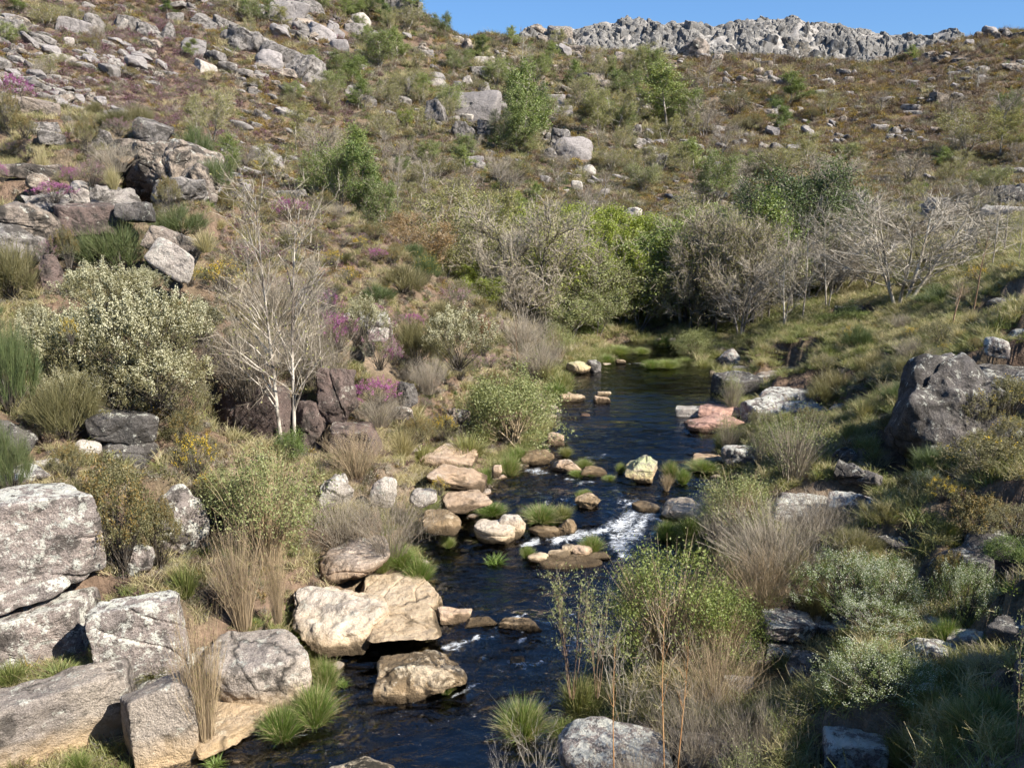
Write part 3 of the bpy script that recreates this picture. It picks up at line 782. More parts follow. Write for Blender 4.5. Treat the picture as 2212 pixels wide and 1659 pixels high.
R((1800, 995, 1870, 1048), 'crag', M_DARK, 'lower boulder in the black shade left of the massive boulder', Y=16.2, seed=128)
R((1850, 1010, 1905, 1052), 'boulder', M_DARK, 'shaded rock at the foot of the massive boulder', Y=16, seed=129)
R((1655, 1055, 1838, 1140), 'slab', M_LICHEN, 'broad flat grey rock among the light green willows', Y=15.4, dr=0.9, seed=130, level=5, name='rock_slab', cat='rock slab')
R((1795, 1052, 1890, 1108), 'crag', M_LICHEN, 'jagged pale rock right of the broad flat grey rock', Y=15.2, seed=131, name='rock_outcrop', cat='outcrop')
R((1640, 1315, 1752, 1385), 'block', M_LICHEN, 'mottled square boulder with sharp left edge in the lower right', Y=11.9, dr=.8, level=6, seed=132, yaw=.2, sink=.05)
R((1645, 1375, 1740, 1435), 'block', M_LICHEN, 'yellowish block directly below the mottled square boulder', Y=11.7, dr=.8, seed=133, yaw=.2)
R((1730, 1318, 1850, 1375), 'boulder', M_LICHEN, 'rounded boulder half under the white heath, right of the mottled square boulder', Y=12.0, seed=134)
R((1698, 1392, 1775, 1500), 'boulder', M_WARM, 'upright egg-shaped boulder above the bare twig tangle', Y=10.9, dr=.9, seed=135)
R((1590, 1375, 1648, 1450), 'crag', M_WARM, 'pink rock left of the dark slit beside the mottled square boulder', Y=11.7, seed=136)
R((1560, 1455, 1625, 1500), 'crag', M_PALE, 'pale pink rock behind tan canes in the lower right', Y=11.0, seed=137)
R((1955, 1368, 2062, 1445), 'boulder', M_LICHEN, 'rounded mauve-grey boulder near the shade edge', Y=9.9, seed=138, level=5)
R((2040, 1350, 2128, 1408), 'slab', M_LICHEN, 'long pale boulder right of the rounded mauve-grey boulder', Y=10.0, seed=139, tilt=-.25)
R((1975, 1465, 2045, 1520), 'boulder', M_LICHEN, 'small grey boulder at the edge of the big shade', Y=9.1, seed=140)
R((1985, 1328, 2055, 1360), 'boulder', M_LICHEN, 'grey rock beneath the rightmost white heath', Y=10.7, seed=141)
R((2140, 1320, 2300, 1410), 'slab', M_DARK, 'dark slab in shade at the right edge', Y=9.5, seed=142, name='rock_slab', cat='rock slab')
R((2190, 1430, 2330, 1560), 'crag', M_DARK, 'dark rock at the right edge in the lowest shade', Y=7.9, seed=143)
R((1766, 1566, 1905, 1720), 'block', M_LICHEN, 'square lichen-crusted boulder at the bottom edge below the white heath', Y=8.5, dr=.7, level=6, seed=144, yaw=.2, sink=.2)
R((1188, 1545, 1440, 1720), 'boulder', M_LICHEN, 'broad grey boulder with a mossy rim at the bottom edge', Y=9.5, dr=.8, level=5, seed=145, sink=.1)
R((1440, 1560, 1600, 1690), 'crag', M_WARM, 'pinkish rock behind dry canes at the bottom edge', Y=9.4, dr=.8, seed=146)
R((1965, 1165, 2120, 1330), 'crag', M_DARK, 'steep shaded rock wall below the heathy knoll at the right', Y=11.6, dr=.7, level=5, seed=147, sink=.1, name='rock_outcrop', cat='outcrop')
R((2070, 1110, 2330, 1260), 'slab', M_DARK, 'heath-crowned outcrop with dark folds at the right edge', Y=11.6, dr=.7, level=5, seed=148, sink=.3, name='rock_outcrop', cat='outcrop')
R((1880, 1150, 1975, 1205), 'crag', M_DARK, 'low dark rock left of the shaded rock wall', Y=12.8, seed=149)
# --- crags of the left spur
R((300, 302, 382, 392), 'crag', M_WARM, 'tan lion-faced crag of the left spur', Y=25.6, dr=.8, level=6, seed=152, name='crag', cat='crag')
R((350, 300, 412, 396), 'crag', M_WARM, 'grey-topped crag block right of the tan crag on the spur', Y=25.7, dr=.8, level=6, seed=153, yaw=.3, name='crag', cat='crag')
R((398, 350, 470, 452), 'crag', M_WARM, 'pale falling edge of the spur crag above the broom', Y=25.2, dr=.8, level=5, seed=154, name='crag', cat='crag')
R((330, 385, 450, 440), 'crag', M_HILL, 'lower shelf of the spur crag', Y=24.6, dr=.7, seed=155, name='crag', cat='crag')
R((288, 256, 372, 305), 'slab', M_HILL, 'sloping dark-flecked slab capping the spur crag', Y=27, dr=.8, tilt=.35, seed=156, name='rock_slab', cat='rock slab')
R((240, 298, 310, 332), 'boulder', M_WARM, 'low boulder between pink heather and the tan crag', Y=26.2, seed=157)
R((-20, 200, 52, 228), 'slab', M_WARM, 'capping slab at the far left on the spur crest', Y=28.3, seed=158, name='rock_slab', cat='rock slab')
R((52, 208, 134, 254), 'slab', M_WARM, 'tan sloping boulder on the spur crest near the left edge', Y=28, seed=159, tilt=.2)
R((-10, 225, 60, 252), 'boulder', M_HILL, 'rock under the capping slab at the far left', Y=27.8, seed=160)
R((60, 258, 136, 288), 'slab', M_HILL, 'flat pale slab, upper one of a stacked pair on the spur', Y=26.9, seed=161, name='rock_slab', cat='rock slab')
R((80, 277, 140, 316), 'slab', M_HILL, 'flat pale slab, lower one of a stacked pair on the spur', Y=26.2, seed=162, tilt=.2, name='rock_slab', cat='rock slab')
R((203, 280, 245, 312), 'crag', M_HILL, 'square grey block beside the pink heather on the spur', Y=26.6, seed=163)
R((0, 350, 130, 380), 'slab', M_WARM, 'long low ledge above the magenta heather', Y=24.6, dr=.5, seed=164, name='rock_slab', cat='rock slab')
R((60, 372, 112, 410), 'boulder', M_WARM, 'rounded boulder left of the magenta heather', Y=23.9, seed=165)
R((150, 385, 195, 432), 'boulder', M_PALE, 'white-flecked boulder right under the magenta heather', Y=23.6, seed=166)
R((-60, 434, 122, 510), 'crag', M_WARM, 'big cracked grey rock face at the left edge of the spur', Y=20.8, dr=.6, level=6, seed=167, name='rock_outcrop', cat='rock face')
R((-60, 482, 100, 562), 'crag', M_HILL, 'lower lobe of the cracked rock face at the left edge', Y=20.3, dr=.6, level=5, seed=168, name='rock_outcrop', cat='rock face')
R((118, 438, 262, 500), 'block', M_BROWN, 'long brown rock band right of the black hollow on the spur', Y=22, dr=.6, level=5, seed=169, name='rock_outcrop', cat='rock face')
R((258, 432, 345, 478), 'slab', M_DARK, 'dark rounded slab right of the brown rock band', Y=22.2, seed=170, name='rock_slab', cat='rock slab')
R((318, 490, 448, 560), 'slab', M_WARM, 'slanting slab running down behind the broom bushes', Y=21.8, dr=.4, tilt=.45, seed=171, name='rock_slab', cat='rock slab')
R((322, 520, 430, 590), 'slab', M_PALE, 'pale tilted slab below the slanting slab', Y=20.9, dr=.4, tilt=.5, seed=172, name='rock_slab', cat='rock slab')
R((90, 545, 140, 620), 'crag', M_BROWN, 'reddish shaded rock left of the big broom', Y=19.8, seed=173)

R((285, 285, 482, 470), 'crag', M_WARM, 'broad rugged body of the spur crag, behind its smaller lumps', Y=26.6, dr=.5, level=6, seed=181, sink=.1, name='crag', cat='crag')
R((40, 395, 300, 470), 'crag', M_HILL, 'long cracked shelf of rock above the brown band on the spur', Y=23.6, dr=.4, level=6, seed=182, sink=.2, name='rock_outcrop', cat='outcrop')
R((400, 1380, 520, 1500), 'crag', M_LICHEN, 'grey rock half hidden behind the tall tan cane clump', Y=12.2, dr=.6, seed=183, sink=.3)
# --- hillside rocks placed one by one: (box, kind, material, label)
HS = [
 ((497, 56, 600, 112), 'crag', M_HILL, 'upper end of the long whaleback crag on the left hill'),
 ((560, 72, 650, 140), 'slab', M_HILL, 'humped middle of the long whaleback crag on the left hill'),
 ((620, 98, 698, 176), 'crag', M_HILL, 'drooping nose of the long whaleback crag on the left hill'),
 ((556, 100, 608, 147), 'boulder', M_SLABH, 'smooth egg-like boulder resting against the whaleback crag'),
 ((478, 62, 512, 88), 'crag', M_HILL, 'broken rock with a dark hollow at the upper tip of the whaleback crag'),
 ((410, 20, 470, 60), 'slab', M_HILL, 'left one of two slabs above the whaleback crag'),
 ((455, 26, 525, 62), 'slab', M_HILL, 'right one of two slabs above the whaleback crag'),
 ((361, 22, 395, 48), 'block', M_HILL, 'pale squarish boulder left of the two slabs above the whaleback'),
 ((584, -15, 655, 50), 'slab', M_SLABH, 'smooth grey face cut by the top edge, upper left hill'),
 ((657, 33, 718, 82), 'slab', M_SLABH, 'smooth tilted slab right of the whaleback crag'),
 ((640, -10, 700, 30), 'crag', M_HILL, 'rock at the top edge between smooth face and crest shrubs'),
 ((130, 28, 190, 70), 'slab', M_SLABH, 'dark smooth face near the top left corner'),
 ((182, 25, 222, 70), 'crag', M_HILL, 'cracked face right of the dark smooth face near the top left'),
 ((250, 20, 300, 62), 'slab', M_HILL, 'grey slab below the top edge over the purple heather'),
 ((298, 38, 345, 78), 'crag', M_HILL, 'cracked rock right of the grey slab over the purple heather'),
 ((352, 44, 378, 84), 'crag', M_HILL, 'upright rock pillar over the purple heather'),
 ((392, 66, 440, 118), 'slab', M_SLABH, 'long tilted smooth slab beside purple heather'),
 ((255, 38, 272, 68), 'crag', M_PALE, 'small pale pillar left of the upright rock pillar'),
 ((0, 30, 60, 80), 'crag', M_HILL, 'cracked grey face at the upper left edge'),
 ((30, 60, 70, 86), 'slab', M_HILL, 'slab below the cracked grey face at the upper left edge'),
 ((236, 122, 262, 150), 'boulder', M_HILL, 'rounded grey boulder among purple heather'),
 ((103, 158, 128, 178), 'boulder', M_HILL, 'rounded boulder of the pair on the left heather slope'),
 ((122, 168, 145, 182), 'boulder', M_HILL, 'lower boulder of the pair on the left heather slope'),
 ((105, 112, 160, 132), 'crag', M_PALE, 'pale broken rock on the left heather slope'),
 ((140, 76, 162, 98), 'boulder', M_PALE, 'pale boulder under the smooth faces, far left'),
 ((165, 82, 185, 96), 'boulder', M_HILL, 'small stone beside the pale boulder, far left'),
 ((424, 128, 470, 155), 'slab', M_PALE, 'pale slab left of the whaleback crag'),
 ((925, 205, 965, 262), 'crag', M_HILL, 'left shoulder of the big smooth dome'),
 ((938, 184, 1078, 256), 'boulder', M_SLABH, 'big smooth brown-grey dome in the middle of the hillside'),
 ((1058, 210, 1092, 240), 'boulder', M_HILL, 'round boulder at the right end of the big smooth dome'),
 ((970, 258, 1022, 298), 'crag', M_HILL, 'pale broken boulder under the big smooth dome'),
 ((1033, 255, 1058, 294), 'block', M_HILL, 'upright block under the right part of the dome'),
 ((985, 245, 1036, 264), 'slab', M_PALE, 'pale sill between dome and broken boulder'),
 ((968, 248, 992, 264), 'boulder', M_HILL, 'small rounded stone at the lower left of the dome'),
 ((997, 298, 1028, 334), 'peak', M_SLABH, 'pointed boulder with dark underside below the dome'),
 ((1008, 330, 1042, 354), 'slab', M_SLABH, 'dark flat rock under the pointed boulder'),
 ((1024, 344, 1050, 364), 'boulder', M_HILL, 'grey rock at the lower right of the dark flat rock'),
 ((1017, 117, 1062, 140), 'slab', M_PALE, 'upper block of the stacked tower above the dome'),
 ((1015, 136, 1062, 166), 'block', M_HILL, 'lower block of the stacked tower above the dome'),
 ((922, 150, 962, 172), 'boulder', M_HILL, 'balanced boulder up and left of the dome'),
 ((930, 138, 948, 152), 'crag', M_HILL, 'small stone topping the balanced boulder'),
 ((922, 168, 962, 186), 'crag', M_PALE, 'pale rubble carrying the balanced boulder'),
 ((996, 158, 1020, 184), 'peak', M_PALE, 'pale fang-shaped rock above the dome'),
 ((978, 173, 1000, 190), 'crag', M_HILL, 'small rocks sitting on the crown of the dome'),
 ((1030, 172, 1058, 202), 'crag', M_HILL, 'broken rocks on the right crown of the dome'),
 ((872, 156, 904, 196), 'slab', M_HILL, 'cracked pale rock left of the balanced boulder'),
 ((1182, 276, 1235, 325), 'crag', M_HILL, 'upper left lump of the big overhanging boulder'),
 ((1196, 285, 1272, 342), 'boulder', M_SLABH, 'big overhanging boulder with black gap beneath, centre hillside'),
 ((1176, 318, 1204, 342), 'boulder', M_HILL, 'round stone at the left foot of the big overhanging boulder'),
 ((1143, 204, 1182, 242), 'slab', M_SLABH, 'smooth sloping rock above the dark green trees'),
 ((1180, 200, 1216, 223), 'boulder', M_SLABH, 'grey rounded boulder above the overhanging boulder'),
 ((1165, 202, 1184, 214), 'block', M_HILL, 'small block left of the grey rounded boulder'),
 ((1192, 222, 1234, 252), 'slab', M_SLABH, 'smooth tilted slab under the grey rounded boulder'),
 ((1176, 248, 1212, 266), 'boulder', M_HILL, 'stone just above the overhanging boulder'),
 ((1152, 182, 1184, 196), 'slab', M_HILL, 'flat rock among birches on the central slope'),
 ((1258, 352, 1286, 378), 'boulder', M_PALE, 'pale rounded boulder among yellow gorse below the overhang'),
 ((1236, 385, 1258, 410), 'boulder', M_PALE, 'pale boulder lower on the gorse slope'),
 ((1168, 378, 1194, 396), 'boulder', M_HILL, 'grey boulder left of the gorse slope'),
 ((1345, 446, 1384, 470), 'crag', M_PALE, 'double white boulder above the valley trees'),
 ((1296, 406, 1317, 422), 'boulder', M_HILL, 'grey-white stone in the middle of the gorse slope'),
 ((1212, 408, 1232, 416), 'slab', M_PALE, 'flat pale stone on the gorse slope'),
 ((1268, 430, 1292, 446), 'boulder', M_HILL, 'boulder above the yellow-green tree'),
 ((1386, 312, 1420, 340), 'slab', M_HILL, 'upper rock of the grey rib on the central right slope'),
 ((1400, 325, 1442, 362), 'slab', M_HILL, 'lower rock of the grey rib on the central right slope'),
 ((1362, 296, 1392, 318), 'crag', M_HILL, 'dark-shadowed rock at the top of the grey rib'),
 ((1463, 335, 1485, 356), 'crag', M_DARK, 'small dark rock right of the grey rib'),
 ((1318, 245, 1344, 262), 'boulder', M_HILL, 'small boulder between birch clumps, centre right'),
 ((1360, 268, 1385, 288), 'crag', M_HILL, 'broken rock above the grey rib'),
 ((748, 182, 784, 210), 'crag', M_HILL, 'stepped grey rock, upper of the cluster left of the dome'),
 ((778, 200, 815, 228), 'crag', M_HILL, 'blocky rubble, lower of the cluster left of the dome'),
 ((852, 204, 886, 224), 'boulder', M_HILL, 'rounded rock between rubble cluster and dome'),
 ((714, 82, 752, 110), 'boulder', M_SLABH, 'smooth boulder right of the whaleback nose'),
 ((745, 45, 790, 75), 'slab', M_HILL, 'rock slab under the crest trees, upper left hill'),
 ((760, 22, 800, 52), 'boulder', M_PALE, 'pale rounded boulder under the crest'),
 ((700, 48, 740, 80), 'slab', M_SLABH, 'tilted dark slab on the upper left hill'),
 ((780, 68, 830, 95), 'crag', M_HILL, 'broken rock band below the crest'),
 ((825, -12, 880, 30), 'crag', M_HILL, 'left crest rock against the top edge'),
 ((862, -5, 908, 34), 'crag', M_HILL, 'right crest rock beside the crest tree'),
 ((942, 33, 976, 58), 'slab', M_WARM, 'stacked tan boulder on the skyline beside the blue sky'),
 ((974, 72, 1004, 92), 'boulder', M_WARM, 'tan boulder just under the skyline notch'),
 ((993, 82, 1020, 112), 'crag', M_WARM, 'split tan rock below the skyline notch'),
 ((893, 96, 925, 110), 'boulder', M_WARM, 'low tan boulder left of the skyline notch'),
 ((905, 105, 935, 120), 'slab', M_HILL, 'flat stone left of the split tan rock'),
 ((1072, 110, 1092, 130), 'boulder', M_WARM, 'tan boulder beside the bare hill tree'),
 # skyline tor right of the notch
 ((1117, 44, 1150, 62), 'slab', M_WARM, 'leftmost flat boulder of the skyline tor'),
 ((1133, 48, 1180, 76), 'crag', M_WARM, 'stacked rocks at the left of the skyline tor'),
 ((1150, 38, 1186, 60), 'crag', M_WARM, 'jumbled tan blocks on the left crown of the skyline tor'),
 ((1170, 28, 1210, 60), 'boulder', M_HILL, 'highest round boulder of the skyline tor'),
 ((1186, 50, 1232, 84), 'crag', M_HILL, 'broad middle rock of the skyline tor'),
 ((1208, 55, 1238, 92), 'boulder', M_WARM, 'balanced round boulder with dark gap on the skyline tor'),
 ((1183, 80, 1222, 98), 'slab', M_WARM, 'flat rock under the middle of the skyline tor'),
 ((1215, 92, 1262, 112), 'slab', M_WARM, 'low rocks at the right foot of the skyline tor'),
 ((1160, 72, 1186, 96), 'crag', M_WARM, 'lower left rocks of the skyline tor'),
 ((1186, 104, 1200, 124), 'peak', M_WARM, 'small upright stone below the skyline tor'),
 ((1237, 116, 1285, 136), 'slab', M_WARM, 'flat tan rocks below the right foot of the skyline tor'),
 ((1318, 106, 1358, 138), 'crag', M_WARM, 'broken tan knob right of the skyline tor'),
 ((1288, 122, 1312, 136), 'boulder', M_WARM, 'tan boulder left of the broken tan knob'),
 ((1250, 152, 1285, 170), 'slab', M_WARM, 'top left rock of the rounded boulder heap'),
 ((1268, 156, 1300, 180), 'boulder', M_WARM, 'middle rock of the rounded boulder heap'),
 ((1290, 165, 1320, 190), 'boulder', M_WARM, 'right rock of the rounded boulder heap'),
 ((1280, 185, 1312, 208), 'crag', M_HILL, 'lowest rock of the rounded boulder heap'),
 ((1420, 142, 1445, 158), 'crag', M_WARM, 'tan rocks above the green hillside birches'),
 ((1450, 138, 1476, 150), 'slab', M_WARM, 'flat tan rocks above the green hillside birches, right pair'),
 ((1448, 164, 1490, 176), 'slab', M_HILL, 'low grey ledge right of the hillside birches'),
 # right hill
 ((1538, 116, 1560, 132), 'boulder', M_WARM, 'tan boulder just under the cliffs, left part of the right hill'),
 ((1642, 128, 1668, 144), 'slab', M_WARM, 'tan rock at the foot of the lower cliff'),
 ((1628, 143, 1652, 162), 'boulder', M_WARM, 'left boulder of the heap left of the round green bush'),
 ((1648, 150, 1668, 172), 'boulder', M_WARM, 'right boulder of the heap left of the round green bush'),
 ((1636, 168, 1662, 180), 'slab', M_WARM, 'lowest slab of the heap left of the round green bush'),
 ((1668, 160, 1714, 188), 'slab', M_WARM, 'stacked tan slabs just above the round green bush'),
 ((1748, 158, 1768, 172), 'boulder', M_WARM, 'boulder with dark hollow right of the round green bush'),
 ((1774, 165, 1800, 184), 'crag', M_PALE, 'pale rubble at the start of the stony track'),
 ((1802, 156, 1818, 168), 'boulder', M_WARM, 'round boulder above the stony track'),
 ((1820, 162, 1845, 178), 'boulder', M_WARM, 'boulder lying on the stony track'),
 ((1762, 190, 1788, 206), 'boulder', M_HILL, 'grey boulder right of the round green bush'),
 ((1662, 232, 1682, 248), 'boulder', M_HILL, 'grey boulder below the round green bush'),
 ((1728, 268, 1746, 288), 'crag', M_HILL, 'lone upright rock on the rust-brown slope'),
 ((1806, 232, 1824, 244), 'boulder', M_HILL, 'rounded stone on the open rust-brown slope'),
 ((1846, 226, 1862, 238), 'boulder', M_HILL, 'small rounded stone right of its twin on the rust-brown slope'),
 ((1760, 222, 1784, 232), 'slab', M_HILL, 'flat stone on the rust-brown slope'),
 ((1810, 250, 1830, 264), 'boulder', M_WARM, 'tan stone in the middle of the rust-brown slope'),
 ((1838, 256, 1852, 268), 'boulder', M_WARM, 'tan stone right of the middle of the rust-brown slope'),
 ((1950, 220, 1988, 238), 'slab', M_HILL, 'dark-shadowed rock ledge on the right slope'),
 ((1952, 236, 1990, 248), 'slab', M_HILL, 'pale lower step of the dark-shadowed rock ledge'),
 ((2086, 146, 2106, 162), 'boulder', M_HILL, 'rounded grey boulder high on the right hill'),
 ((2046, 150, 2072, 166), 'boulder', M_HILL, 'tilted grey boulder left of the rounded grey boulder, right hill'),
 ((2072, 267, 2092, 280), 'boulder', M_HILL, 'lone boulder near the pale birches on the right slope'),
 ((2056, 122, 2086, 135), 'slab', M_WARM, 'long tan boulder high on the right hill'),
 ((1992, 108, 2022, 124), 'crag', M_WARM, 'left rocks of the cluster below the skyline dip'),
 ((2012, 116, 2044, 134), 'crag', M_WARM, 'right rocks of the cluster below the skyline dip'),
 ((1936, 108, 1962, 124), 'crag', M_DARK, 'dark rocks beside the small bright bush'),
 ((1878, 116, 1912, 136), 'slab', M_WARM, 'tan rocks left of the small bright bush'),
 ((2140, 66, 2158, 84), 'crag', M_WARM, 'twin upright stones near the right skyline'),
 ((2172, 66, 2215, 82), 'slab', M_WARM, 'skyline slab at the right edge'),
 ((2120, 82, 2150, 92), 'slab', M_WARM, 'low slab under the twin upright stones'),
 ((2150, 92, 2176, 102), 'slab', M_WARM, 'slab down right of the twin upright stones'),
 ((2196, 128, 2216, 142), 'boulder', M_HILL, 'boulder at the right edge below the skyline'),
 ((2008, 440, 2075, 462), 'slab', M_PALE, 'pale ledge of the lower track near the right edge'),
 ((2060, 430, 2110, 446), 'slab', M_DARK, 'dark low rock above the lower track'),
 ((2130, 440, 2212, 466), 'slab', M_PALE, 'broken pale ledge at the right edge of the lower track'),
 ((2150, 395, 2220, 440), 'crag', M_DARK, 'dark rock with deep shade at the right edge, mid height'),
 ((1978, 420, 2050, 470), 'crag', M_HILL, 'blue-grey rock seen through the pale spreading tree'),
 ((2144, 360, 2216, 382), 'slab', M_HILL, 'smooth rock at the right edge above the lower track'),
]
for bx, kd, mt, lb in HS:
    w = bx[2] - bx[0]; h_ = bx[3] - bx[1]
    bx = (bx[0] - w * .08, bx[1] - h_ * .08, bx[2] + w * .08, bx[3] + h_ * .06)
    nm = {'slab': 'rock_slab', 'crag': 'crag', 'block': 'granite_block', 'dome': 'rock_dome'}.get(kd, 'boulder')
    lf_ = bx[0] < 730 and kd in ('slab', 'crag')
    R(bx, kd, mt, lb, tilt=.32 if lf_ else 0, level=5 if w > 45 else 4, dr=.8, sink=.4, name=nm, cat={'slab': 'rock slab', 'crag': 'crag', 'dome': 'rock dome'}.get(kd, 'boulder'))

# --- many smaller boulders strewn over the hillsides
MARKS = [('the whaleback crag', 600, 110), ('the smooth dome', 1000, 222), ('the balanced boulder', 942, 160), ('the overhanging boulder', 1230, 310), ('the skyline tor', 1190, 70),
         ('the skyline notch', 1020, 75), ('the round green bush', 1705, 205), ('the stony track', 1850, 178), ('the rust-brown slope', 1800, 260),
         ('the right skyline', 2150, 75), ('the small bright bush', 1965, 112), ('the grey rib', 1415, 340), ('the lone green birch', 1545, 400), ('the purple heather slope', 250, 110),
         ('the top left corner', 60, 30), ('the stacked tower', 1040, 140), ('the dark ledge', 1968, 235), ('the bare hill tree', 1130, 120),
         ('the hillside birches', 1440, 220), ('the boulder heap', 1285, 180), ('the bright green trees', 790, 400), ('the gorse slope', 1250, 390), ('the far left boulder pair', 120, 170),
         ('the left edge', 20, 120), ('the lower track', 2100, 400), ('the right edge', 2200, 240), ('the rubble cluster', 785, 205), ('the foot of the cliffs', 1500, 120),
         ('the crest rocks', 860, 20), ('the slope behind the birch top', 560, 250), ('the heather patch', 480, 170), ('the pale ledge', 1650, 330), ('the dark tree crowns', 1700, 420)]
def where(u, v):
    d = [math.hypot(u - a, (v - b) * 1.4) for _, a, b in MARKS]
    i = int(np.argmin(d)); nm, a, b = MARKS[i]
    du, dv = u - a, v - b
    if d[i] < 22: rel = 'close to'
    else:
        ang = math.degrees(math.atan2(-dv, du)) % 360
        rel = ['right of', 'up and right of', 'above', 'up and left of', 'left of', 'down and left of', 'below', 'down and right of'][int(((ang + 22.5) % 360) // 45)]
        rel = ('just ' if d[i] < 60 else '') + rel
    return rel + ' ' + nm
rg = np.random.default_rng(77)
PROTO = []
for i in range(10):
    kd = ['boulder', 'crag', 'slab', 'boulder', 'block', 'crag', 'boulder', 'slab', 'crag', 'block'][i]
    p_, f_ = rock_shape(900 + i, 1.0, .9, .7, kd, 4)
    p_[:, 2] -= .2
    PROTO.append((kd, p_, f_))
pm = {}
cnt = 0
used_uv = [((b[0][0] + b[0][2]) / 2, (b[0][1] + b[0][3]) / 2, (b[0][2] - b[0][0]) / 2) for b in HS]
for tries in range(6000):
    if cnt >= 200: break
    u = rg.uniform(0, 2212); v = rg.uniform(2, 470)
    if u < 500 and v > 190: continue
    g = hit(u, v, 40)
    if g[1] > 180 or g[1] < 50: continue
    dens = float(n2(g[0], g[1], 11, 88, 3))
    left = u < 720
    if dens < (-.15 if left else .12) or (not left and v > 300 and rg.random() < .5): continue
    s = abs(rg.normal(0, 1)) * (13 if left else 8) + 9          # picture size
    if v < 140 and not left: s *= .8
    if any(abs(u - a) < s / 2 + r * .9 and abs(v - b) < s / 2 + r * .5 for a, b, r in used_uv): continue
    used_uv.append((u, v, s / 2))
    k = int(rg.integers(10)); tone = 'warm' if (u > 900 and v < 260 and rg.random() < .7) else ('pale' if rg.random() < .15 else 'grey')
    key = (k, tone)
    if key not in pm:
        pm[key] = mesh_from('boulder', PROTO[k][1], PROTO[k][2], {'warm': M_WARM, 'pale': M_LICHEN, 'grey': M_HILL}[tone], smooth='rock')
    o = link({'slab': 'rock_slab', 'crag': 'crag'}.get(PROTO[k][0], 'boulder'), pm[key])
    sz = s / F * g[1]
    o.location = g
    o.scale = (sz * (1.4 if left else 1.1), sz * rg.uniform(.7, 1.1), sz * rg.uniform(.6, 1.1))
    o.location.z -= sz * .08
    o.rotation_euler = (rg.uniform(-.2, .2), (.3 if left else .08) + rg.uniform(-.2, .2), rg.uniform(-.5, .5))
    word = {'warm': 'tan', 'pale': 'pale', 'grey': 'grey'}[tone]
    size = 'tiny' if s < 12 else 'small' if s < 18 else 'middling' if s < 27 else 'large'
    form = {'slab': 'flat rock', 'crag': 'jagged rock', 'block': 'squarish rock'}.get(PROTO[k][0], 'rounded rock')
    tag(o, f'{size} {word} {form} {where(u, v)}', 'boulder', 'boulders strewn over the far hillsides')
    FOOT.append((g[0], g[1], sz * .5, sz * .45, 0))
    cnt += 1

# ------------------------------------------------------------------ the ground itself, fitted round the rocks above
V = np.stack([XX, YY, Z], -1).reshape(-1, 3)
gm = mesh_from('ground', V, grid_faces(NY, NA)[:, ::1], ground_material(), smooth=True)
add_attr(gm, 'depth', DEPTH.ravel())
add_attr(gm, 'far', sstep(40, 90, YY).ravel())
rockmask = np.clip(cl * 1.2 + sstep(.15, .45, n2(XX, YY, 5, 55, 4)) * sstep(60, 80, YY) * (.35 + .5 * (XX / YY < -.15)), 0, 1)
add_attr(gm, 'rock', rockmask.ravel())
ground = link('ground', gm)
tag(ground, 'stony heath ground of the river gorge and its hillsides', 'ground', kind='structure')


# ------------------------------------------------------------------ the stream
wm = mesh_from('river_water', wv, idx[gf], water_material(), smooth=True)
add_attr(wm, 'foam', fo.ravel()[used])
add_attr(wm, 'current', cur_.ravel()[used])
add_attr(wm, 'water_depth', np.clip(wv[:, 2] - hgt(wv[:, 0], wv[:, 1]), 0.02, 1.2))
river = link('river_water', wm)
tag(river, 'clear mountain stream with white riffles running between boulders', 'river', kind='structure')

# ================================================================== PLANTS: pieces
class Bag:
    """collects quads for one mesh"""
    def __init__(s): s.v = []; s.f = []; s.m = []; s.n = 0
    def add(s, v, f, m=0):
        v = np.asarray(v, float).reshape(-1, 3); f = np.asarray(f, int)
        if len(f) == 0: return
        if f.shape[1] == 3: f = np.concatenate([f, -np.ones((len(f), 1), int)], 1)
        f = np.where(f >= 0, f + s.n, -1)
        s.v.append(v); s.f.append(f); s.m.append(np.full(len(f), m)); s.n += len(v)
    def mesh(s, name, mats, smooth=False):
        return mesh_from(name, np.concatenate(s.v), np.concatenate(s.f), mats, np.concatenate(s.m), smooth)

def ribbons(bag, A, B, C, w, segs=3, m=0, rg=None, tip=.15):
    """thin curved blades: quadratic curves A-B-C of width w"""
    A = np.asarray(A, float); B = np.asarray(B, float); C = np.asarray(C, float)
    n = len(A)
    if n == 0: return
    w = np.broadcast_to(np.asarray(w, float), (n,))
    t = np.linspace(0, 1, segs + 1)[None, :, None]
    pts = (1 - t) ** 2 * A[:, None] + 2 * t * (1 - t) * B[:, None] + t ** 2 * C[:, None]
    ax = C - A
    side = np.cross(ax, rg.normal(size=(n, 3)))
    side /= np.linalg.norm(side, axis=1)[:, None] + 1e-9
    tw = 1 - (1 - tip) * t
    off = side[:, None] * w[:, None, None] * tw * .5
    V = np.stack([pts - off, pts + off], 2)          # n, segs+1, 2, 3
    base = (np.arange(n) * (segs + 1) * 2)[:, None]
    k = np.arange(segs)[None, :] * 2
    q = np.stack([base + k, base + k + 1, base + k + 3, base + k + 2], -1).reshape(-1, 4)
    bag.add(V.reshape(-1, 3), q, m)

def leaves(bag, Cn, size, m=0, rg=None, asp=.55, up=None):
    n = len(Cn)
    if n == 0: return
    size = np.broadcast_to(np.asarray(size, float), (n,))
    a = rg.normal(size=(n, 3))
    if up is not None: a = a + np.asarray(up)
    a /= np.linalg.norm(a, axis=1)[:, None]
    b = np.cross(a, rg.normal(size=(n, 3))); b /= np.linalg.norm(b, axis=1)[:, None]
    L = a * size[:, None] * .5; S = b * size[:, None] * asp * .5
    V = np.stack([Cn - L, Cn + S, Cn + L, Cn - S], 1)
    q = (np.arange(n) * 4)[:, None] + np.arange(4)[None]
    bag.add(V.reshape(-1, 3), q, m)

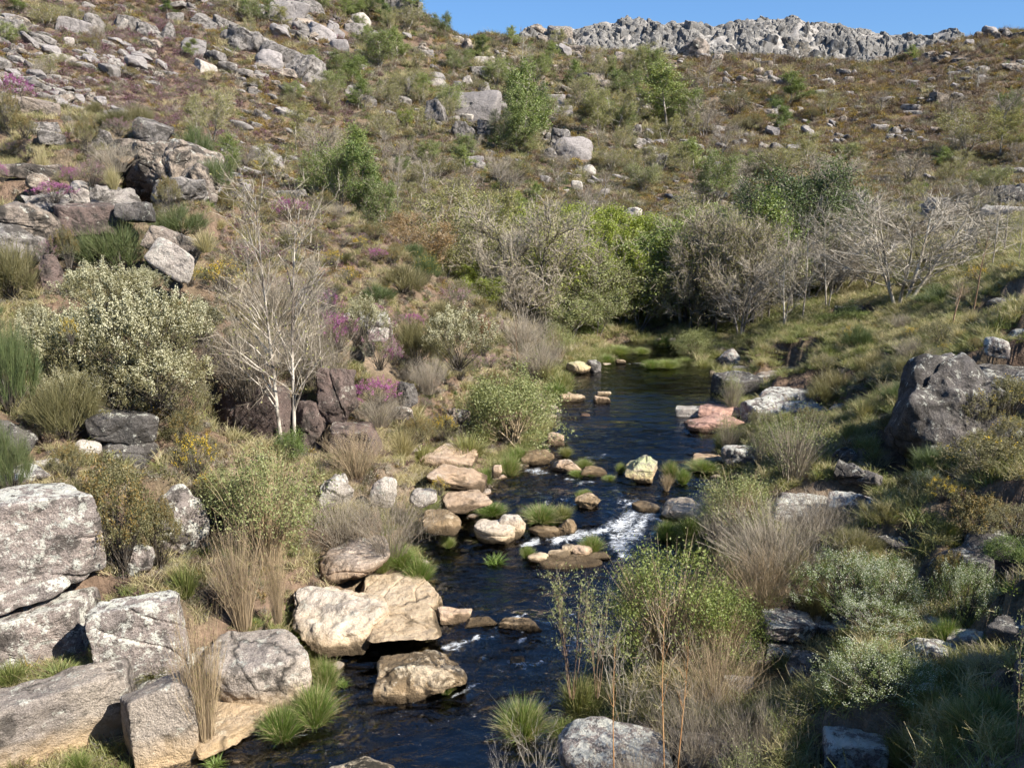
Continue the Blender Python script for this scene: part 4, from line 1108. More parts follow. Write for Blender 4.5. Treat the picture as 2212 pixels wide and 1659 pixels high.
def tube(bag, pts, rad, sides=5, m=0):
    pts = np.asarray(pts, float); n = len(pts)
    rad = np.broadcast_to(np.asarray(rad, float), (n,))
    d = np.gradient(pts, axis=0); d /= np.linalg.norm(d, axis=1)[:, None] + 1e-9
    ref = np.array([0.3, 1, .1]) if abs(d[0, 2]) > .7 else np.array([0, 0, 1.0])
    a = np.cross(d, ref); a /= np.linalg.norm(a, axis=1)[:, None] + 1e-9
    b = np.cross(d, a)
    th = np.linspace(0, 2 * math.pi, sides, endpoint=False)
    V = pts[:, None] + rad[:, None, None] * (np.cos(th)[None, :, None] * a[:, None] + np.sin(th)[None, :, None] * b[:, None])
    i = np.arange(n * sides).reshape(n, sides); j = np.roll(i, -1, 1)
    q = np.stack([i[:-1], j[:-1], j[1:], i[1:]], -1).reshape(-1, 4)
    bag.add(V.reshape(-1, 3), q, m)

def wander(rg, p, d, L, n, jit, lift=0.0):
    pts = [p]; d = d / np.linalg.norm(d)
    for i in range(n):
        d = d + rg.normal(0, jit, 3) + np.array([0, 0, lift])
        d /= np.linalg.norm(d)
        pts.append(pts[-1] + d * L / n)
    return np.array(pts), d

# ------------------------------------------------------------------ plant materials
G = {}
G['brown'] = leaf_mat('brown_heath', [(.07, .045, .035), (.135, .088, .062), (.19, .135, .10), (.15, .10, .085)])
G['rust'] = leaf_mat('rust_gorse', [(.11, .08, .03), (.20, .14, .045), (.30, .20, .05), (.15, .12, .05)])
G['olive'] = leaf_mat('olive_scrub', [(.085, .08, .032), (.145, .135, .055), (.215, .195, .09), (.17, .14, .07)])
G['grey'] = leaf_mat('grey_green_scrub', [(.10, .095, .06), (.165, .155, .105), (.245, .23, .165), (.20, .165, .125)])
G['green'] = leaf_mat('spring_green', [(.07, .11, .02), (.11, .16, .035), (.17, .21, .05), (.13, .15, .045)])
G['purple'] = leaf_mat('purple_heather', [(.20, .08, .15), (.32, .12, .25), (.16, .10, .09), (.40, .18, .33)])
G['magenta'] = leaf_mat('magenta_blossom', [(.28, .05, .22), (.40, .09, .32), (.48, .16, .40)])
G['pinkish'] = leaf_mat('pink_blossom', [(.36, .16, .26), (.45, .24, .34), (.26, .12, .16)])
G['straw'] = leaf_mat('straw_grass', [(.36, .30, .16), (.48, .41, .24), (.30, .27, .12), (.20, .22, .07)])
G['grass'] = leaf_mat('meadow_grass', [(.10, .13, .03), (.17, .20, .05), (.30, .27, .12), (.22, .23, .07)])
G['tuss'] = leaf_mat('tussock_green', [(.08, .13, .02), (.13, .20, .035), (.20, .27, .06), (.30, .31, .12)], trans=.4)
G['yellow'] = leaf_mat('yellow_blossom', [(.62, .42, .02), (.75, .52, .03), (.55, .36, .03)])
G['cream'] = leaf_mat('cream_blossom', [(.42, .40, .25), (.56, .53, .38), (.32, .31, .16)])
G['white'] = leaf_mat('white_heath_blossom', [(.48, .50, .38), (.62, .62, .52), (.30, .35, .18)])
G['willow'] = leaf_mat('willow_leaf', [(.14, .165, .055), (.22, .245, .09), (.30, .315, .13), (.19, .205, .07)], trans=.4)
G['willow2'] = leaf_mat('young_green_leaf', [(.10, .14, .025), (.17, .22, .045), (.25, .29, .075), (.14, .15, .05)], trans=.4)
G['darkleaf'] = leaf_mat('dark_evergreen_leaf', [(.05, .075, .02), (.08, .115, .03), (.12, .155, .05)], trans=.2)
G['birchleaf'] = leaf_mat('birch_leaf', [(.13, .18, .04), (.20, .25, .065), (.27, .31, .10)], trans=.4)
G['oliveleaf'] = leaf_mat('olive_bud_leaf', [(.17, .17, .05), (.25, .25, .08), (.33, .31, .115)], trans=.4)
G['limeleaf'] = leaf_mat('lime_leaf', [(.14, .18, .015), (.22, .27, .025), (.29, .33, .05)], trans=.4)
G['orangeleaf'] = leaf_mat('orange_bud_leaf', [(.12, .075, .03), (.19, .115, .04), (.26, .16, .055)], trans=.3)
G['twig'] = leaf_mat('grey_twig', [(.17, .14, .105), (.27, .23, .175), (.37, .32, .25)], trans=.1)
G['darktwig'] = leaf_mat('dark_twig', [(.05, .045, .04), (.10, .09, .08), (.16, .14, .12)], trans=.1)
G['paletwig'] = leaf_mat('pale_twig', [(.25, .22, .175), (.34, .30, .245), (.20, .175, .135)], trans=.1)
G['cane'] = leaf_mat('tan_cane', [(.26, .19, .11), (.38, .29, .18), (.20, .15, .10)], trans=.1)

G['broom'] = leaf_mat('broom_green', [(.055, .085, .025), (.09, .12, .04), (.13, .16, .06), (.11, .11, .05)], trans=.3)
G['dead'] = leaf_mat('dead_bracken', [(.20, .11, .05), (.28, .16, .08), (.15, .09, .05)])
G['rootwood'] = leaf_mat('dark_stems', [(.05, .04, .03), (.09, .075, .06)], trans=.05)
B_BIRCH = bark_mat('white_birch_bark', (.11, .09, .075), (.48, .43, .36), 16, .5, .50)
B_PALE = bark_mat('pale_lichen_bark', (.20, .17, .13), (.44, .40, .33), 14, .5)
B_GREY = bark_mat('grey_bark', (.12, .105, .09), (.30, .27, .24), 12, .4)
B_DARK = bark_mat('dark_bark', (.035, .03, .026), (.10, .09, .08), 12, .4)
B_ORANGE = bark_mat('orange_bark', (.36, .18, .07), (.48, .29, .14), 12, .4)
B_BROWN = bark_mat('brown_bark', (.16, .10, .06), (.30, .21, .14), 12, .4)

# ------------------------------------------------------------------ plant builders: return [(part name, mesh), ...] about 1 m tall
def blobs(rg, n, rx=.45, rz=.3, zc=.6, r=.16):
    """centres of foliage clusters spread through a dome"""
    d = rg.normal(size=(n, 3)); d /= np.linalg.norm(d, axis=1)[:, None]
    d[:, 2] = np.abs(d[:, 2]) * 1.1 - .25
    rad = rg.uniform(.45, 1.0, n) ** .6
    rad = rad * (1 + .38 * vnoise(d * 2.6 + rg.uniform(0, 90), 4))
    c = d * rad[:, None] * np.array([rx, rx, rz * 1.5])
    c[:, 2] += zc - .12
    return c

def mk_leafy(seed, leaf, stem, n_blob=46, per=110, size=.035, rx=.5, zc=.52, rz=.34, stems=26, r=.11, asp=.5, cane=0, canem=None):
    rg = np.random.default_rng(seed)
    c = blobs(rg, n_blob, rx, rz, zc)
    rr = rg.uniform(.6, 1.4, n_blob) * r
    lf = Bag()
    pts = (c[:, None] + rg.normal(size=(n_blob, per, 3)) * rr[:, None, None] * np.array([1, 1, .9])).reshape(-1, 3)
    pts = pts[pts[:, 2] > .02]
    leaves(lf, pts, rg.uniform(.6, 1.3, len(pts)) * size, 0, rg, asp, up=(0, 0, .4))
    st = Bag()
    for i in range(stems):
        tgt = c[rg.integers(n_blob)]
        b = np.array([*rg.normal(0, .05, 2), 0])
        mid = (b + tgt) / 2 + np.array([*(tgt[:2] * -.15), .08]) + rg.normal(0, .03, 3)
        t = np.linspace(0, 1, 5)[:, None]
        pl = (1 - t) ** 2 * b + 2 * t * (1 - t) * mid + t ** 2 * tgt
        tube(st, pl, np.linspace(.010, .003, 5), 4)
    A = c[rg.integers(n_blob, size=160)] + rg.normal(0, r * .5, (160, 3))
    ribbons(st, A * np.array([.6, .6, .5]), A * np.array([.9, .9, .75]), A + rg.normal(0, .05, (160, 3)), .005, 2, 0, rg)
    out = [('stems', st.mesh('stems', [G[stem]])), ('foliage', lf.mesh('foliage', [G[leaf]]))]
    if cane:
        cb = Bag()
        a = rg.uniform(0, 2 * math.pi, cane); s_ = rg.uniform(.1, .62, cane)
        A = np.stack([np.cos(a) * s_ * .22, np.sin(a) * s_ * .22, np.zeros(cane)], 1)
        C = np.stack([np.cos(a) * s_ * .9, np.sin(a) * s_ * .9, rg.uniform(.45, .95, cane)], 1)
        Bm = (A + C) / 2 + np.stack([-np.cos(a) * .1 * s_, -np.sin(a) * .1 * s_, np.full(cane, .08)], 1)
        ribbons(cb, A, Bm, C, rg.uniform(.006, .011, cane), 4, 0, rg)
        out.append(('canes', cb.mesh('canes', [G[canem or 'cane']])))
    return out

def mk_canes(seed, m='cane', n=420, w=.007, spread=.55, twigs=700, leaf=None, nleaf=0, lsize=.02):
    rg = np.random.default_rng(seed)
    cb = Bag()
    a = rg.uniform(0, 2 * math.pi, n); s_ = rg.uniform(0, 1, n) ** .7 * spread
    A = np.stack([np.cos(a) * s_ * .25, np.sin(a) * s_ * .25, np.zeros(n)], 1)
    h = rg.uniform(.5, 1.0, n) * (1 - .35 * s_)
    C = np.stack([np.cos(a) * s_, np.sin(a) * s_, h], 1) + rg.normal(0, .03, (n, 3))
    Bm = (A * .6 + C * .4) + np.stack([np.cos(a) * s_ * -.12, np.sin(a) * s_ * -.12, np.full(n, .1)], 1)
    ribbons(cb, A, Bm, C, rg.uniform(.6, 1.3, n) * w, 4, 0, rg, .3)
    out = [('canes', cb.mesh('canes', [G[m]]))]
    tb = Bag()
    i = rg.integers(n, size=twigs); t = rg.uniform(.4, 1, twigs)[:, None]
    P0 = (1 - t) ** 2 * A[i] + 2 * t * (1 - t) * Bm[i] + t ** 2 * C[i]
    dr = rg.normal(0, .05, (twigs, 3)) + np.array([0, 0, .09]) + (C[i] - A[i]) * .06
    ribbons(tb, P0, P0 + dr * .5, P0 + dr + rg.normal(0, .012, (twigs, 3)), w * .5, 2, 0, rg)
    out.append(('twigs', tb.mesh('twigs', [G[m]])))
    if nleaf:
        lb = Bag()
        i = rg.integers(twigs, size=nleaf)
        leaves(lb, P0[i] + dr[i] * rg.uniform(.2, 1.1, nleaf)[:, None] + rg.normal(0, .01, (nleaf, 3)), rg.uniform(.6, 1.3, nleaf) * lsize, 0, rg, .5)
        out.append(('foliage', lb.mesh('foliage', [G[leaf]])))
    return out

def mk_broom(seed, m='broom', n=2600, blossom=None, nb=0, spread=.5, w=.006):
    rg = np.random.default_rng(seed)
    # upright brushes fanning from branch ends
    k = 60
    a = rg.uniform(0, 2 * math.pi, k); s_ = rg.uniform(0, 1, k) ** .6 * spread
    E = np.stack([np.cos(a) * s_, np.sin(a) * s_, rg.uniform(.2, .6, k) * (1.15 - s_)], 1)
    st = Bag()
    ribbons(st, E * np.array([.15, .15, 0]), E * np.array([.5, .5, .7]), E, .02, 3, 0, rg)
    i = rg.integers(k, size=n)
    out = E[i] * np.array([1, 1, 0]); 
    A = E[i] + rg.normal(0, .03, (n, 3))
    L = rg.uniform(.15, .42, n)[:, None]
    d = out * .9 + np.array([0, 0, .8]) + rg.normal(0, .28, (n, 3)); d /= np.linalg.norm(d, axis=1)[:, None]
    C = A + d * L
    ribbons(st, A, (A + C) / 2 + out * .06 * L, C, w, 2, 1, rg, .3)
    res = [('stems', st.mesh('stems', [G['rootwood'], G[m]]))]
    if nb:
        bb = Bag(); j = rg.integers(n, size=nb)
        leaves(bb, A[j] + (C - A)[j] * rg.uniform(.5, 1.05, nb)[:, None] + rg.normal(0, .01, (nb, 3)), .022, 0, rg, .8)
        res.append(('blossom', bb.mesh('blossom', [G[blossom]])))
    return res

def mk_plume(seed, leaf, blossom, n_plume=230, fl=.55, size=.02, dense=26, spread=.5, bl=9):
    """heaths: upright sprays of tiny leaves, the outer ones tipped with blossom"""
    rg = np.random.default_rng(seed)
    c = blobs(rg, n_plume, spread, .34, .56)
    lf = Bag(); bb = Bag(); st = Bag()
    L = rg.uniform(.10, .20, n_plume)
    out = c - np.array([0, 0, .25]); out /= np.linalg.norm(out, axis=1)[:, None]
    d = out * .7 + np.array([0, 0, .8]); d /= np.linalg.norm(d, axis=1)[:, None]
    t = rg.uniform(0, 1, (n_plume, dense))
    pts = c[:, None] + d[:, None] * (t * L[:, None])[..., None] + rg.normal(0, 1, (n_plume, dense, 3)) * (.026 * (1.25 - t))[..., None]
    leaves(lf, pts.reshape(-1, 3), rg.uniform(.7, 1.3, n_plume * dense) * size * 1.25, 0, rg, .5, up=(0, 0, .8))
    fn = vnoise(c * 5.5 + seed * .37, 8)
    f = rg.random(n_plume) < (fl * sstep(.25, .6, c[:, 2] + rg.normal(0, .1, n_plume)) * sstep(-.35, .2, fn))
    ft = c[f]; fd = d[f]; fL = L[f]
    if len(ft):
        nb = bl * 3
        t = rg.uniform(.35, 1.15, (len(ft), nb))
        pts = ft[:, None] + fd[:, None] * (t * fL[:, None])[..., None] + rg.normal(0, 1, (len(ft), nb, 3)) * (.026 * (1.3 - t * .6))[..., None]
        leaves(bb, pts.reshape(-1, 3), rg.uniform(.7, 1.3, len(ft) * nb) * size * .95, 0, rg, .8)
    j = rg.integers(n_plume, size=90)
    b0 = rg.normal(0, .05, (90, 3)) * np.array([1, 1, 0])
    ribbons(st, b0, (b0 + c[j]) / 2 + rg.normal(0, .05, (90, 3)), c[j], .012, 4, 0, rg, .4)
    return [('stems', st.mesh('stems', [G['rootwood']])), ('foliage', lf.mesh('foliage', [G[leaf]])), ('blossom', bb.mesh('blossom', [G[blossom]]))]

def mk_tussock(seed, m='tuss', n=900, w=.02, arch=.55):
    rg = np.random.default_rng(seed); b = Bag()
    a = rg.uniform(0, 2 * math.pi, n); s_ = rg.uniform(0, 1, n) ** .6
    A = np.stack([np.cos(a) * s_ * .22, np.sin(a) * s_ * .22, np.zeros(n)], 1)
    h = (1 - .45 * s_ ** 2) * rg.uniform(.6, 1.0, n)
    C = np.stack([np.cos(a) * s_ * arch, np.sin(a) * s_ * arch, h * .8], 1) + rg.normal(0, .10, (n, 3))
    Bm = A * .5 + C * .5 + np.stack([0 * a, 0 * a, h * .3], 1)
    ribbons(b, A, Bm, C, rg.uniform(.6, 1.2, n) * w, 3, 0, rg, .1)
    return b

def mk_clump(seed, m, m2=None, n=150, kind='bush', f2=.25, size=.085):
    """low cover: a dome of short sprigs and leaves about 1 m wide"""
    rg = np.random.default_rng(seed); b = Bag()
    if kind == 'grass':
        a = rg.uniform(0, 2 * math.pi, n); s_ = rg.uniform(0, 1, n) ** .5 * .5
        A = np.stack([np.cos(a) * s_, np.sin(a) * s_, np.zeros(n)], 1)
        d = rg.normal(0, .16, (n, 3)); d[:, 2] = rg.uniform(.3, .75, n)
        ribbons(b, A, A + d * .6, A + d * np.array([1.9, 1.9, .85]), rg.uniform(.018, .035, n), 2, 0, rg)
    else:
        c = rg.normal(size=(n, 3)); c /= np.linalg.norm(c, axis=1)[:, None]; c[:, 2] = np.abs(c[:, 2])
        c *= rg.uniform(.45, 1, n)[:, None] * np.array([.52, .52, .55])
        lump = .75 + .35 * vnoise(c * 4 + seed, seed)
        c *= lump[:, None]
        h = n // 2
        leaves(b, c[:h], rg.uniform(.6, 1.4, h) * size, 0, rg, .6)
        d = c[h:] * .5 + rg.normal(0, .07, (n - h, 3)) + np.array([0, 0, .12])
        ribbons(b, c[h:] * .6, c[h:], c[h:] + d * .55, size * .32, 2, 0, rg)
        if m2:
            k = int(n * f2); j = rg.integers(n, size=k)
            leaves(b, c[j] * 1.08 + np.array([0, 0, .03]), rg.uniform(.5, 1.1, k) * size * .75, 1, rg, .8)
    return b.mesh('sprigs', [G[m]] + ([G[m2]] if m2 else []))

def mk_tree(seed, bark, twig, h=1.0, stems=1, lean=.12, n1=16, l1=.34, n2=6, l2=.16, n3=5, l3=.09, r0=.018, start=.22, up1=.5, leaf=None, nleaf=0, lsize=.02, wide=1.0, jit=.10, tw=.0035, stem_h=(.75, 1.0), lcl=.03, asp=.7, sj=.033):
    rg = np.random.default_rng(seed)
    tk = Bag(); br = Bag(); tb = Bag(); tips = []
    TA = []; TB = []; TC = []
    for s in range(stems):
        a = rg.uniform(0, 2 * math.pi) if stems > 1 else rg.uniform(0, 6.28)
        if stems > 1: a = 2 * math.pi * s / stems + rg.uniform(-.5, .5)
        ln = lean * (rg.uniform(.6, 1.2) if stems > 1 else rg.uniform(0, .6))
        d = np.array([math.cos(a) * ln, math.sin(a) * ln, 1.0])
        H = h * (rg.uniform(*stem_h) if stems > 1 else 1.0)
        b0 = np.array([math.cos(a), math.sin(a), 0]) * (.02 if stems > 1 else 0)
        pl, _ = wander(rg, b0 - np.array([0, 0, .03]), d, H * .98, 12, sj, .02)
        rr = r0 * (1.25 - .15 * stems ** .5) * np.linspace(1, .12, 13) ** .9 * (H / h)
        tube(tk, pl, rr, 6)
        for i in range(n1):
            t = start + (1 - start) * (i + rg.uniform(0, 1)) / n1
            k = min(int(t * 12), 11); p = pl[k] + (pl[k + 1] - pl[k]) * (t * 12 - k)
            aa = rg.uniform(0, 2 * math.pi) if stems == 1 else a + rg.normal(0, 1.2)
            L1 = l1 * wide * (1.15 - .75 * t) * rg.uniform(.6, 1.2) * (1.0 if t > start + .1 else .8)
            dd = np.array([math.cos(aa), math.sin(aa), up1 + rg.normal(0, .15)])
            q, de = wander(rg, p, dd, L1, 6, jit, .03)
            rb = max(rr[k] * .45, tw * .8)
            tube(br, q, np.linspace(rb, tw * .6, 7), 4)
            for j in range(n2):
                t2 = rg.uniform(.2, 1.0); k2 = min(int(t2 * 6), 5); p2 = q[k2] + (q[k2 + 1] - q[k2]) * (t2 * 6 - k2)
                dd2 = (q[k2 + 1] - q[k2]) / np.linalg.norm(q[k2 + 1] - q[k2]) + rg.normal(0, .55, 3) + np.array([0, 0, .22])
                q2, de2 = wander(rg, p2, dd2, l2 * wide * rg.uniform(.5, 1.2) * (1.2 - .5 * t), 3, jit, .04)
                TA.append(q2[0]); TB.append(q2[1] * .5 + q2[2] * .5); TC.append(q2[3]); 
                m = n3
                base = q2[rg.integers(1, 4, size=m)]
                dv = de2 + rg.normal(0, .6, (m, 3)) + np.array([0, 0, .15]); dv /= np.linalg.norm(dv, axis=1)[:, None]
                e = base + dv * (l3 * wide * rg.uniform(.4, 1.2, m))[:, None]
                tips.append(np.concatenate([base, e, (base + e) / 2]))
                for x in range(m): TA.append(base[x]); TB.append((base[x] + e[x]) / 2 + rg.normal(0, .006, 3)); TC.append(e[x])
    TA = np.array(TA); TB = np.array(TB); TC = np.array(TC)
    ln_ = np.linalg.norm(TC - TA, axis=1)
    ribbons(tb, TA, TB, TC, tw * (.6 + 5 * ln_), 2, 0, rg, .35)
    tips = np.concatenate(tips)
    out = [('trunk', tk.mesh('trunk', [bark], True)), ('branches', br.mesh('branches', [bark], True)), ('twigs', tb.mesh('twigs', [G[twig]]))]
    if leaf:
        lb = Bag(); j = rg.integers(len(tips), size=nleaf)
        leaves(lb, tips[j] + rg.normal(0, lcl, (nleaf, 3)), rg.uniform(.6, 1.3, nleaf) * lsize, 0, rg, asp)
        out.append(('foliage', lb.mesh('foliage', [G[leaf]])))
    return out

PR = {}
def proto(key):
    """each kind is built on first use and shares its meshes after"""
    if key in PR: return PR[key]
    kind, var = key
    s = sum(ord(ch) for ch in kind) * 13 + var * 101
    T = {
     'birch_bare': lambda: mk_tree(s, B_BIRCH, 'twig', stems=2 if var == 0 else 1, lean=.035, n1=30, l1=.25, n2=5, n3=5, l2=.11, l3=.08, r0=.0085, up1=1.5, start=.18, tw=.0018, stem_h=(.9, 1.0), sj=.012, leaf='oliveleaf', nleaf=700, lsize=.008),
     'bare_grey': lambda: mk_tree(s, B_GREY, 'twig', stems=[3, 1, 2][var % 3], lean=.22, n1=15, l1=.42, n2=8, n3=7, r0=.017, up1=.7, start=.2, tw=.004, jit=.13),
     'bare_dark': lambda: mk_tree(s, B_DARK, 'twig', stems=[2, 1, 3][var % 3], lean=.25, n1=16, l1=.45, n2=9, n3=8, r0=.018, up1=.5, start=.2, tw=.0045, leaf='oliveleaf', nleaf=4200, lsize=.012),
     'bare_pale': lambda: mk_tree(s, B_PALE, 'paletwig', stems=[5, 2, 1][var % 3], lean=[.34, .16, .1][var % 3], n1=13, l1=.46, n2=8, n3=6, r0=.015, up1=.6, start=.2, tw=.0032, jit=.12),
     'thicket': lambda: mk_tree(s, B_GREY, 'twig', stems=7, lean=.5, n1=9, l1=.35, n2=6, n3=7, r0=.010, up1=.7, start=.15, tw=.005),
     'thicket_pink': lambda: mk_tree(s, B_GREY, 'darktwig', stems=8, lean=.5, n1=9, l1=.3, n2=6, n3=6, r0=.008, up1=.8, start=.12, tw=.005, leaf='pinkish', nleaf=300, lsize=.012),
     'sapling': lambda: mk_tree(s, B_BROWN, 'twig', stems=1, n1=9, l1=.3, n2=4, n3=3, r0=.012, up1=.9, start=.45, tw=.003),
     'leaf_birch': lambda: mk_tree(s, B_PALE, 'twig', stems=[1, 3][var % 2], lean=.2, n1=18, l1=.33, n2=7, n3=5, r0=.013, up1=.7, start=.12, tw=.004, leaf='birchleaf', nleaf=9000, lsize=.02, lcl=.022),
     'leaf_lime': lambda: mk_tree(s, B_PALE, 'twig', stems=[3, 1][var % 2], lean=.28, n1=13, l1=.42, n2=6, n3=5, r0=.014, up1=.7, start=.15, tw=.004, leaf='limeleaf', nleaf=8000, lsize=.02, lcl=.025),
     'leaf_olive': lambda: mk_tree(s, B_PALE, 'twig', stems=[3, 2, 1][var % 3], lean=.28, n1=14, l1=.42, n2=7, n3=6, r0=.014, up1=.7, start=.15, tw=.004, leaf='oliveleaf', nleaf=7000, lsize=.017, lcl=.02),
     'leaf_willow': lambda: mk_tree(s, B_GREY, 'twig', stems=[5, 3][var % 2], lean=.4, n1=13, l1=.36, n2=7, n3=5, r0=.011, up1=.9, start=.25, tw=.004, leaf='willow', nleaf=9000, lsize=.02, lcl=.025),
     'leaf_orange': lambda: mk_tree(s, B_PALE, 'cane', stems=3, lean=.35, n1=14, l1=.4, n2=8, n3=7, r0=.013, up1=.7, start=.15, tw=.0045, leaf='orangeleaf', nleaf=7000, lsize=.018, lcl=.02),
     'leaf_dark': lambda: mk_tree(s, B_PALE, 'darktwig', stems=[4, 2][var % 2], lean=.3, n1=15, l1=.38, n2=8, n3=5, r0=.012, up1=.7, start=.08, tw=.004, leaf='darkleaf', nleaf=15000, lsize=.015, lcl=.032),
     'leaf_midgreen': lambda: mk_tree(s, B_PALE, 'twig', stems=[3, 1][var % 2], lean=.3, n1=15, l1=.38, n2=8, n3=5, r0=.012, up1=.7, start=.1, tw=.004, leaf='green', nleaf=10000, lsize=.022, lcl=.028),
     'orange_stem': lambda: mk_tree(s, B_ORANGE, 'twig', stems=1, n1=10, l1=.22, n2=4, n3=3, r0=.0085, up1=1.2, start=.45, tw=.0022, jit=.08),
     'dead_twigs': lambda: mk_tree(s, B_PALE, 'paletwig', stems=6, lean=.45, n1=6, l1=.25, n2=3, n3=2, r0=.006, up1=1.1, start=.25, tw=.0025, jit=.08),
     'leafy_shoots': lambda: mk_tree(s, B_BROWN, 'twig', stems=5, lean=.22, n1=8, l1=.14, n2=3, n3=3, r0=.006, up1=1.6, start=.3, tw=.0022, leaf='willow', nleaf=1500, lsize=.022, lcl=.008, asp=.5),
     'willow_round': lambda: mk_leafy(s, 'willow', 'cane', 90, 130, .026, rx=.56, zc=.46, rz=.42, r=.085),
     'willow_pale': lambda: mk_leafy(s, 'willow', 'cane', 60, 120, .024, rx=.5, zc=.6, rz=.3, r=.085, cane=190),
     'willow_green': lambda: mk_leafy(s, 'willow2', 'cane', 90, 95, .022, rx=.55, zc=.5, rz=.44, r=.07, cane=200),
     'willow_sparse': lambda: mk_leafy(s, 'willow', 'twig', 60, 55, .022, rx=.52, zc=.55, rz=.35, r=.09, cane=260, canem='twig'),
     'green_bush': lambda: mk_leafy(s, 'green', 'rootwood', 60, 130, .035, rx=.55, zc=.42, rz=.4, r=.09),
     'dark_bush': lambda: mk_leafy(s, 'darkleaf', 'rootwood', 60, 130, .035, rx=.55, zc=.42, rz=.4, r=.09),
     'gorse': lambda: mk_plume(s, 'olive', 'yellow', 300, .16, .02, 30, bl=4),
     'gorse_brown': lambda: mk_plume(s, 'olive', 'rust', 300, .8, .02, 26, bl=10),
     'gorse_yellow': lambda: mk_plume(s, 'olive', 'yellow', 170, .65, .024, 22, bl=6),
     'broom': lambda: mk_broom(s),
     'broom_olive': lambda: mk_broom(s, 'olive'),
     'broom_yellow': lambda: mk_broom(s, 'broom', blossom='yellow', nb=500),
     'tree_heath': lambda: mk_plume(s, 'olive', 'cream', 330, .95, .021, 26, bl=16, spread=.62),
     'white_heath': lambda: mk_plume(s, 'green', 'white', 380, .8, .013, 26, bl=9, spread=.6),
     'olive_heath': lambda: mk_plume(s, 'olive', 'grey', 300, .5, .018, 28, spread=.6),
     'magenta_heather': lambda: mk_plume(s, 'brown', 'magenta', 210, 1.0, .022, 16, bl=9, spread=.6),
     'pink_heather': lambda: mk_plume(s, 'grey', 'pinkish', 210, .8, .02, 18, bl=6, spread=.6),
     'canes': lambda: mk_canes(s, 'cane', 300, .0065, .42, 1200, 'oliveleaf', 900, .014),
     'canes_grey': lambda: mk_canes(s, 'twig', 420, .0045, .7, 3800),
     'canes_wide': lambda: mk_canes(s, 'cane', 420, .005, .75, 2600, 'olive', 500, .015),
     'twig_tangle': lambda: mk_canes(s, 'twig', 240, .0045, .8, 2600, 'olive', 400, .016),
     'dead_bracken': lambda: mk_plume(s, 'dead', 'dead', 120, .6, .03, 24),
    }
    if kind == 'tussock':
        bg_ = mk_tussock(s, 'tuss', 1500, .013, .62); n0 = len(bg_.f)
        dd_ = mk_tussock(s + 5, 'straw', 250 + 170 * (var % 3), .014, .72)
        bg_.add(dd_.v[0], dd_.f[0], 1)
        PR[key] = [('', bg_.mesh('grass_blades', [G['tuss'], G['straw']]))]
    elif kind in ('tussock', 'straw_tuft', 'green_tuft', 'reed_tuft'):
        m, n, w, ar = {'tussock': ('tuss', 2200, .013, .6), 'straw_tuft': ('straw', 650, .018, .7), 'green_tuft': ('grass', 700, .02, .6), 'reed_tuft': ('tuss', 160, .03, .45)}[kind]
        PR[key] = [('', mk_tussock(s, m, n, w, ar).mesh('grass_blades', [G[m]]))]
    else:
        PR[key] = T[kind]()
    return PR[key]

NAMES = {'birch_bare': ('birch_tree', 'birch tree'), 'leaf_birch': ('birch_tree', 'birch tree'), 'sapling': ('sapling', 'sapling'), 'orange_stem': ('sapling', 'sapling'), 'dead_twigs': ('bare_shrub', 'shrub'),
         'thicket': ('bare_shrub', 'shrub'), 'thicket_pink': ('bare_shrub', 'shrub'), 'leafy_shoots': ('willow_bush', 'willow'), 'gorse': ('gorse_bush', 'gorse'), 'gorse_brown': ('gorse_bush', 'gorse'),
         'gorse_yellow': ('gorse_bush', 'gorse'), 'tree_heath': ('tree_heath', 'heath bush'), 'white_heath': ('heath_bush', 'heath bush'), 'olive_heath': ('heath_bush', 'heath bush'),
         'magenta_heather': ('heather_bush', 'heather'), 'pink_heather': ('heather_bush', 'heather'), 'canes': ('cane_clump', 'cane clump'), 'canes_grey': ('bare_shrub', 'shrub'), 'canes_wide': ('cane_clump', 'cane clump'),
         'twig_tangle': ('bare_shrub', 'shrub'), 'tussock': ('grass_tussock', 'grass tussock'), 'straw_tuft': ('grass_tussock', 'grass tussock'), 'green_tuft': ('grass_tussock', 'grass tussock'), 'reed_tuft': ('grass_tussock', 'grass tussock'),
         'green_bush': ('green_bush', 'bush'), 'dark_bush': ('green_bush', 'bush'), 'dead_bracken': ('bracken_clump', 'bracken')}
NPL = [0]
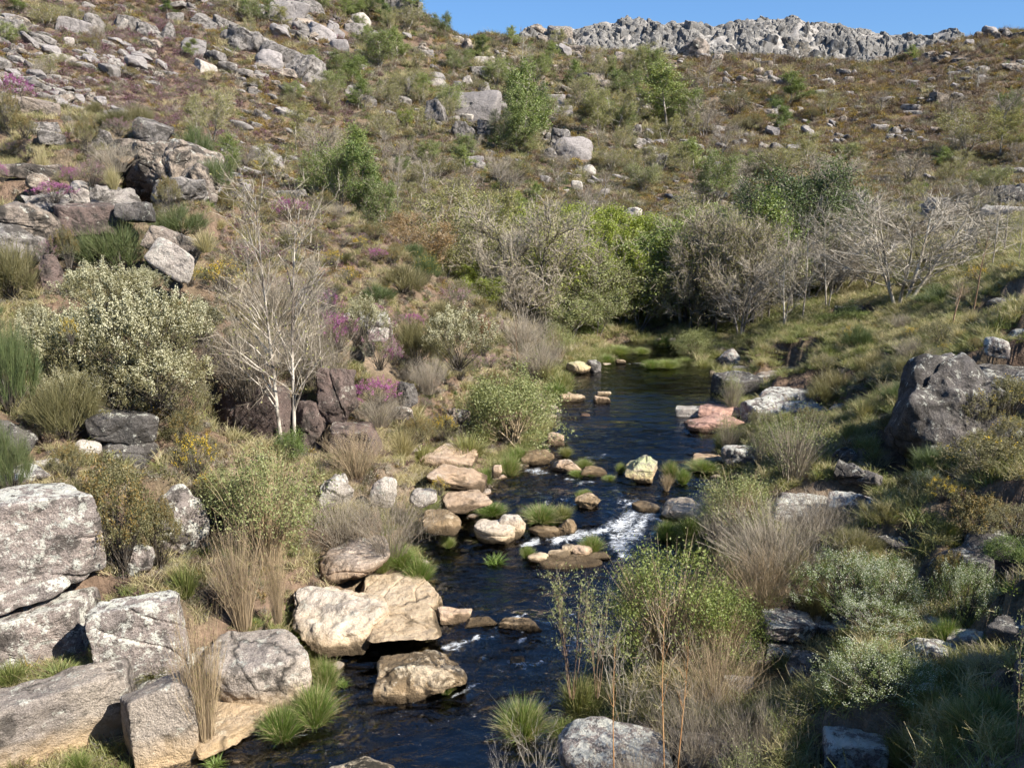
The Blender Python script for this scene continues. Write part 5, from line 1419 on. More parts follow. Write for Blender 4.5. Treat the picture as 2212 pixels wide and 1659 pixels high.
def plant(kind, u, vb, w, h, label, var=0, Y=None, water=False, group=None, lean=0.0, depth=None, ymin=4.5, natw=1.0):
    """u, vb = foot in the picture, w and h its size there"""
    NPL[0] += 1
    rg = np.random.default_rng(5000 + NPL[0])
    Hs = None
    if Y is not None:
        p = P(u, vb, Y); zt = P(u, vb - h, Y)[2]; hz = float(hgt(p[0], Y))
        g = np.array([p[0], Y, hz if (hz > p[2] - .45) else p[2]])
        Hs = zt - g[2]
    elif water: g = on_water(u, vb)
    else: g = hit(u, min(vb, 1950), ymin)
    d = ray(u, vb); dist = g[1] / d[1]
    W = w / F * dist; H = h / F * dist
    if Hs is not None: H = min(max(Hs, H * .6), H * 1.5)
    nm, cat = NAMES.get(kind, (None, None))
    if nm is None:
        if kind.startswith('willow'): nm, cat = 'willow_bush', 'willow'
        elif kind.startswith('broom'): nm, cat = 'broom_bush', 'broom'
        elif kind.startswith('bare'): nm, cat = 'bare_tree', 'tree'
        else: nm, cat = 'leafy_tree', 'tree'
    parts = proto((kind, var))
    tag_kw = dict(label=label, cat=cat, group=group)
    if parts[0][0] == '':
        root = link(nm, parts[0][1])
    else:
        root = link(nm, None)
        root.empty_display_size = .2
        for pn, me in parts:
            link(pn, me, root)
    tag(root, **tag_kw)
    root.location = g
    tree = nm in ('birch_tree', 'sapling', 'bare_tree', 'leafy_tree', 'bare_shrub') or kind == 'leafy_shoots'
    natural = {'tussock': 1.15, 'straw_tuft': 1.3, 'green_tuft': 1.15, 'reed_tuft': .9}.get(kind, None)
    if tree:
        sx = W / {'birch_tree': .5, 'sapling': .5, 'bare_tree': .85, 'leafy_tree': .8, 'bare_shrub': .95}.get(nm, .6)
        sz = H
        sx = min(max(sx, sz * .5), sz * 1.7)
    elif natural:
        sx = W / natural; sz = H / .85
    else:
        sx = W / 1.12; sz = H / .98
    root.scale = (sx, sx, sz)
    root.rotation_euler = (rg.uniform(-.04, .04), lean, rg.uniform(-.5, .5) if kind in ('birch_bare',) else rg.uniform(0, 6.28) if not lean else 0)
    return root

# ================================================================== GROUND COVER (stuff nobody could count)
PRC = bpy.data.collections.new('cover_sources')
def cover(name, label, meshes, pts, rot, scl, idx):
    col = bpy.data.collections.new(name + '_sources')
    for i, me in enumerate(meshes):
        ob = bpy.data.objects.new('%s_%02d' % (name, i), me); col.objects.link(ob)
    me = bpy.data.meshes.new(name)
    me.vertices.add(len(pts)); me.vertices.foreach_set('co', np.asarray(pts, np.float32).ravel())
    for nm_, arr, tp in (('rot', rot, 'FLOAT_VECTOR'), ('scl', scl, 'FLOAT_VECTOR')):
        at = me.attributes.new(nm_, tp, 'POINT'); at.data.foreach_set('vector', np.asarray(arr, np.float32).ravel())
    at = me.attributes.new('idx', 'INT', 'POINT'); at.data.foreach_set('value', np.asarray(idx, np.int32))
    o = link(name, me)
    tag(o, label, None, kind='stuff')
    ng = bpy.data.node_groups.new(name + '_scatter', 'GeometryNodeTree')
    ng.interface.new_socket('Geometry', in_out='INPUT', socket_type='NodeSocketGeometry')
    ng.interface.new_socket('Geometry', in_out='OUTPUT', socket_type='NodeSocketGeometry')
    N = ng.nodes; L = ng.links
    gi = N.new('NodeGroupInput'); go = N.new('NodeGroupOutput')
    iop = N.new('GeometryNodeInstanceOnPoints')
    ci = N.new('GeometryNodeCollectionInfo'); ci.inputs[0].default_value = col
    ci.inputs['Separate Children'].default_value = True
    ci.inputs['Reset Children'].default_value = True
    def na(nm_, tp):
        n_ = N.new('GeometryNodeInputNamedAttribute'); n_.data_type = tp; n_.inputs[0].default_value = nm_; return n_.outputs[0]
    L.new(gi.outputs[0], iop.inputs['Points']); L.new(ci.outputs[0], iop.inputs['Instance'])
    iop.inputs['Pick Instance'].default_value = True
    L.new(na('idx', 'INT'), iop.inputs['Instance Index'])
    L.new(na('rot', 'FLOAT_VECTOR'), iop.inputs['Rotation'])
    L.new(na('scl', 'FLOAT_VECTOR'), iop.inputs['Scale'])
    L.new(iop.outputs[0], go.inputs[0])
    md = o.modifiers.new('scatter', 'NODES'); md.node_group = ng
    return o

# ================================================================== PLANTS PLACED ONE BY ONE
p = plant
# --- left bank, near
for (u_, v_, w_, h_, Y_, lb_) in [(95, 760, 110, 90, 17.4, 'outermost left lobe of the creamy tree heath mass'), (165, 800, 150, 130, 16.9, 'creamy tree heath lobe above the split boulder'), (225, 690, 150, 120, 18.4, 'highest creamy tree heath, right under the large broom'),
        (270, 830, 190, 190, 16.7, 'tall creamy tree heath in the middle of the mass'), (355, 800, 170, 170, 17.0, 'densest cream-flowered tree heath, mid right of the mass'), (345, 880, 190, 130, 16.4, 'low creamy tree heath before the dark hollow'),
        (430, 740, 110, 90, 18.4, 'cream-tipped heath fading into bare twigs close to the birch'), (160, 900, 120, 100, 16.0, 'greenish heath lobe touching the split boulder'), (300, 650, 110, 70, 19.3, 'small creamy tuft behind the heath mass')]:
    p('tree_heath', u_, v_, w_, h_, lb_, int(u_) % 3, Y=Y_)
p('olive_heath', 250, 900, 200, 120, 'dark shaded heath skirt under the big white tree heath', 0, Y=16.3)
p('olive_heath', 395, 925, 140, 110, 'dull green heath between the white tree heath and the brown rock face', 0, Y=17)
p('broom', 262, 592, 170, 135, 'large blue-green broom on the spur above the white tree heath', 0)
p('broom', 392, 515, 125, 75, 'wide low broom right of the large blue-green broom', 1)
p('broom', 465, 412, 75, 85, 'dark broom growing behind the pale falling crag edge', 0, Y=25.9)
p('broom', 425, 355, 70, 95, 'bushy green broom behind the top of the spur crag', 1, Y=29)
p('broom_olive', 30, 650, 150, 145, 'yellow-olive broom at the left edge under the cracked rock face', 0)
p('broom', 20, 860, 120, 200, 'dark green broom at the left edge beside the white tree heath', 0, Y=15.2)
p('broom', 25, 1060, 90, 165, 'tall broom at the left edge right above the huge block', 1, Y=12.9)
p('broom_olive', 140, 900, 170, 120, 'olive broom on the hump above the split boulder', 1, Y=15.4)
p('broom_olive', 250, 300, 70, 70, 'olive broom poking up among the spur crest grass', 0, Y=27.8)
p('broom_olive', 300, 265, 60, 50, 'small olive broom on the spur crest skyline', 1, Y=28.4)
p('twig_tangle', 250, 372, 90, 80, 'grey twiggy bush left of the tan crag on the spur', 0, Y=24.9)
p('dead_twigs', 165, 290, 60, 70, 'bare pale sapling among the stacked slabs on the spur', 0, Y=27)
p('gorse_brown', 185, 312, 48, 62, 'rounded brown gorse between slab pair and square block', 0, Y=26.4)
p('gorse_brown', 55, 300, 60, 50, 'brown gorse left of the stacked slab pair', 1, Y=26)
p('gorse_brown', 20, 260, 60, 60, 'brown gorse at the left edge of the spur crest', 0, Y=27.2)
p('gorse_brown', 365, 430, 60, 50, 'brown gorse at the foot of the tan crag', 1, Y=24)
p('gorse_brown', 150, 580, 55, 90, 'rust-coloured gorse beside the black hollow of the spur', 0, Y=20.3)
p('gorse_brown', 270, 1262, 180, 270, 'big brown gorse bush right of the huge lichen block', 0, Y=13.1)
p('gorse_brown', 345, 1200, 110, 130, 'smaller brown gorse joined to the right of the big brown gorse', 1, Y=13.6)
p('gorse_yellow', 425, 1035, 95, 100, 'gorse with bright yellow flowers left of the pale green willow', 0, Y=15.6)
p('gorse_yellow', 455, 1080, 70, 60, 'lower patch of yellow-flowered gorse by the pale green willow', 1, Y=15.2)
p('gorse_brown', 400, 960, 90, 75, 'tan dry gorse behind the bright yellow gorse', 0, Y=16.3)
p('gorse_brown', 150, 1015, 90, 55, 'rusty gorse in front of the split boulder', 1, Y=14)
p('gorse_yellow', 480, 612, 90, 50, 'yellow gorse on the slope up right of the large broom', 0, Y=22.5)
p('gorse_yellow', 410, 620, 60, 45, 'faintly yellow gorse right of the large broom', 1, Y=21.5)
p('gorse_yellow', 755, 615, 45, 40, 'small orange-yellow gorse on the slope above the grey overhang', 0, Y=25)
p('gorse_yellow', 155, 745, 40, 60, 'lemon-yellow sprays inside the left part of the tree heath', 0, Y=15.9)
p('gorse_yellow', 960, 935, 65, 45, 'yellow gorse left of the round willow near the water', 1, Y=22)
p('gorse_yellow', 950, 1070, 40, 40, 'small bright yellow broom at the left shore', 0, Y=17.4)
p('gorse_brown', 905, 960, 90, 60, 'brown gorse tangle between straw grass and the bluff', 1, Y=20.5)
p('birch_bare', 622, 952, 300, 585, 'tall leafless birch with two bright white trunks on the left slope', 0, Y=18.2)
p('birch_bare', 700, 900, 90, 330, 'thin second birch in the right of the tall white birch crown', 1, Y=20)
p('canes_grey', 540, 860, 190, 200, 'mass of grey-brown twigs behind the birch on its left', 0, Y=19.6)
p('canes_grey', 690, 820, 150, 160, 'grey twig bush behind the birch on its right', 1, Y=20.8)
p('canes_grey', 590, 700, 200, 130, 'brownish twig thicket high behind the birch crown', 0, Y=22.5)
p('thicket_pink', 690, 720, 110, 110, 'pinkish bare thicket right of the birch crown', 0, Y=21.5)
p('willow_pale', 575, 1215, 250, 250, 'pale green leafy willow below the tall birch', 0, Y=14.6)
p('willow_pale', 500, 1130, 150, 130, 'smaller pale willow joined to the left of the pale green willow', 1, Y=15.2)
p('green_bush', 630, 1010, 70, 90, 'bright green shoots round the birch foot', 0, Y=17.6)
p('canes', 525, 1355, 185, 230, 'fan of bare tan canes below the pale green willow', 0, Y=12.9)
p('canes', 600, 1345, 90, 170, 'smaller fan of canes right of the big tan fan', 1, Y=13.1)
p('canes', 440, 1585, 170, 270, 'tall tan cane clump rising from round green tussocks at the ledge', 2, Y=10.8)
p('twig_tangle', 845, 1195, 160, 150, 'mauve-grey bare shrub above the rounded pink boulder', 1, Y=15.4)
p('twig_tangle', 740, 1145, 140, 100, 'grey-green twiggy shrub left of the mauve bare shrub', 2, Y=15.9)
p('canes_wide', 770, 1030, 140, 110, 'dry reddish twigs beneath the dark bluff block', 0, Y=17.9)
p('willow_round', 1108, 975, 205, 200, 'dense rounded olive-green willow on the left shore of the bend', 0, Y=22.8)
p('willow_round', 1050, 925, 110, 110, 'left shoulder of the dense rounded willow', 1, Y=23.5)
p('broom_olive', 897, 790, 115, 115, 'olive-green domed broom between two white heaths', 0)
p('broom_olive', 960, 700, 70, 60, 'blue-green broom wisp above the small white heath', 1, Y=25.5)
p('tree_heath', 990, 800, 130, 130, 'creamy heath left of the dead bracken, mid left bank', 0, Y=23.6)
p('tree_heath', 785, 745, 95, 100, 'small creamy heath beside the magenta heather on the bluff', 1, Y=21.4)
p('magenta_heather', 732, 760, 75, 85, 'vivid magenta heather on top of the brown bluff', 0, Y=20.9)
p('magenta_heather', 715, 690, 60, 60, 'purple heather above the vivid magenta one', 1, Y=22)
p('pink_heather', 820, 800, 95, 85, 'soft pink heather under the domed olive broom', 0, Y=21.2)
p('magenta_heather', 850, 790, 40, 40, 'small purple heather right of the soft pink heather', 0, Y=21.6)
p('magenta_heather', 815, 880, 110, 60, 'purple-pink heather draped over the dark bluff blocks', 1, Y=20.1)
p('canes_grey', 820, 920, 100, 80, 'dark bare bush hanging over the bluff below the purple-pink heather', 1, Y=19.7)
p('canes_grey', 925, 850, 80, 90, 'bare grey bush between the small outcrop and the round willow', 0, Y=22)
p('dead_bracken', 1045, 770, 55, 90, 'rust-brown dead bush right of the creamy heath', 0, Y=25)
p('magenta_heather', 157, 400, 48, 40, 'deep magenta heather in the middle of the left spur', 0, Y=24)
p('magenta_heather', 120, 440, 85, 48, 'wide bright pink-purple heather below the deep magenta one', 1, Y=22.9)
p('pink_heather', 258, 296, 70, 40, 'pink heather on top of the tan crag', 0, Y=26)
p('magenta_heather', 30, 212, 75, 50, 'purple heather on the spur crest at the left edge', 0, Y=28.8)
p('magenta_heather', 5, 395, 30, 40, 'purple heather cut by the left edge', 1, Y=24)
p('pink_heather', 200, 405, 60, 60, 'dusky pink heather between deep magenta bush and crag', 1, Y=23.7)
p('pink_heather', 110, 570, 60, 50, 'dusky heather at the mouth of the black hollow', 0, Y=20.2)
p('straw_tuft', 90, 370, 40, 60, 'straw-coloured tuft above the magenta heather', 0, Y=25)
p('straw_tuft', 245, 410, 40, 60, 'straw-coloured tuft left of the tan crag foot', 1, Y=23.5)
p('straw_tuft', 445, 545, 60, 60, 'straw-coloured tuft beside the pale tilted slab', 0, Y=21.5)
p('broom_yellow', 920, 580, 60, 50, 'green broom with a few yellow flowers on the spur flank', 0, Y=30)
p('broom', 815, 670, 80, 60, 'dark green broom on the spur flank above the overhang', 1, Y=26.5)
p('broom_olive', 870, 640, 110, 80, 'grey-olive broom on the spur flank', 0, Y=28)
p('leaf_olive', 460, 300, 95, 110, 'olive-leaved tree behind the spur crag', 0, Y=33)
# tussocks of the left bank and in the stream
for i, (u, v, w, h, k, lb, wt) in enumerate([
    (610, 1592, 115, 95, 'tussock', 'left round green tussock of the pair on the lower shore', 1), (680, 1562, 95, 105, 'tussock', 'right round green tussock of the pair on the lower shore', 1),
    (705, 1490, 60, 80, 'tussock', 'green tussock in the corner below the sloping grey slab', 1), (390, 1612, 75, 55, 'tussock', 'green tussock left of the tall cane foot', 0),
    (440, 1615, 70, 50, 'tussock', 'vivid green tussock right of the tall cane foot', 0), (965, 1497, 40, 48, 'tussock', 'bright tuft on the right foot of the stained midstream boulder', 1),
    (1128, 1590, 125, 85, 'tussock', 'broad leafy green tussock standing in the lower stream', 1), (865, 1225, 75, 60, 'tussock', 'green tussock right behind the rounded pink boulder', 0),
    (905, 1260, 70, 70, 'tussock', 'green tussock hanging over the edge of the cracked platform', 0), (825, 1240, 40, 30, 'tussock', 'small tuft between pink boulder and cracked platform', 0),
    (968, 1182, 38, 32, 'tussock', 'small round tuft standing in the pool below the tan boulder', 1), (1070, 1215, 62, 18, 'reed_tuft', 'flat patch of reeds in the middle of the pool', 1),
    (1140, 1205, 36, 30, 'tussock', 'tuft at the left end of the low row of stones', 1), (1278, 1190, 62, 34, 'tussock', 'tuft behind the low row of stones below the rapid', 1),
    (1170, 1125, 80, 40, 'tussock', 'grass cap on the rocks left of the rapid', 1), (1215, 1120, 55, 35, 'green_tuft', 'pale grass cap beside the pointed rock left of the rapid', 1),
    (1255, 1082, 28, 25, 'tussock', 'tuft at the left of the small dark mossy rock', 1), (1266, 1068, 22, 14, 'tussock', 'little tuft crowning the small dark mossy rock', 1),
    (1262, 1012, 38, 24, 'tussock', 'bright tuft right of the tan wedge boulder', 1), (1245, 1028, 36, 14, 'tussock', 'low tuft in front of the tan wedge boulder', 1),
    (1278, 1028, 26, 12, 'tussock', 'tiny tuft right of the tan wedge boulder', 1), (1340, 1022, 22, 28, 'tussock', 'tuft at the left foot of the striped pointed boulder', 1),
    (1448, 1035, 40, 46, 'tussock', 'green tuft at the right foot of the striped pointed boulder', 1), (1475, 1045, 40, 36, 'tussock', 'second tuft right of the striped pointed boulder', 1),
    (1222, 985, 34, 26, 'green_tuft', 'yellowish tuft behind the tan wedge boulder', 1), (1315, 1036, 30, 10, 'tussock', 'low tuft between wedge boulder and striped boulder', 1),
    (1100, 1028, 56, 48, 'tussock', 'dark green round tussock at the left shore of the bend', 0), (1122, 1000, 50, 44, 'tussock', 'green tussock above the dark round one at the bend', 0),
    (1050, 1050, 36, 46, 'tussock', 'slim green tuft by the lower shore slab', 0), (1000, 1095, 60, 30, 'tussock', 'green grass below the flat pink slab', 0),
    (930, 1110, 55, 40, 'tussock', 'mossy green tuft left of the tan mossy boulder', 0), (1060, 1110, 70, 28, 'tussock', 'grass edge between flat pink slab and grey-capped boulder', 1),
    (1440, 1168, 60, 46, 'tussock', 'green grass on the right shore of the rapid, left part', 0), (1490, 1165, 70, 50, 'tussock', 'green grass on the right shore of the rapid, right part', 0),
    (1520, 1015, 70, 26, 'tussock', 'flat green tuft at the right shore above the tan boulder', 1), (1440, 1060, 50, 40, 'canes', 'dry reeds behind the smooth broad tan boulder', 1),
    (1250, 1545, 110, 95, 'green_tuft', 'pale green tussock above the broad grey boulder at the bottom', 0), (1215, 1590, 60, 50, 'tussock', 'green tuft at the waterside right of the broad stream tussock', 0),
    (740, 1480, 40, 14, 'reed_tuft', 'thin reeds in the dark corner pool', 1), (840, 1470, 30, 12, 'reed_tuft', 'thin reeds left of the stained midstream boulder', 1), (465, 1650, 70, 14, 'reed_tuft', 'thin reeds below the ledge at the bottom left', 1),
    (170, 1668, 60, 55, 'tussock', 'green weeds at the foot of the long ledge, bottom left', 0), (30, 1668, 90, 50, 'green_tuft', 'weeds in the bottom left corner', 0), (240, 1545, 22, 30, 'tussock', 'little green plant on the face of the long ledge', 0),
    (228, 1470, 46, 150, 'green_tuft', 'long grass filling the vertical crack between the two square blocks', 0), (250, 1492, 60, 40, 'tussock', 'green grass at the foot of the grassy crack', 0),
    (330, 1462, 110, 36, 'green_tuft', 'straw and green grass under the right square block', 0), (130, 1468, 130, 40, 'green_tuft', 'grass strip under the left square block', 0), (25, 1480, 90, 60, 'green_tuft', 'brownish green grass at the left edge above the long ledge', 0),
    (545, 1358, 50, 24, 'tussock', 'bright leafy weed at the foot of the tan cane fan', 0), (640, 1372, 50, 40, 'tussock', 'green grass between tan canes and cracked platform', 0),
    (400, 1290, 70, 90, 'green_tuft', 'long pale grass right of the brown gorse', 0), (370, 1255, 50, 40, 'straw_tuft', 'straw tuft right of the small rounded boulder', 0),
    (870, 985, 90, 60, 'straw_tuft', 'golden grass at the foot of the bluff', 0), (910, 1000, 80, 50, 'green_tuft', 'yellow-green grass left of the shore slabs', 0), (1010, 990, 100, 60, 'green_tuft', 'pale grass between round willow and shore slabs', 0),
    (1040, 960, 80, 50, 'straw_tuft', 'straw grass under the left shoulder of the round willow', 0), (1215, 845, 60, 56, 'green_tuft', 'pale grass on the shore of the calm pool', 0), (1185, 825, 60, 56, 'straw_tuft', 'straw-coloured grass above the calm pool', 0),
    (1200, 862, 60, 40, 'tussock', 'green tussock touching the flat oblong stone', 0), (1310, 785, 46, 26, 'tussock', 'green tussock at the head of the pool, left', 0), (1335, 765, 60, 22, 'tussock', 'green grass under the green-topped far boulder', 0),
    (1385, 765, 40, 16, 'tussock', 'tuft island in the far stream, upper', 1), (1405, 796, 46, 20, 'tussock', 'tuft island in the far stream, lower left', 1), (1440, 794, 60, 22, 'tussock', 'tuft island in the far stream, lower right', 1),
    (1478, 795, 50, 26, 'tussock', 'green grass at the far right end of the calm pool', 0), (1520, 800, 60, 26, 'green_tuft', 'straw-green grass right of the far tufts', 0), (1440, 745, 60, 20, 'tussock', 'far grass by the top of the stream', 0),
    (1520, 962, 50, 26, 'green_tuft', 'brownish grass at the water below the red slabs', 0), (1560, 968, 50, 36, 'green_tuft', 'ochre grass right of the water below the red slabs', 0)]):
    tw = (k == 'canes')
    p(k, u, v, w * (.9 + .3 * ((i * 37) % 10) / 10), h * (.85 + .3 * ((i * 53) % 10) / 10), lb, i % 4 if k in ('tussock', 'green_tuft') else i % 2, water=bool(wt))
# --- far end and valley floor shrubs
p('willow_pale', 1205, 785, 85, 95, 'green cane willow left of the calm pool head', 1, Y=32.5)
p('willow_round', 1500, 790, 90, 85, 'yellow-green willow at the right end of the calm pool', 1, Y=34)
p('green_bush', 1270, 738, 70, 60, 'bright green bush low among the valley trees', 1, Y=37)
p('thicket', 1425, 738, 55, 55, 'white bare thicket by the far stream', 0, Y=39)
p('sapling', 1118, 790, 40, 115, 'single pale sapling on the straw slope left of the pool', 0, Y=29)
p('canes_grey', 1130, 760, 110, 90, 'reddish grey twigs around the pale sapling', 1, Y=31.5)
p('canes_grey', 1165, 800, 100, 80, 'purplish twig patch above the straw grass', 0, Y=29.5)
p('leaf_lime', 1055, 710, 110, 115, 'bright lime-green small tree left of the valley trees', 0, Y=34.5)
# --- right bank
p('willow_sparse', 1710, 1060, 175, 185, 'feathery light green willow left of the massive boulder', 0, Y=17.2)
p('willow_sparse', 1650, 985, 90, 80, 'small airy willow over the rounded grey-white rock', 1, Y=19.6)
p('willow_pale', 1600, 1135, 190, 120, 'pale green spreading willow above the tan boulder', 0, Y=16.2)
p('willow_sparse', 1545, 1165, 110, 90, 'low willow reaching towards the rapid', 0, Y=16.3)
p('willow_sparse', 1580, 885, 70, 80, 'thin willow growing before the black-faced rock', 1, Y=25.3)
p('willow_sparse', 1575, 960, 80, 70, 'olive willow below the large grey-white block', 0, Y=22.3)
p('canes_grey', 1670, 1270, 250, 190, 'huge bare grey shrub in the lower right middle', 0, Y=13.2)
p('canes_wide', 1640, 1320, 190, 150, 'fan of tan canes below the huge bare grey shrub', 1, Y=12.6)
p('canes_grey', 1760, 1190, 160, 130, 'mauve-grey bare shrub right of the huge one', 1, Y=14)
p('willow_green', 1440, 1490, 290, 320, 'leafy green willow in front of the lower riffles', 0, Y=12.0)
p('willow_green', 1560, 1440, 200, 180, 'right half of the leafy green willow', 1, Y=11.8)
p('willow_green', 1370, 1330, 110, 110, 'top left tuft of the leafy green willow', 0, Y=13)
p('canes_wide', 1545, 1560, 190, 190, 'dull tan canes under the leafy green willow', 0, Y=10.4)
p('leafy_shoots', 1235, 1500, 130, 270, 'slender green-leaved shoots standing before the stream', 0, Y=11.5)
p('leafy_shoots', 1290, 1500, 110, 220, 'second slim leafy shoots right of the first', 0, Y=11.4)
p('dead_twigs', 1160, 1720, 160, 200, 'bare forked twigs at the bottom before the dark water', 0, Y=9.3)
p('dead_twigs', 1085, 1730, 90, 160, 'thin bare twigs at the bottom, left pair', 0, Y=9.1)
p('orange_stem', 1325, 1700, 75, 330, 'orange-stemmed sapling rising from the bottom, leftmost', 0, Y=8.8)
p('orange_stem', 1440, 1700, 80, 390, 'orange-stemmed sapling rising from the bottom, middle', 1, Y=8.9)
p('orange_stem', 1460, 1700, 70, 330, 'orange-stemmed sapling rising from the bottom, rightmost', 0, Y=8.7)
p('dead_twigs', 1350, 1560, 170, 250, 'tall grey twigs before the leafy willow, left', 0, Y=10.6)
p('twig_tangle', 1500, 1640, 170, 170, 'tangle of grey and tan twigs at the bottom centre right', 1, Y=9.2)
p('twig_tangle', 1640, 1640, 170, 150, 'mauve bare twig tangle left of the white heath', 2, Y=9.0)
p('willow_sparse', 1600, 1720, 170, 120, 'thin green-tipped willow along the bottom edge', 1, Y=8.1)
p('twig_tangle', 1380, 1740, 180, 120, 'twig tangle over the broad grey boulder', 2, Y=8.6)
p('white_heath', 1830, 1330, 190, 130, 'dull green heath with fine white bloom behind the square boulder', 0, Y=11.6)
p('white_heath', 1900, 1350, 160, 150, 'silvery white-flowering heath under bare twigs', 1, Y=11.3)
p('white_heath', 1880, 1440, 170, 110, 'yellow-green heath below the silvery heath', 0, Y=10.6)
p('dead_twigs', 1905, 1330, 150, 150, 'bare leafless twigs sticking out of the silvery heath', 0, Y=11.5)
p('white_heath', 1880, 1600, 220, 200, 'largest white-flowering heath, near the bottom right', 1, Y=9.0)
p('white_heath', 1945, 1560, 130, 150, 'green right flank of the largest white heath', 0, Y=9.0)
p('white_heath', 1810, 1560, 90, 110, 'small left flank of the largest white heath', 0, Y=9.4)
p('white_heath', 2085, 1335, 135, 125, 'white heath on the knoll at the right, beside dry gorse spikes', 1, Y=10.6)
p('gorse_brown', 2050, 1260, 90, 80, 'dry brown gorse spikes against the shaded wall', 1, Y=11.3)
p('broom', 2010, 1150, 110, 120, 'blue-green broom at the foot of the massive boulder', 0, Y=14.3)
p('gorse', 2110, 1130, 180, 150, 'gorse dotted with yellow flowers at the right, below the massive boulder', 0, Y=13.4)
p('gorse', 2180, 1080, 120, 130, 'second yellow-dotted gorse, at the right edge', 1, Y=13.8)
p('gorse', 2110, 930, 120, 90, 'brown-green gorse on the outcrop behind the massive boulder', 0, Y=16.6)
p('gorse', 2180, 900, 120, 90, 'gorse with orange flowers at the right edge of the outcrop', 1, Y=16.6)
p('gorse_brown', 2120, 1000, 90, 70, 'rusty gorse wrapped round the right side of the massive boulder', 0, Y=15.2)
p('white_heath', 2000, 1075, 60, 60, 'small heath tuft before the blue-green broom', 0, Y=13.8)
p('green_bush', 2170, 1210, 90, 60, 'green heath growing from the shaded outcrop, right edge', 1, Y=11)
p('broom_olive', 1900, 1150, 90, 70, 'olive broom in sun above the low dark rock', 0, Y=13.4)
p('broom_olive', 1850, 1210, 100, 70, 'olive heath in front of the mauve-grey shrub', 1, Y=12.9)
p('broom_olive', 1770, 1300, 90, 80, 'dark green heath tuft above the mottled square boulder', 0, Y=12.4)
p('broom', 2030, 715, 90, 60, 'green broom patch right of the pale spreading tree', 0, Y=31)
p('broom', 2020, 745, 100, 70, 'lower green broom patch left of the two bare saplings', 1, Y=29.5)
p('broom_olive', 1890, 800, 90, 45, 'olive broom in the meadow above the massive boulder', 0, Y=25)
p('broom_olive', 1800, 850, 110, 60, 'leafy olive bush behind the flat stones', 1, Y=24.5)
p('broom_olive', 1770, 870, 60, 50, 'small green bush right of the thick slab', 0, Y=23.6)
p('green_bush', 1850, 720, 90, 40, 'dark green low bush beside the path', 0, Y=32.5)
p('green_bush', 1790, 735, 70, 35, 'bright green low bush at the start of the path', 1, Y=33)
p('broom_olive', 1990, 660, 130, 60, 'olive shrub behind the pale spreading tree', 1, Y=34)
p('dark_bush', 1835, 700, 60, 60, 'dark bush in the cave-like rock', 0, Y=34)
p('gorse_yellow', 1970, 770, 55, 30, 'yellow-flowered gorse in the right meadow', 0, Y=26)
p('gorse_yellow', 2095, 745, 60, 35, 'small yellow gorse beside the right sapling', 1, Y=24)
p('gorse_yellow', 2110, 610, 60, 35, 'yellow broom on the grassy slope at the right', 0, Y=29)
p('gorse_yellow', 2180, 625, 60, 35, 'pale yellow broom near the right edge', 1, Y=27)
p('straw_tuft', 2100, 715, 60, 50, 'straw tuft before the overhanging rock band', 0, Y=23)
p('straw_tuft', 2120, 1500, 120, 70, 'golden grass at the rim of the big shade', 1, Y=9.1)
p('straw_tuft', 2060, 1470, 90, 60, 'pale dry grass beneath the mauve-grey boulder', 0, Y=9.3)
p('green_tuft', 1960, 1640, 110, 70, 'long green grass at the shade edge, bottom right', 0, Y=8.4)
p('green_tuft', 2080, 1650, 150, 110, 'shaded long grass in the bottom right corner', 1, Y=7.7)
p('green_tuft', 2020, 1560, 110, 90, 'shaded grass below the small grey boulder', 0, Y=8.6)
p('green_tuft', 2140, 1590, 140, 100, 'shaded grass at the right edge', 1, Y=7.9)
p('tussock', 2045, 1380, 80, 50, 'bright grass under the knoll heath', 0, Y=10.3)
p('green_tuft', 1830, 1400, 80, 60, 'long grass between egg-shaped boulder and yellow-green heath', 1, Y=10.9)
p('leafy_shoots', 2200, 1600, 110, 260, 'green thorny sprays entering from the right edge', 0, Y=7.0)
p('sapling', 2050, 768, 90, 165, 'small bare sapling in the right meadow, left one', 0, Y=24.6)
p('sapling', 2092, 742, 80, 250, 'taller bare sapling in the right meadow, right one', 1, Y=25.5)
# --- trees of the right bank
p('bare_pale', 1938, 702, 330, 310, 'widely spreading pale leafless tree on the right bank', 0, Y=33, group=None)
p('bare_pale', 1690, 768, 150, 250, 'leaning pale tree at the right shore, nearest the water', 1, Y=33.5)
p('bare_pale', 1728, 762, 120, 300, 'tall slim pale tree behind the leaning one', 2, Y=35)
p('bare_pale', 1780, 745, 120, 300, 'pale slender tree at the left of the path', 1, Y=36)
p('bare_pale', 1640, 760, 110, 210, 'thin pale tree in the thicket left of the leaning tree', 2, Y=36.5)
p('bare_pale', 2140, 600, 90, 190, 'pale birch-like pole on the skyline of the right bank', 2, Y=31)
p('bare_pale', 2165, 570, 80, 170, 'second pale pole on the right bank', 2, Y=33)
p('bare_pale', 2072, 600, 90, 180, 'thin pale tree right of the spreading tree', 1, Y=36)
p('bare_pale', 2190, 640, 70, 200, 'thin pole near the right edge', 2, Y=27.5)
p('bare_pale', 2100, 575, 70, 150, 'slim tree between two pale poles', 2, Y=37)

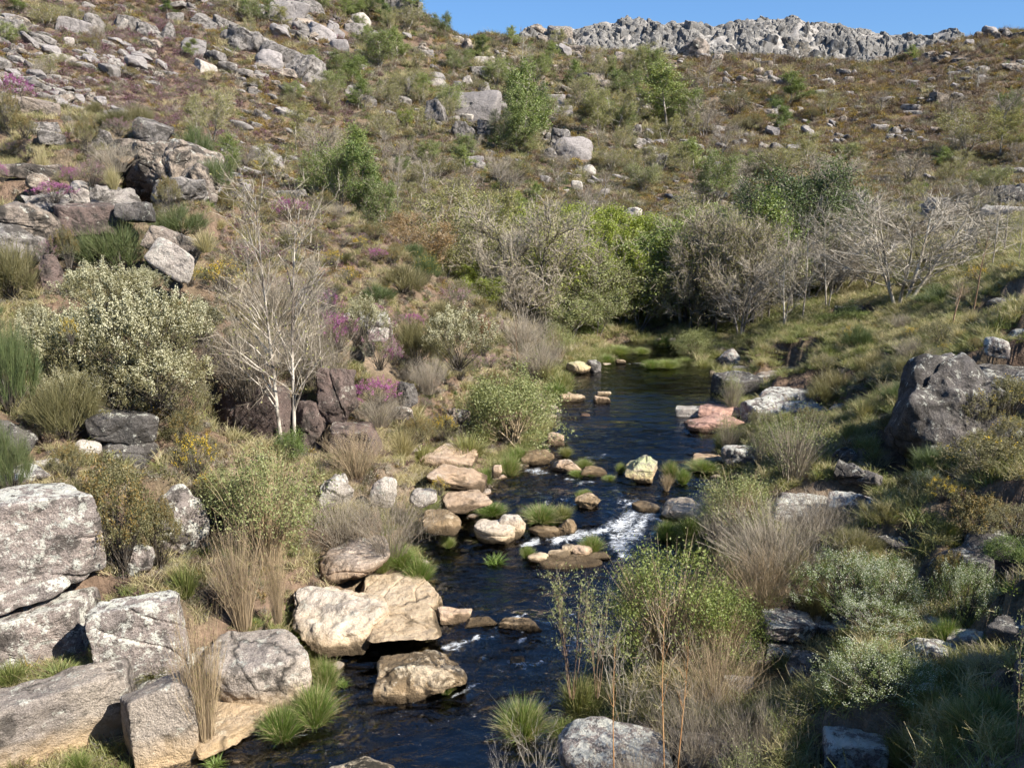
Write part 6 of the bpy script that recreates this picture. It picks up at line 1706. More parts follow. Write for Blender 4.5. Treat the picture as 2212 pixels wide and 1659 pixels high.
# --- valley trees, upstream: (kind, var, u, Y, top row, width, label)
def gtree(kind, var, u, Y, vtop, w, label, group=None):
    p0 = P(u, 600, Y); g = float(hgt(p0[0], Y))
    _, vb = proj(p0[0], Y, g)
    plant(kind, u, vb, w, max(vb - vtop, 30), label, var, Y=Y, group=group)
VT = [
 ('bare_dark', 0, 1135, 36.5, 455, 210, 'tall grey bare tree with dark twin trunks, left of the valley trees'),
 ('bare_grey', 0, 1090, 44, 500, 150, 'grey twiggy tree left of the tall twin-trunk tree'),
 ('bare_grey', 1, 1195, 43, 500, 130, 'bare brownish tree right of the tall twin-trunk tree'),
 ('bare_grey', 2, 1245, 40, 560, 150, 'leaning bare tree with tangled white branches, mid valley'),
 ('bare_grey', 0, 1290, 42, 540, 140, 'bare tree right of the tangled white branches'),
 ('leaf_olive', 0, 985, 46, 440, 150, 'spreading olive tree above the lime-green small tree'),
 ('leaf_orange', 0, 905, 38, 505, 160, 'orange-brown budding tree behind the spur flank'),
 ('leaf_orange', 0, 860, 40, 520, 90, 'smaller orange-brown tree at the left of the budding tree'),
 ('leaf_olive', 1, 1050, 50, 445, 120, 'olive tree between the orange-brown and the twin-trunk trees'),
 ('leaf_lime', 0, 1320, 52, 482, 150, 'yellow-green tree in the centre of the valley'),
 ('leaf_lime', 1, 1240, 54, 485, 120, 'yellow-green tree left of the central one'),
 ('leaf_lime', 0, 1385, 50, 545, 90, 'small yellow-green tree right of the central one'),
 ('birch_bare', 1, 1225, 47, 500, 80, 'slim white birch between the yellow-green trees'),
 ('leaf_willow', 0, 1375, 41, 600, 150, 'fresh green willow at the end of the visible stream'),
 ('leaf_willow', 1, 1330, 43, 575, 130, 'grey-green willow left of the fresh green one'),
 ('leaf_willow', 0, 1430, 45, 560, 150, 'pale green willow above the stream end'),
 ('leaf_willow', 1, 1290, 39, 640, 90, 'low green willow before the bare valley trees'),
 ('bare_dark', 1, 1480, 41, 520, 150, 'dark bare alder on the right of the stream end'),
 ('bare_dark', 2, 1530, 40, 490, 160, 'dense dark alder in the right thicket'),
 ('bare_dark', 0, 1580, 41, 500, 150, 'dark alder with several black trunks'),
 ('bare_dark', 1, 1500, 46, 470, 150, 'tall grey-brown alder at the back of the right thicket'),
 ('bare_dark', 2, 1620, 39, 540, 130, 'dark twiggy alder near the grey triangular boulder'),
 ('leaf_willow', 0, 1560, 44, 520, 120, 'olive-green tree among the dark alders'),
 ('leaf_dark', 0, 1640, 46, 425, 150, 'left crown of the big dark green trees'),
 ('leaf_dark', 1, 1710, 45, 395, 180, 'tallest crown of the big dark green trees'),
 ('leaf_dark', 0, 1770, 46, 430, 150, 'right crown of the big dark green trees'),
 ('leaf_willow', 1, 1690, 42, 560, 150, 'grey-green tree behind the leaning pale tree'),
 ('bare_grey', 2, 1750, 41, 560, 150, 'grey tree behind the slim pale trees'),
 ('bare_grey', 0, 1820, 42, 540, 150, 'grey twiggy tree left of the spreading pale tree'),
 ('bare_grey', 1, 1860, 50, 455, 130, 'bare brown tree high behind the spreading pale tree'),
 ('bare_grey', 2, 1990, 44, 480, 130, 'bare tree behind the right of the spreading pale tree'),
 ('bare_grey', 0, 2050, 50, 470, 110, 'bare tree on the right slope'),
]
for (k_, v_, u_, Y_, t_, w_, l_) in VT: gtree(k_, v_, u_, Y_ if Y_ < 37 else Y_ - 2.5, t_ - 35, w_ * 1.25, l_)
FR = [('bare_grey', 1085, 35.5, 520), ('bare_grey', 1180, 36, 510), ('leaf_lime', 1215, 37.5, 530), ('bare_dark', 1165, 38, 480), ('leaf_willow', 1260, 37.5, 590), ('leaf_birch', 1310, 39, 560), ('leaf_lime', 1345, 38.5, 560),
      ('leaf_birch', 1400, 40, 560), ('leaf_birch', 1375, 39.5, 560), ('leaf_willow', 1450, 39.5, 580), ('bare_dark', 1500, 37, 520), ('bare_dark', 1545, 36.5, 500), ('bare_dark', 1585, 37, 490), ('bare_dark', 1625, 36, 520),
      ('bare_grey', 1600, 35, 580), ('bare_grey', 1660, 36.5, 520), ('leaf_willow', 1530, 38.5, 540), ('leaf_willow', 1650, 38.5, 540), ('leaf_birch', 1470, 38.5, 540), ('bare_grey', 1710, 38, 520), ('bare_grey', 1800, 38.5, 520), ('leaf_olive', 1840, 40, 530),
      ('bare_grey', 1880, 38, 560), ('leaf_olive', 960, 37, 520), ('leaf_olive', 1020, 38, 500), ('leaf_lime', 1010, 36, 600), ('bare_grey', 1130, 34.5, 600), ('leaf_willow', 1230, 35.5, 650), ('leaf_olive', 1290, 41, 520), ('leaf_lime', 1350, 43, 500),
      ('leaf_olive', 2000, 40, 540), ('bare_grey', 2060, 39, 520), ('bare_grey', 2120, 38, 500), ('leaf_olive', 2170, 36, 500)]
FL = {'bare_grey': 'grey leafless tree', 'bare_dark': 'dark leafless alder', 'leaf_willow': 'green budding willow', 'leaf_birch': 'fresh green birch', 'leaf_olive': 'olive-leaved tree', 'leaf_lime': 'yellow-green tree'}
FM = [('orange-brown tree', 905), ('lime-green small tree', 1055), ('tall twin-trunk tree', 1135), ('tangled white branches', 1245), ('end of the visible stream', 1400), ('willow by the pool', 1500), ('grey triangular boulder', 1575), ('leaning pale tree', 1690), ('path', 1800), ('spreading pale tree', 1938), ('overhanging rock band', 2170)]
for i_, (k_, u_, Y_, t_) in enumerate(FR):
    j_ = int(np.argmin([abs(u_ - q[1]) for q in FM])); sd_ = 'right beside' if abs(u_ - FM[j_][1]) < 18 else ('right of' if u_ > FM[j_][1] else 'left of')
    gtree(k_, i_ % 2, u_, Y_, t_ - 30, 120 + 12 * (i_ % 5), f'{FL[k_]} in the front row, {sd_} the {FM[j_][0]}', 'trees in the front row of the valley grove')
# trees and big shrubs scattered over the hillside
HT = [
 ('leaf_midgreen', 0, 735, 470, 110, 150, 'bright green tree, leftmost of the big group behind the spur'),
 ('leaf_midgreen', 1, 795, 490, 110, 150, 'bright green tree, tallest of the big group behind the spur'),
 ('leaf_birch', 0, 760, 420, 90, 130, 'olive-green birch above the big green group'),
 ('leaf_midgreen', 0, 825, 500, 80, 110, 'darker green tree, rightmost of the big green group'),
 ('leaf_birch', 1, 690, 430, 80, 90, 'light green tree left of the big green group'),
 ('leaf_olive', 2, 640, 330, 95, 95, 'yellow-green rounded tree on the left slope'),
 ('leaf_olive', 0, 750, 345, 80, 65, 'olive tree above the big green group'),
 ('bare_grey', 0, 690, 355, 110, 90, 'bare shrubby tree between yellow-green and green trees'),
 ('leaf_olive', 1, 600, 395, 90, 80, 'thin olive tree behind the birch top'),
 ('bare_grey', 1, 860, 480, 70, 130, 'bare grey tree right of the big green group'),
 ('leaf_olive', 2, 430, 320, 80, 90, 'olive tree close behind the spur at the left'),
 ('leaf_midgreen', 1, 1112, 335, 85, 120, 'dark green oak left in the group below the dome'),
 ('leaf_dark', 0, 1085, 310, 60, 70, 'darkest green shrub of the group below the dome'),
 ('leaf_birch', 0, 1135, 320, 90, 160, 'birch with white trunks right in the group below the dome'),
 ('leaf_midgreen', 0, 1150, 300, 80, 110, 'green birch behind the group below the dome'),
 ('leaf_birch', 1, 1120, 245, 60, 80, 'yellow-green birch above the group below the dome'),
 ('leaf_birch', 0, 1440, 275, 100, 120, 'green hillside birch, larger of the right pair'),
 ('leaf_birch', 1, 1475, 275, 60, 80, 'bright green hillside birch, smaller of the right pair'),
 ('leaf_midgreen', 0, 1345, 205, 70, 50, 'round green bush below the boulder heap'),
 ('leaf_midgreen', 1, 1705, 230, 95, 62, 'round green bush alone on the right hill'),
 ('leaf_birch', 1, 1545, 445, 65, 110, 'lone fresh green birch on the lower right hill'),
 ('thicket', 0, 1530, 445, 60, 50, 'grey bare shrub at the foot of the lone green birch'),
 ('leaf_birch', 1, 1162, 178, 45, 52, 'green birch beside the bare hill tree'),
 ('leaf_birch', 0, 1240, 190, 36, 50, 'small bright birch left of the boulder heap'),
 ('bare_pale', 2, 1130, 166, 60, 92, 'bare hill tree standing left of the boulder heap'),
 ('bare_grey', 1, 996, 80, 50, 42, 'leafless tree on the skyline notch'),
 ('leaf_midgreen', 0, 985, 158, 52, 48, 'round green bush left of the stacked tower'),
 ('leaf_midgreen', 1, 1045, 132, 50, 45, 'green bush behind the stacked tower'),
 ('leaf_birch', 0, 895, 45, 60, 60, 'crest tree with white stem at the sky edge'),
 ('leaf_olive', 0, 880, 65, 70, 48, 'olive bush below the crest tree'),
 ('leaf_midgreen', 1, 830, 60, 50, 52, 'dark green bush between crest rocks'),
 ('leaf_midgreen', 0, 790, 30, 70, 50, 'green bush at the top edge left of the crest rocks'),
 ('leaf_birch', 1, 820, 150, 90, 75, 'green tree clump upper right of the whaleback'),
 ('leaf_birch', 0, 860, 130, 70, 60, 'loose green tree right of the upper clump'),
 ('leaf_midgreen', 0, 730, 165, 60, 50, 'green bush by the whaleback nose'),
 ('leaf_midgreen', 1, 760, 185, 80, 50, 'broad green bush below the whaleback nose'),
 ('leaf_olive', 1, 510, 30, 60, 45, 'green shrub at the top edge above the whaleback'),
 ('leaf_midgreen', 0, 550, 50, 90, 50, 'dark green shrubs above the whaleback crag'),
 ('leaf_olive', 2, 610, 60, 60, 40, 'olive shrub on top of the whaleback crag'),
 ('leaf_olive', 0, 100, 60, 90, 50, 'olive shrub in the top left'),
 ('leaf_midgreen', 1, 40, 30, 70, 40, 'green shrub in the top left corner'),
 ('leaf_olive', 1, 900, 270, 60, 36, 'small lime shrub left of the dome'),
 ('leaf_lime', 0, 880, 278, 36, 40, 'lime-green shrub below left of the dome'),
 ('leaf_willow', 0, 1390, 415, 110, 60, 'grey-green shrub below the grey rib'),
 ('leaf_olive', 2, 1290, 300, 80, 90, 'olive birch right of the overhanging boulder'),
 ('leaf_olive', 0, 1260, 240, 80, 70, 'olive birch above the overhanging boulder'),
 ('leaf_olive', 1, 1330, 290, 90, 90, 'olive scrub tree between rib and overhang'),
 ('leaf_birch', 0, 1500, 380, 60, 70, 'olive-green small tree above the lone birch'),
 ('bare_grey', 0, 1520, 300, 100, 90, 'cluster of bare trees right of the hillside birches'),
 ('bare_grey', 2, 1560, 340, 80, 70, 'bare bushes under the cluster of bare trees'),
 ('bare_grey', 1, 1530, 195, 70, 60, 'bare grey bush above the cluster of bare trees'),
 ('olive_heath', 0, 1590, 250, 70, 55, 'grey-green rounded shrub below the round green bush'),
 ('olive_heath', 0, 1600, 290, 50, 40, 'small grey-green shrub lower on the right hill'),
 ('leaf_birch', 0, 1965, 128, 46, 26, 'small bright bush among dark rocks under the cliffs'),
 ('bare_pale', 2, 1672, 148, 30, 34, 'thin pale tree under the lower cliff'),
 ('bare_grey', 0, 1725, 140, 60, 50, 'bare bushes under the cliff foot'),
 ('bare_pale', 2, 2050, 190, 26, 42, 'single white stem on the upper right hill'),
 ('bare_pale', 1, 2110, 195, 46, 52, 'double white stem on the upper right hill'),
 ('bare_grey', 0, 2060, 260, 120, 60, 'grey bare grove on the right slope, upper'),
 ('bare_grey', 2, 2160, 265, 120, 70, 'grey bare grove at the right edge'),
 ('bare_grey', 1, 1900, 250, 100, 45, 'low bare scrub left of the grey grove'),
 ('leaf_olive', 0, 2090, 330, 130, 90, 'olive birch clump on the right slope'),
 ('leaf_olive', 2, 2160, 340, 110, 90, 'olive birch clump near the right edge'),
 ('leaf_olive', 1, 1740, 360, 90, 70, 'olive scrub tree in the middle of the right slope'),
 ('leaf_willow', 1, 1830, 350, 70, 45, 'grey-green scrub right of the middle of the right slope'),
 ('leaf_olive', 0, 1680, 390, 100, 70, 'olive scrub above the dark green crowns'),
 ('bare_grey', 0, 1800, 420, 130, 90, 'brown bare trees above the right dark crown'),
 ('bare_grey', 2, 1600, 440, 120, 90, 'brown bare trees left above the dark crowns'),
 ('bare_grey', 1, 1730, 440, 100, 80, 'bare trees behind the tallest dark crown'),
 ('bare_grey', 0, 1960, 400, 140, 70, 'grey bare bushes on the slope above the spreading tree'),
 ('leaf_birch', 1, 1790, 400, 50, 60, 'small light green tree among bare trees, right slope'),
 ('thicket', 0, 1290, 490, 90, 60, 'grey feathery bush above the yellow-green tree'),
 ('thicket_pink', 0, 1215, 480, 90, 50, 'pinkish thicket above the bare valley trees'),
 ('leaf_birch', 0, 1160, 440, 50, 40, 'light green bush over the valley trees'),
 ('olive_heath', 0, 945, 395, 110, 55, 'grey-green heath below the pointed boulder'),
 ('olive_heath', 0, 1110, 395, 90, 45, 'pale heath shrub below the oak group'),
 ('tree_heath', 0, 1400, 540, 60, 60, 'cream-tipped heath right of the yellow-green tree'),
 ('thicket', 0, 1080, 400, 60, 70, 'bare white-branched bush below the dark flat rock'),
 ('bare_grey', 1, 920, 420, 100, 80, 'bare scrub tree on the slope above the orange-brown tree'),
 ('bare_grey', 2, 1010, 430, 90, 70, 'bare tree above the olive tree'),
 ('leaf_olive', 1, 960, 470, 100, 80, 'olive-yellow tree at the slope foot'),
 ('leaf_lime', 1, 1110, 470, 60, 50, 'lime shrub above the twin-trunk tree'),
 ('leaf_willow', 0, 2140, 420, 120, 60, 'grey-green scrub right above the lower track'),
]
for k_, v_, u, vb, w, h, lb in HT: plant(k_, u, vb, w, h, lb, v_, ymin=36)
# more hillside scrub, each a bush of its own
rg = np.random.default_rng(4242)
SK = [('leaf_olive', 'olive'), ('leaf_birch', 'green'), ('bare_grey', 'bare grey'), ('olive_heath', 'grey-green'), ('leaf_midgreen', 'dark green'), ('gorse_brown', 'rusty'), ('gorse_yellow', 'yellow-flowered'), ('thicket', 'pale twiggy')]
n_s = 0
for tries in range(4000):
    if n_s >= 280: break
    u = rg.uniform(-20, 2230); v = rg.uniform(20, 500)
    if u < 480 and v > 190: continue
    if 480 < u < 880 and v > 380: continue
    g = hit(u, v, 44)
    if g[1] > 178 or g[1] < 52: continue
    a_ = float(n2(g[0], g[1], 16, 61, 2))
    centre = 720 < u < 1560; low = v > 330
    dn = .55 if centre else (.45 if low else .16)
    if u < 720: dn = .22
    if rg.random() > dn + a_ * .5: continue
    if u > 1500 and v < 300: pw = [.1, .03, .2, .15, .02, .4, .05, .05]
    elif u < 720: pw = [.22, .1, .08, .2, .08, .25, .04, .03]
    elif low: pw = [.25, .12, .28, .12, .04, .1, .04, .05]
    else: pw = [.28, .18, .14, .18, .07, .09, .03, .03]
    k = int(rg.choice(8, p=np.array(pw) / sum(pw)))
    tree = SK[k][0].startswith(('leaf', 'bare'))
    h = (rg.uniform(28, 62) if tree else rg.uniform(14, 30)) * (1.0 if v > 160 else .7)
    w = h * (rg.uniform(.8, 1.3) if tree else rg.uniform(1.2, 1.9))
    size = 'low' if h < 22 else 'small' if h < 38 else 'taller'
    what = {'leaf_olive': 'tree', 'leaf_birch': 'birch', 'bare_grey': 'leafless tree', 'olive_heath': 'heath shrub', 'leaf_midgreen': 'tree', 'gorse_brown': 'gorse', 'gorse_yellow': 'gorse', 'thicket': 'shrub'}[SK[k][0]]
    plant(SK[k][0], u, v, w, h, f'{size} {SK[k][1]} {what} {where(u, v)}', int(rg.integers(2)) if tree else 0, ymin=44, group='scrub and small trees scattered over the far hillsides')
    n_s += 1
# filling of the valley grove
for i in range(150):
    u = rg.uniform(880, 2130); Y = rg.uniform(38.5, 60)
    if u > 1850: Y = rg.uniform(46, 60)
    if u < 1000: ks = ['leaf_olive', 'leaf_orange', 'bare_grey']
    elif u < 1250: ks = ['bare_grey', 'leaf_olive', 'leaf_birch', 'leaf_lime']
    elif u < 1460: ks = ['leaf_willow', 'leaf_lime', 'leaf_birch', 'leaf_lime', 'leaf_olive']
    elif u < 1820: ks = ['bare_dark', 'bare_grey', 'leaf_willow', 'leaf_birch']
    else: ks = ['bare_grey', 'leaf_olive', 'bare_grey']
    k = ks[int(rg.integers(len(ks)))]
    vt = rg.uniform(440, 580)
    col_ = {'leaf_birch': 'fresh green birch', 'leaf_olive': 'olive tree', 'leaf_orange': 'orange-budded tree', 'bare_grey': 'grey leafless tree', 'leaf_lime': 'yellow-green tree', 'leaf_willow': 'grey-green willow tree', 'bare_dark': 'dark leafless alder'}[k]
    VM = [('the orange-brown budding tree', 905), ('the spreading olive tree', 985), ('the tall twin-trunk tree', 1135), ('the tangled white branches', 1245), ('the central yellow-green tree', 1320), ('the fresh green willow', 1375),
          ('the dark alders', 1530), ('the big dark green trees', 1700), ('the slim pale trees', 1780), ('the spreading pale tree', 1935), ('the pale poles', 2120)]
    j = int(np.argmin([abs(u - m[1]) for m in VM]))
    dep = 'just behind' if Y < 47 else 'behind' if Y < 54 else 'far behind'
    side = '' if abs(u - VM[j][1]) < 20 else (' on its right' if u > VM[j][1] else ' on its left')
    gtree(k, int(rg.integers(2)) if k not in ('leaf_orange',) else 0, u, Y, vt, rg.uniform(80, 140), f'{col_} {dep} {VM[j][0]}{side}', 'trees of the valley grove upstream')

def inside_rock(x, y):
    r = np.zeros(len(x), bool)
    for (fx, fy, rx, ry, yw) in FOOT:
        near_ = (np.abs(x - fx) < rx + ry) & (np.abs(y - fy) < rx + ry)
        if not near_.any(): continue
        i = np.nonzero(near_)[0]
        dx = x[i] - fx; dy = y[i] - fy
        c_, s_ = math.cos(-yw), math.sin(-yw)
        X = (dx * c_ - dy * s_) / (rx * 1.0); Y_ = (dx * s_ + dy * c_) / (ry * 1.0)
        r[i] |= (X ** 4 + Y_ ** 4) < 1
    return r

# smaller scrub between the named plants of the two banks
NM = [('the tall white birch', 620, 800), ('the big white tree heath', 300, 720), ('the large blue-green broom', 260, 540), ('the spur crag', 380, 380), ('the stacked slabs', 100, 290), ('the cracked rock face', 40, 500),
      ('the grey overhang', 800, 690), ('the domed olive broom', 897, 740), ('the brown bluff', 760, 880), ('the round willow', 1108, 880), ('the split boulder', 270, 940), ('the bright yellow gorse', 425, 990),
      ('the orange-brown tree', 900, 600), ('the green tree group', 790, 440), ('the shore slabs', 990, 1030), ('the white boulders', 780, 1060), ('the big brown gorse', 270, 1120), ('the pale willow', 575, 1100),
      ('the pale sapling', 1118, 730), ('the calm pool', 1350, 850), ('the spreading pale tree', 1938, 640), ('the massive boulder', 2030, 900), ('the thick slab', 1730, 880), ('the feathery willow', 1710, 980),
      ('the huge bare shrub', 1660, 1180), ('the silvery heath', 1900, 1280), ('the largest white heath', 1880, 1520), ('the egg-shaped boulder', 1735, 1440), ('the mauve-grey boulder', 2005, 1400), ('the two bare saplings', 2070, 700),
      ('the path', 1830, 760), ('the overhanging rock band', 2170, 670), ('the shaded rock wall', 2040, 1250), ('the square mottled boulder', 1695, 1350), ('the heathy knoll', 2140, 1130), ('the dark alders', 1560, 700), ('the grassy meadow', 1980, 820)]
def where2(u, v):
    dd_ = [math.hypot(u - q[1], v - q[2]) for q in NM]; i = int(np.argmin(dd_)); du, dv = u - NM[i][1], v - NM[i][2]
    if dd_[i] < 22: return 'close to ' + NM[i][0]
    ang = math.degrees(math.atan2(-dv, du)) % 360
    return ('just ' if dd_[i] < 60 else '') + ['right of', 'up and right of', 'above', 'up and left of', 'left of', 'down and left of', 'below', 'down and right of'][int(((ang + 22.5) % 360) // 45)] + ' ' + NM[i][0]
HAND = [(float(o.location.x), float(o.location.y), max(o.scale.x * .45, .2)) for o in COL.objects if o.parent is None and o.get('category') and o.location.y < 40]
rg = np.random.default_rng(31337)
LKS = [('broom_olive', 'olive broom'), ('gorse_brown', 'rusty gorse'), ('canes_grey', 'grey twig bush'), ('pink_heather', 'dusky heather'), ('olive_heath', 'grey-green heath'), ('straw_tuft', 'straw tuft'), ('broom', 'green broom'), ('gorse_yellow', 'yellow-dotted gorse'), ('magenta_heather', 'magenta heather'), ('green_tuft', 'green grass tuft'), ('canes_wide', 'tan cane clump'), ('willow_sparse', 'airy willow')]
n_x = 0
for tries in range(5000):
    if n_x >= 270: break
    lft = rg.random() < .62
    if lft: u = rg.uniform(-30, 1180); v = rg.uniform(250, 1120)
    else: u = rg.uniform(1560, 2240); v = rg.uniform(600, 1640)
    g = hit(u, v, 8)
    if g[1] > 33.5 or g[1] < 7.5: continue
    if float(poly_sd(np.array([g[0]]), np.array([g[1]]), RIV)[0]) < .7: continue
    spurf = lft and u > 470 and v < 640
    hpx = rg.uniform(26, 62) * (.8 if spurf else 1) * (1.25 if v > 900 else 1)
    r_ = hpx / F * g[1] * .5
    if any(abs(g[0] - x) < q + r_ and abs(g[1] - y) < (q + r_) * 1.3 for x, y, q in HAND): continue
    if inside_rock(np.array([g[0]]), np.array([g[1]]))[0]: continue
    if lft and u < 340 and v < 470: pw = [.1, .12, .1, .22, .12, .1, .02, .01, .22, 0, 0, 0]
    elif lft and 640 < u < 900 and v > 600: pw = [.12, .08, .22, .2, .1, .06, .03, .02, .16, .02, .02, 0]
    elif spurf: pw = [.16, .24, .08, .2, .14, .1, .02, .02, .05, 0, 0, 0]
    elif lft: pw = [.2, .16, .2, .07, .18, .08, .05, .01, .015, .02, .02, .01]
    else: pw = [.18, .07, .1, 0, .14, .2, .04, .03, 0, .16, .05, .05]
    q = int(rg.choice(12, p=np.array(pw) / sum(pw)))
    k_, wd = LKS[q]
    wpx = hpx * rg.uniform(1.1, 1.7)
    plant(k_, u, v, wpx, hpx, f'{"low" if hpx < 36 else "small" if hpx < 55 else "taller"} {wd} {where2(u, v)}', int(rg.integers(2)), ymin=8, group='small scrub between the larger bushes of both banks')
    HAND.append((g[0], g[1], r_ * .75)); n_x += 1
p('gorse_brown', 2120, 1125, 150, 80, 'dry heathy scrub crowning the outcrop at the right edge', 1, Y=12.6)
p('olive_heath', 2190, 1160, 130, 70, 'brown-green heath hanging over the outcrop at the right edge', 1, Y=11.6)

# ================================================================== GROUND COVER
rg = np.random.default_rng(99)
NC = 150000
a = rg.uniform(-.66, .66, NC); ly = rg.uniform(math.log(6.2), math.log(185), NC)
cyy = np.exp(ly); cxx = a * cyy
gz = hgt(cxx, cyy)
pu, pv = proj(cxx, cyy, gz)
sdr = np.full(NC, 50.0)
nr = cyy < 60
sdr[nr] = poly_sd(cxx[nr], cyy[nr], RIV)
ok = (pu > -160) & (pu < 2380) & (pv > -80) & (pv < 1850) & (sdr > .12)
size = np.maximum(.24, .0085 * cyy)
keepp = np.clip((.0085 * cyy / size) ** 2 * 1.15, .10, 1.0)
ok &= rg.random(NC) < keepp
ok &= ~inside_rock(cxx, cyy)
cxx, cyy, gz, pu, pv, sdr, size = [q[ok] for q in (cxx, cyy, gz, pu, pv, sdr, size)]
n = len(cxx)
na = n2(cxx, cyy, np.interp(cyy, [10, 120], [1.5, 14]), 201, 3); nb = n2(cxx, cyy, np.interp(cyy, [10, 120], [1.0, 7]), 202, 3); ncn = n2(cxx, cyy, np.interp(cyy, [10, 120], [2.5, 20]), 203, 2)
KN = ['brown', 'rust', 'olive', 'grey', 'green', 'purple', 'straw', 'grass', 'yellow', 'twig']
W = np.zeros((n, len(KN)))
far_ = cyy > 46
left = far_ & (pu < 760); cen = far_ & (pu >= 760) & (pu < 1480); rt = far_ & (pu >= 1480)
W[left] = [.28, .17, .08, .20, .02, .20, .03, 0, .015, .05]
W[cen] = [.20, .14, .22, .28, .05, .02, .04, 0, .012, .05]
W[rt] = [.50, .22, .10, .12, .01, .012, .01, 0, .01, .03]
lowr = rt & (pv > 330); W[lowr] = [.24, .12, .22, .22, .02, .003, .02, 0, .01, .15]
W[left, 5] += .9 * sstep(.0, .3, nb[left]) * sstep(20, 90, pv[left]) * sstep(360, 240, pv[left])
W[far_, 1] += .5 * sstep(.05, .35, na[far_]); W[far_, 4] += .12 * sstep(.15, .4, -na[far_]) * (pu[far_] < 1500)
spur = (~far_) & (cyy > 21.5) & (pu > 470) & (pu < 1000) & (pv < 640)
nl = (~far_) & (pu < 1180) & ~spur
rb = (~far_) & (pu >= 1180)
W[spur] = [.22, .26, .06, .16, .0, .20, .12, .0, .015, .08]
W[nl] = [.22, .07, .18, .24, .03, .02, .13, .03, .004, .14]
W[rb] = [.08, .04, .20, .08, .08, .0, .26, .26, .006, .05]
W[nl, 6] += .5 * sstep(.0, .3, na[nl]); W[nl, 2] += .4 * sstep(.0, .3, -nb[nl])
W[rb, 7] += .5 * sstep(.0, .3, na[rb]); W[rb, 6] += .5 * sstep(.0, .3, nb[rb])
topl = nl & (pu < 320) & (pv < 470); W[topl, 5] += .12; W[topl, 6] += .2
edge = (sdr < .9); W[edge] = [.04, .02, .06, .04, .06, 0, .22, .55, 0, .03]
W /= W.sum(1)[:, None]
kk = (rg.random(n)[:, None] > np.cumsum(W, 1)).sum(1).clip(0, len(KN) - 1)
SRC = {'brown': [mk_clump(1, 'brown', None), mk_clump(2, 'brown', 'rust'), mk_clump(3, 'brown', 'grey')], 'rust': [mk_clump(4, 'rust', None), mk_clump(5, 'rust', 'brown', f2=.5), mk_clump(6, 'rust', 'yellow', f2=.08)],
       'olive': [mk_clump(7, 'olive', None), mk_clump(8, 'olive', 'brown', f2=.4), mk_clump(9, 'olive', 'green', f2=.4)], 'grey': [mk_clump(10, 'grey', None), mk_clump(11, 'grey', 'twig', f2=.5), mk_clump(12, 'grey', 'olive', f2=.5)],
       'green': [mk_clump(13, 'green', None), mk_clump(14, 'green', 'olive', f2=.5)], 'purple': [mk_clump(15, 'brown', 'purple', f2=1.3), mk_clump(16, 'grey', 'purple', f2=1.1)],
       'straw': [mk_clump(17, 'straw', kind='grass', n=110), mk_clump(18, 'straw', kind='grass', n=90)], 'grass': [mk_clump(19, 'grass', kind='grass', n=120), mk_clump(20, 'grass', kind='grass', n=100)],
       'yellow': [mk_clump(21, 'olive', 'yellow', f2=.4)], 'twig': [mk_clump(22, 'twig', kind='grass', n=70), mk_clump(23, 'darktwig', 'twig', n=100)]}
LBL = {'brown': 'brown heath and dry heather carpeting the slopes', 'rust': 'rust and ochre gorse carpeting the slopes', 'olive': 'olive low scrub covering the slopes', 'grey': 'grey-green low scrub covering the slopes',
       'green': 'fresh green undergrowth patches', 'purple': 'purple heather patches on the left hillside', 'straw': 'dry straw-coloured grass on the banks', 'grass': 'green grass along the banks',
       'yellow': 'small yellow-flowered undergrowth', 'twig': 'bare twiggy undergrowth'}
NMS = {'brown': 'heath_cover', 'rust': 'gorse_cover', 'olive': 'scrub_cover', 'grey': 'grey_scrub_cover', 'green': 'green_undergrowth', 'purple': 'heather_cover', 'straw': 'dry_grass', 'grass': 'green_grass', 'yellow': 'yellow_undergrowth', 'twig': 'twiggy_undergrowth'}
for i, kn in enumerate(KN):
    sel = np.nonzero(kk == i)[0]
    if len(sel) == 0: continue
    m_ = len(sel)
    pts = np.stack([cxx[sel], cyy[sel], gz[sel] - .02], 1)
    rot = np.stack([rg.normal(0, .12, m_), rg.normal(0, .12, m_), rg.uniform(0, 6.28, m_)], 1)
    s_ = size[sel] * rg.uniform(.75, 1.6, m_) * (1.15 if kn not in ('straw', 'grass') else 1.25)
    scl = np.stack([s_, s_, s_ * rg.uniform(.55, 1.15, m_) * np.where(cyy[sel] > 46, .95, 1)], 1)
    cover(NMS[kn], LBL[kn], SRC[kn], pts, rot, scl, rg.integers(len(SRC[kn]), size=m_))

# stones too small to pick out, on the hillsides and in the stream bed
def lowrock(seed, kind, mat, asp=(1, .9, .7)):
    p_, f_ = rock_shape(seed, *asp, kind, 4); p_[:, 2] -= asp[2] * .25
    return mesh_from('stone', p_, f_, mat, smooth='rock')
NSX = 16000
a = rg.uniform(-.62, .62, NSX); yy = np.exp(rg.uniform(math.log(46), math.log(178), NSX)); xx = a * yy; zz = hgt(xx, yy)
su, sv = proj(xx, yy, zz)
dn = n2(xx, yy, 9, 88, 3) + .25 * n2(xx, yy, 2.5, 90, 2)
ok = (su > -50) & (su < 2260) & (sv > -40) & (dn > np.where(su < 720, -.02, np.where(sv < 300, .10, .24)))
ok &= rg.random(NSX) < np.where(su < 720, .75, .5)
xx, yy, zz = xx[ok], yy[ok], zz[ok]; m_ = len(xx)
s_ = np.where(xx / yy < -.2, .0078, .0055) * yy * np.exp(rg.normal(0, .45, m_))
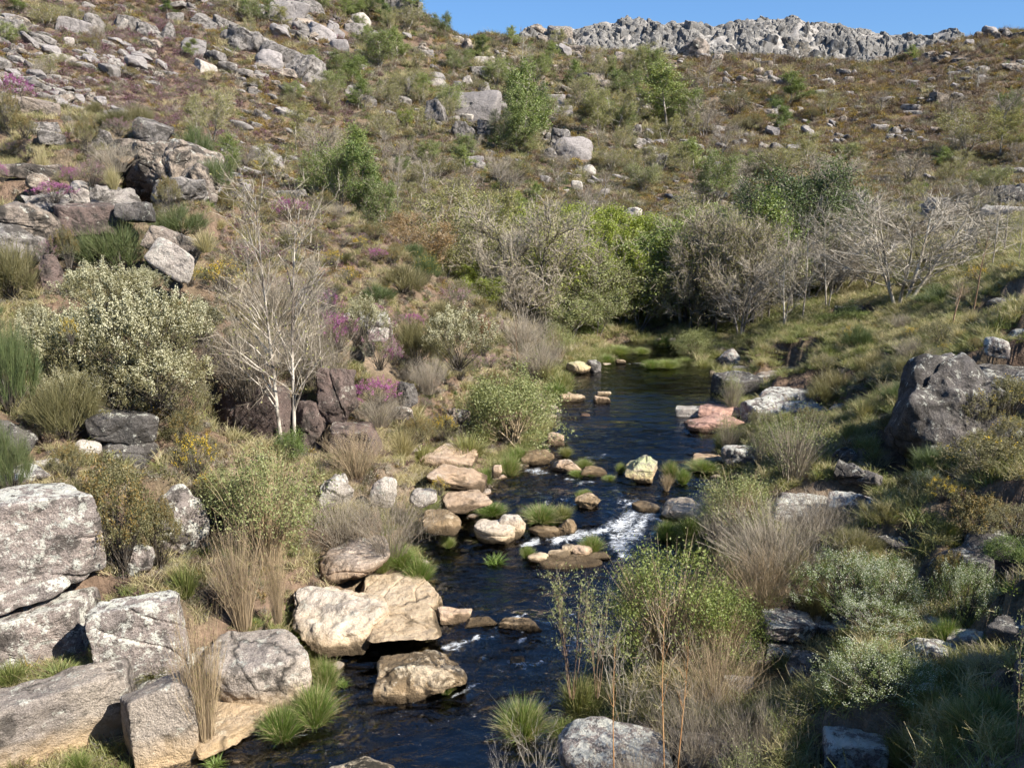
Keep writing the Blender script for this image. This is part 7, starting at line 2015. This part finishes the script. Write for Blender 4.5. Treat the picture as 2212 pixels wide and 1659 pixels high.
cover('hillside_stones', 'small grey stones scattered through the heath of the hillsides', [lowrock(31, 'boulder', M_HILL), lowrock(32, 'crag', M_WARM), lowrock(33, 'slab', M_HILL, (1.2, .9, .5)), lowrock(34, 'crag', M_SLABH)],
      np.stack([xx, yy, zz + .08 * s_], 1), np.stack([rg.normal(0, .2, m_), rg.normal(.2, .2, m_), rg.uniform(-.7, .7, m_)], 1), np.stack([s_ * 1.25, s_, s_ * rg.uniform(.6, 1.2, m_)], 1), rg.integers(4, size=m_))
# cobbles
NCB = 6000
a = rg.uniform(-.6, .3, NCB); yy = np.exp(rg.uniform(math.log(8.5), math.log(40), NCB)); xx = a * yy
sdc = poly_sd(xx, yy, RIV)
ok = (sdc < .5) & (sdc > -1.1) & (rg.random(NCB) < .75)
xx, yy = xx[ok], yy[ok]; zz = hgt(xx, yy); m_ = len(xx)
s_ = rg.uniform(.06, .26, m_) * np.clip(yy / 16, .8, 1.8)
cover('stream_cobbles', 'brown and tan cobbles along the edges of the stream bed', [lowrock(41, 'boulder', M_STAIN), lowrock(42, 'boulder', M_PINK), lowrock(43, 'slab', M_RIVER, (1.2, .9, .5))],
      np.stack([xx, yy, zz], 1), np.stack([rg.normal(0, .2, m_), rg.normal(0, .2, m_), rg.uniform(0, 6.28, m_)], 1), np.stack([s_, s_, s_ * .7], 1), rg.integers(3, size=m_))
# the rock towers of the far ridge
NR = 1500
M_CLIFF = rock_mat('ridge_cliff_granite', (.25, .235, .215), (.15, .145, .14), .35, .5, lic_col=(.34, .33, .30), speck=.3, streak=.3)
a = rg.uniform(-.05, .56, NR); yy = rg.uniform(236, 261, NR); xx = a * yy; zz = hgt(xx, yy)
big = n2(xx, yy, 6, 300, 2)
s_ = np.clip(2.6 + 3.0 * big, 1.3, 4.6) * rg.uniform(.7, 1.3, NR)
s_ *= np.interp(yy, [236, 254, 261], [1.1, 1, .6])
ok = zz > 24
xx, yy, zz, s_ = xx[ok], yy[ok], zz[ok], s_[ok]; m_ = len(xx)
idx = rg.integers(5, size=m_)
rot = np.stack([rg.normal(.1, .08, m_), rg.normal(.12, .10, m_), rg.uniform(-.4, .4, m_)], 1)
scl = np.stack([s_ * rg.uniform(.6, 1.0, m_), s_ * .9, s_ * rg.uniform(.9, 1.7, m_)], 1)
srcs = [lowrock(51, 'block', M_CLIFF, (1, 1, 1.1)), lowrock(52, 'crag', M_CLIFF, (1, 1, 1.3)), lowrock(53, 'block', M_CLIFF, (.8, .9, 1.3)), lowrock(54, 'crag', M_CLIFF, (1, .8, 1)), lowrock(55, 'crag', M_CLIFF, (1.2, 1, .9))]
# the 120 that show largest stand as crags of their own, the rest are one mass
order = np.argsort(-s_)
top_ = order[:120]; rest = order[120:]
RM = [('the highest summit', 1370, 20), ('the ridge start', 1240, 60), ('the second summit', 1640, 32), ('the ridge saddle', 1500, 40), ('the long right shoulder', 1850, 50), ('the dark ledges', 1900, 80), ('the lower cliff', 1650, 110), ('the ridge end', 2050, 78), ('the cliff foot', 1450, 100), ('the tiny cloud gap', 1745, 40)]
for i in top_:
    o = link('crag', srcs[idx[i]])
    o.location = (xx[i], yy[i], zz[i] - 1.05 * s_[i]); o.rotation_euler = tuple(rot[i]); o.scale = tuple(scl[i])
    u, v = proj(xx[i], yy[i], zz[i])
    d = [math.hypot(u - q[1], (v - q[2]) * 1.5) for q in RM]; j = int(np.argmin(d))
    du, dv = u - RM[j][1], v - RM[j][2]
    ang = math.degrees(math.atan2(-dv, du)) % 360
    rel = 'at' if d[j] < 25 else ['right of', 'up and right of', 'above', 'up and left of', 'left of', 'down and left of', 'below', 'down and right of'][int(((ang + 22.5) % 360) // 45)]
    shp = ['squared', 'jagged', 'tall squared', 'broken', 'rounded'][idx[i]]
    sz_ = 'huge' if s_[i] > 3.3 else 'large'
    tag(o, f'{sz_} {shp} grey rock tower {rel} {RM[j][0]}', 'crag', 'rock towers of the far ridge')
cover('ridge_rocks', 'jointed grey rock towers piled along the far ridge', srcs, np.stack([xx[rest], yy[rest], zz[rest] - 1.1 * s_[rest]], 1), rot[rest], scl[rest], idx[rest])

# unseen crags added just out of frame, shaped to shade the lower right corner
HX, HY = math.sin(SUN_AZ), math.cos(SUN_AZ)
for k_, (s0, wd_, hh_, lb_) in enumerate([(9.3, 3.8, 10.95, 'unseen crag added to cast shade beside the viewpoint, farthest of three'), (6.5, 3.8, 10.7, 'unseen crag added to cast shade beside the viewpoint, middle of three'), (3.6, 3.6, 10.5, 'unseen crag added to cast shade beside the viewpoint, nearest of three')]):
    pt_, f_ = rock_shape(810 + k_, wd_, 2.2, hh_, 'block', 5)
    o = link('crag', mesh_from('crag', pt_, f_, M_DARK, smooth='rock'))
    o.location = (-s0 * HY + 9.1 * HX, s0 * HX + 9.1 * HY, -.4); o.rotation_euler = (0, 0, math.atan2(HX, -HY))
    tag(o, lb_, 'crag')

# things whose words came out the same are told apart by their order from the left
by = {}
for o in COL.objects:
    if o.parent is None and o.get('kind') == 'thing': by.setdefault(o.get('label'), []).append(o)
far_up = lambda o: -o.location.y
ORD = ['leftmost', 'second', 'third', 'fourth', 'fifth', 'sixth', 'seventh', 'eighth', 'ninth']
for lb, os_ in by.items():
    if len(os_) < 2: continue
    os_.sort(key=lambda q: q.location.x / max(q.location.y, 1))
    for i_, o in enumerate(os_):
        w_ = ('left one' if i_ == 0 else 'right one') if len(os_) == 2 else ('rightmost of them' if i_ == len(os_) - 1 else ORD[min(i_, 8)] + ' from left')
        o['label'] = lb + ', ' + w_

# the solid rock of the far ridge: one jointed cliff, blocks standing proud of each other along the cracks
def cells(x, y, sx, sy, seed):
    cx, cy_ = np.floor(x / sx), np.floor(y / sy)
    d1 = np.full(x.shape, 9e9); d2 = np.full(x.shape, 9e9); val = np.zeros(x.shape)
    for i_ in (-1, 0, 1):
        for j_ in (-1, 0, 1):
            ix = (cx + i_).astype(np.int64); iy = (cy_ + j_).astype(np.int64); z0 = np.zeros_like(ix)
            px = (cx + i_ + _h(ix, iy, z0, seed)); py = (cy_ + j_ + _h(ix, iy, z0 + 1, seed)); vv_ = _h(ix, iy, z0 + 2, seed)
            dd_ = np.hypot(x / sx - px, y / sy - py)
            nw = dd_ < d1
            d2 = np.where(nw, d1, np.minimum(d2, dd_)); val = np.where(nw, vv_, val); d1 = np.where(nw, dd_, d1)
    return d2 - d1, val
gy = np.linspace(233, 268, 105); ga = np.linspace(-.07, .58, 430)
CY, CA = np.meshgrid(gy, ga, indexing='ij'); CX = CA * CY
CZ = hgt(CX, CY)
wx = CX + 1.4 * n2(CX, CY, 3.5, 61, 2); wy_ = CY + 1.4 * n2(CX, CY, 3.5, 62, 2)
e1, v1 = cells(wx, wy_, 5.5, 7.0, 5); e2, v2 = cells(wx, wy_, 1.9, 2.6, 9)
face = sstep(233, 239, CY) * sstep(268, 259, CY)
CZ = CZ - .8 + face * (1.2 + (2.6 * (v1 - .35) + 1.2 * (v2 - .4)) * np.interp(CY, [233, 248, 258], [1.2, 1, .45]) - 1.6 * np.exp(-(e1 / .09) ** 2) - .8 * np.exp(-(e2 / .12) ** 2) + .35 * n2(CX, CY, 1.0, 63, 3))
CZ = CZ - 3.0 * (1 - face)
rm_ = mesh_from('ridge_cliff', np.stack([CX, CY, CZ], -1).reshape(-1, 3), grid_faces(105, 430), M_CLIFF, smooth='rock')
o = link('ridge_cliff', rm_)
tag(o, 'long jointed grey granite cliff forming the far skyline ridge', kind='structure')
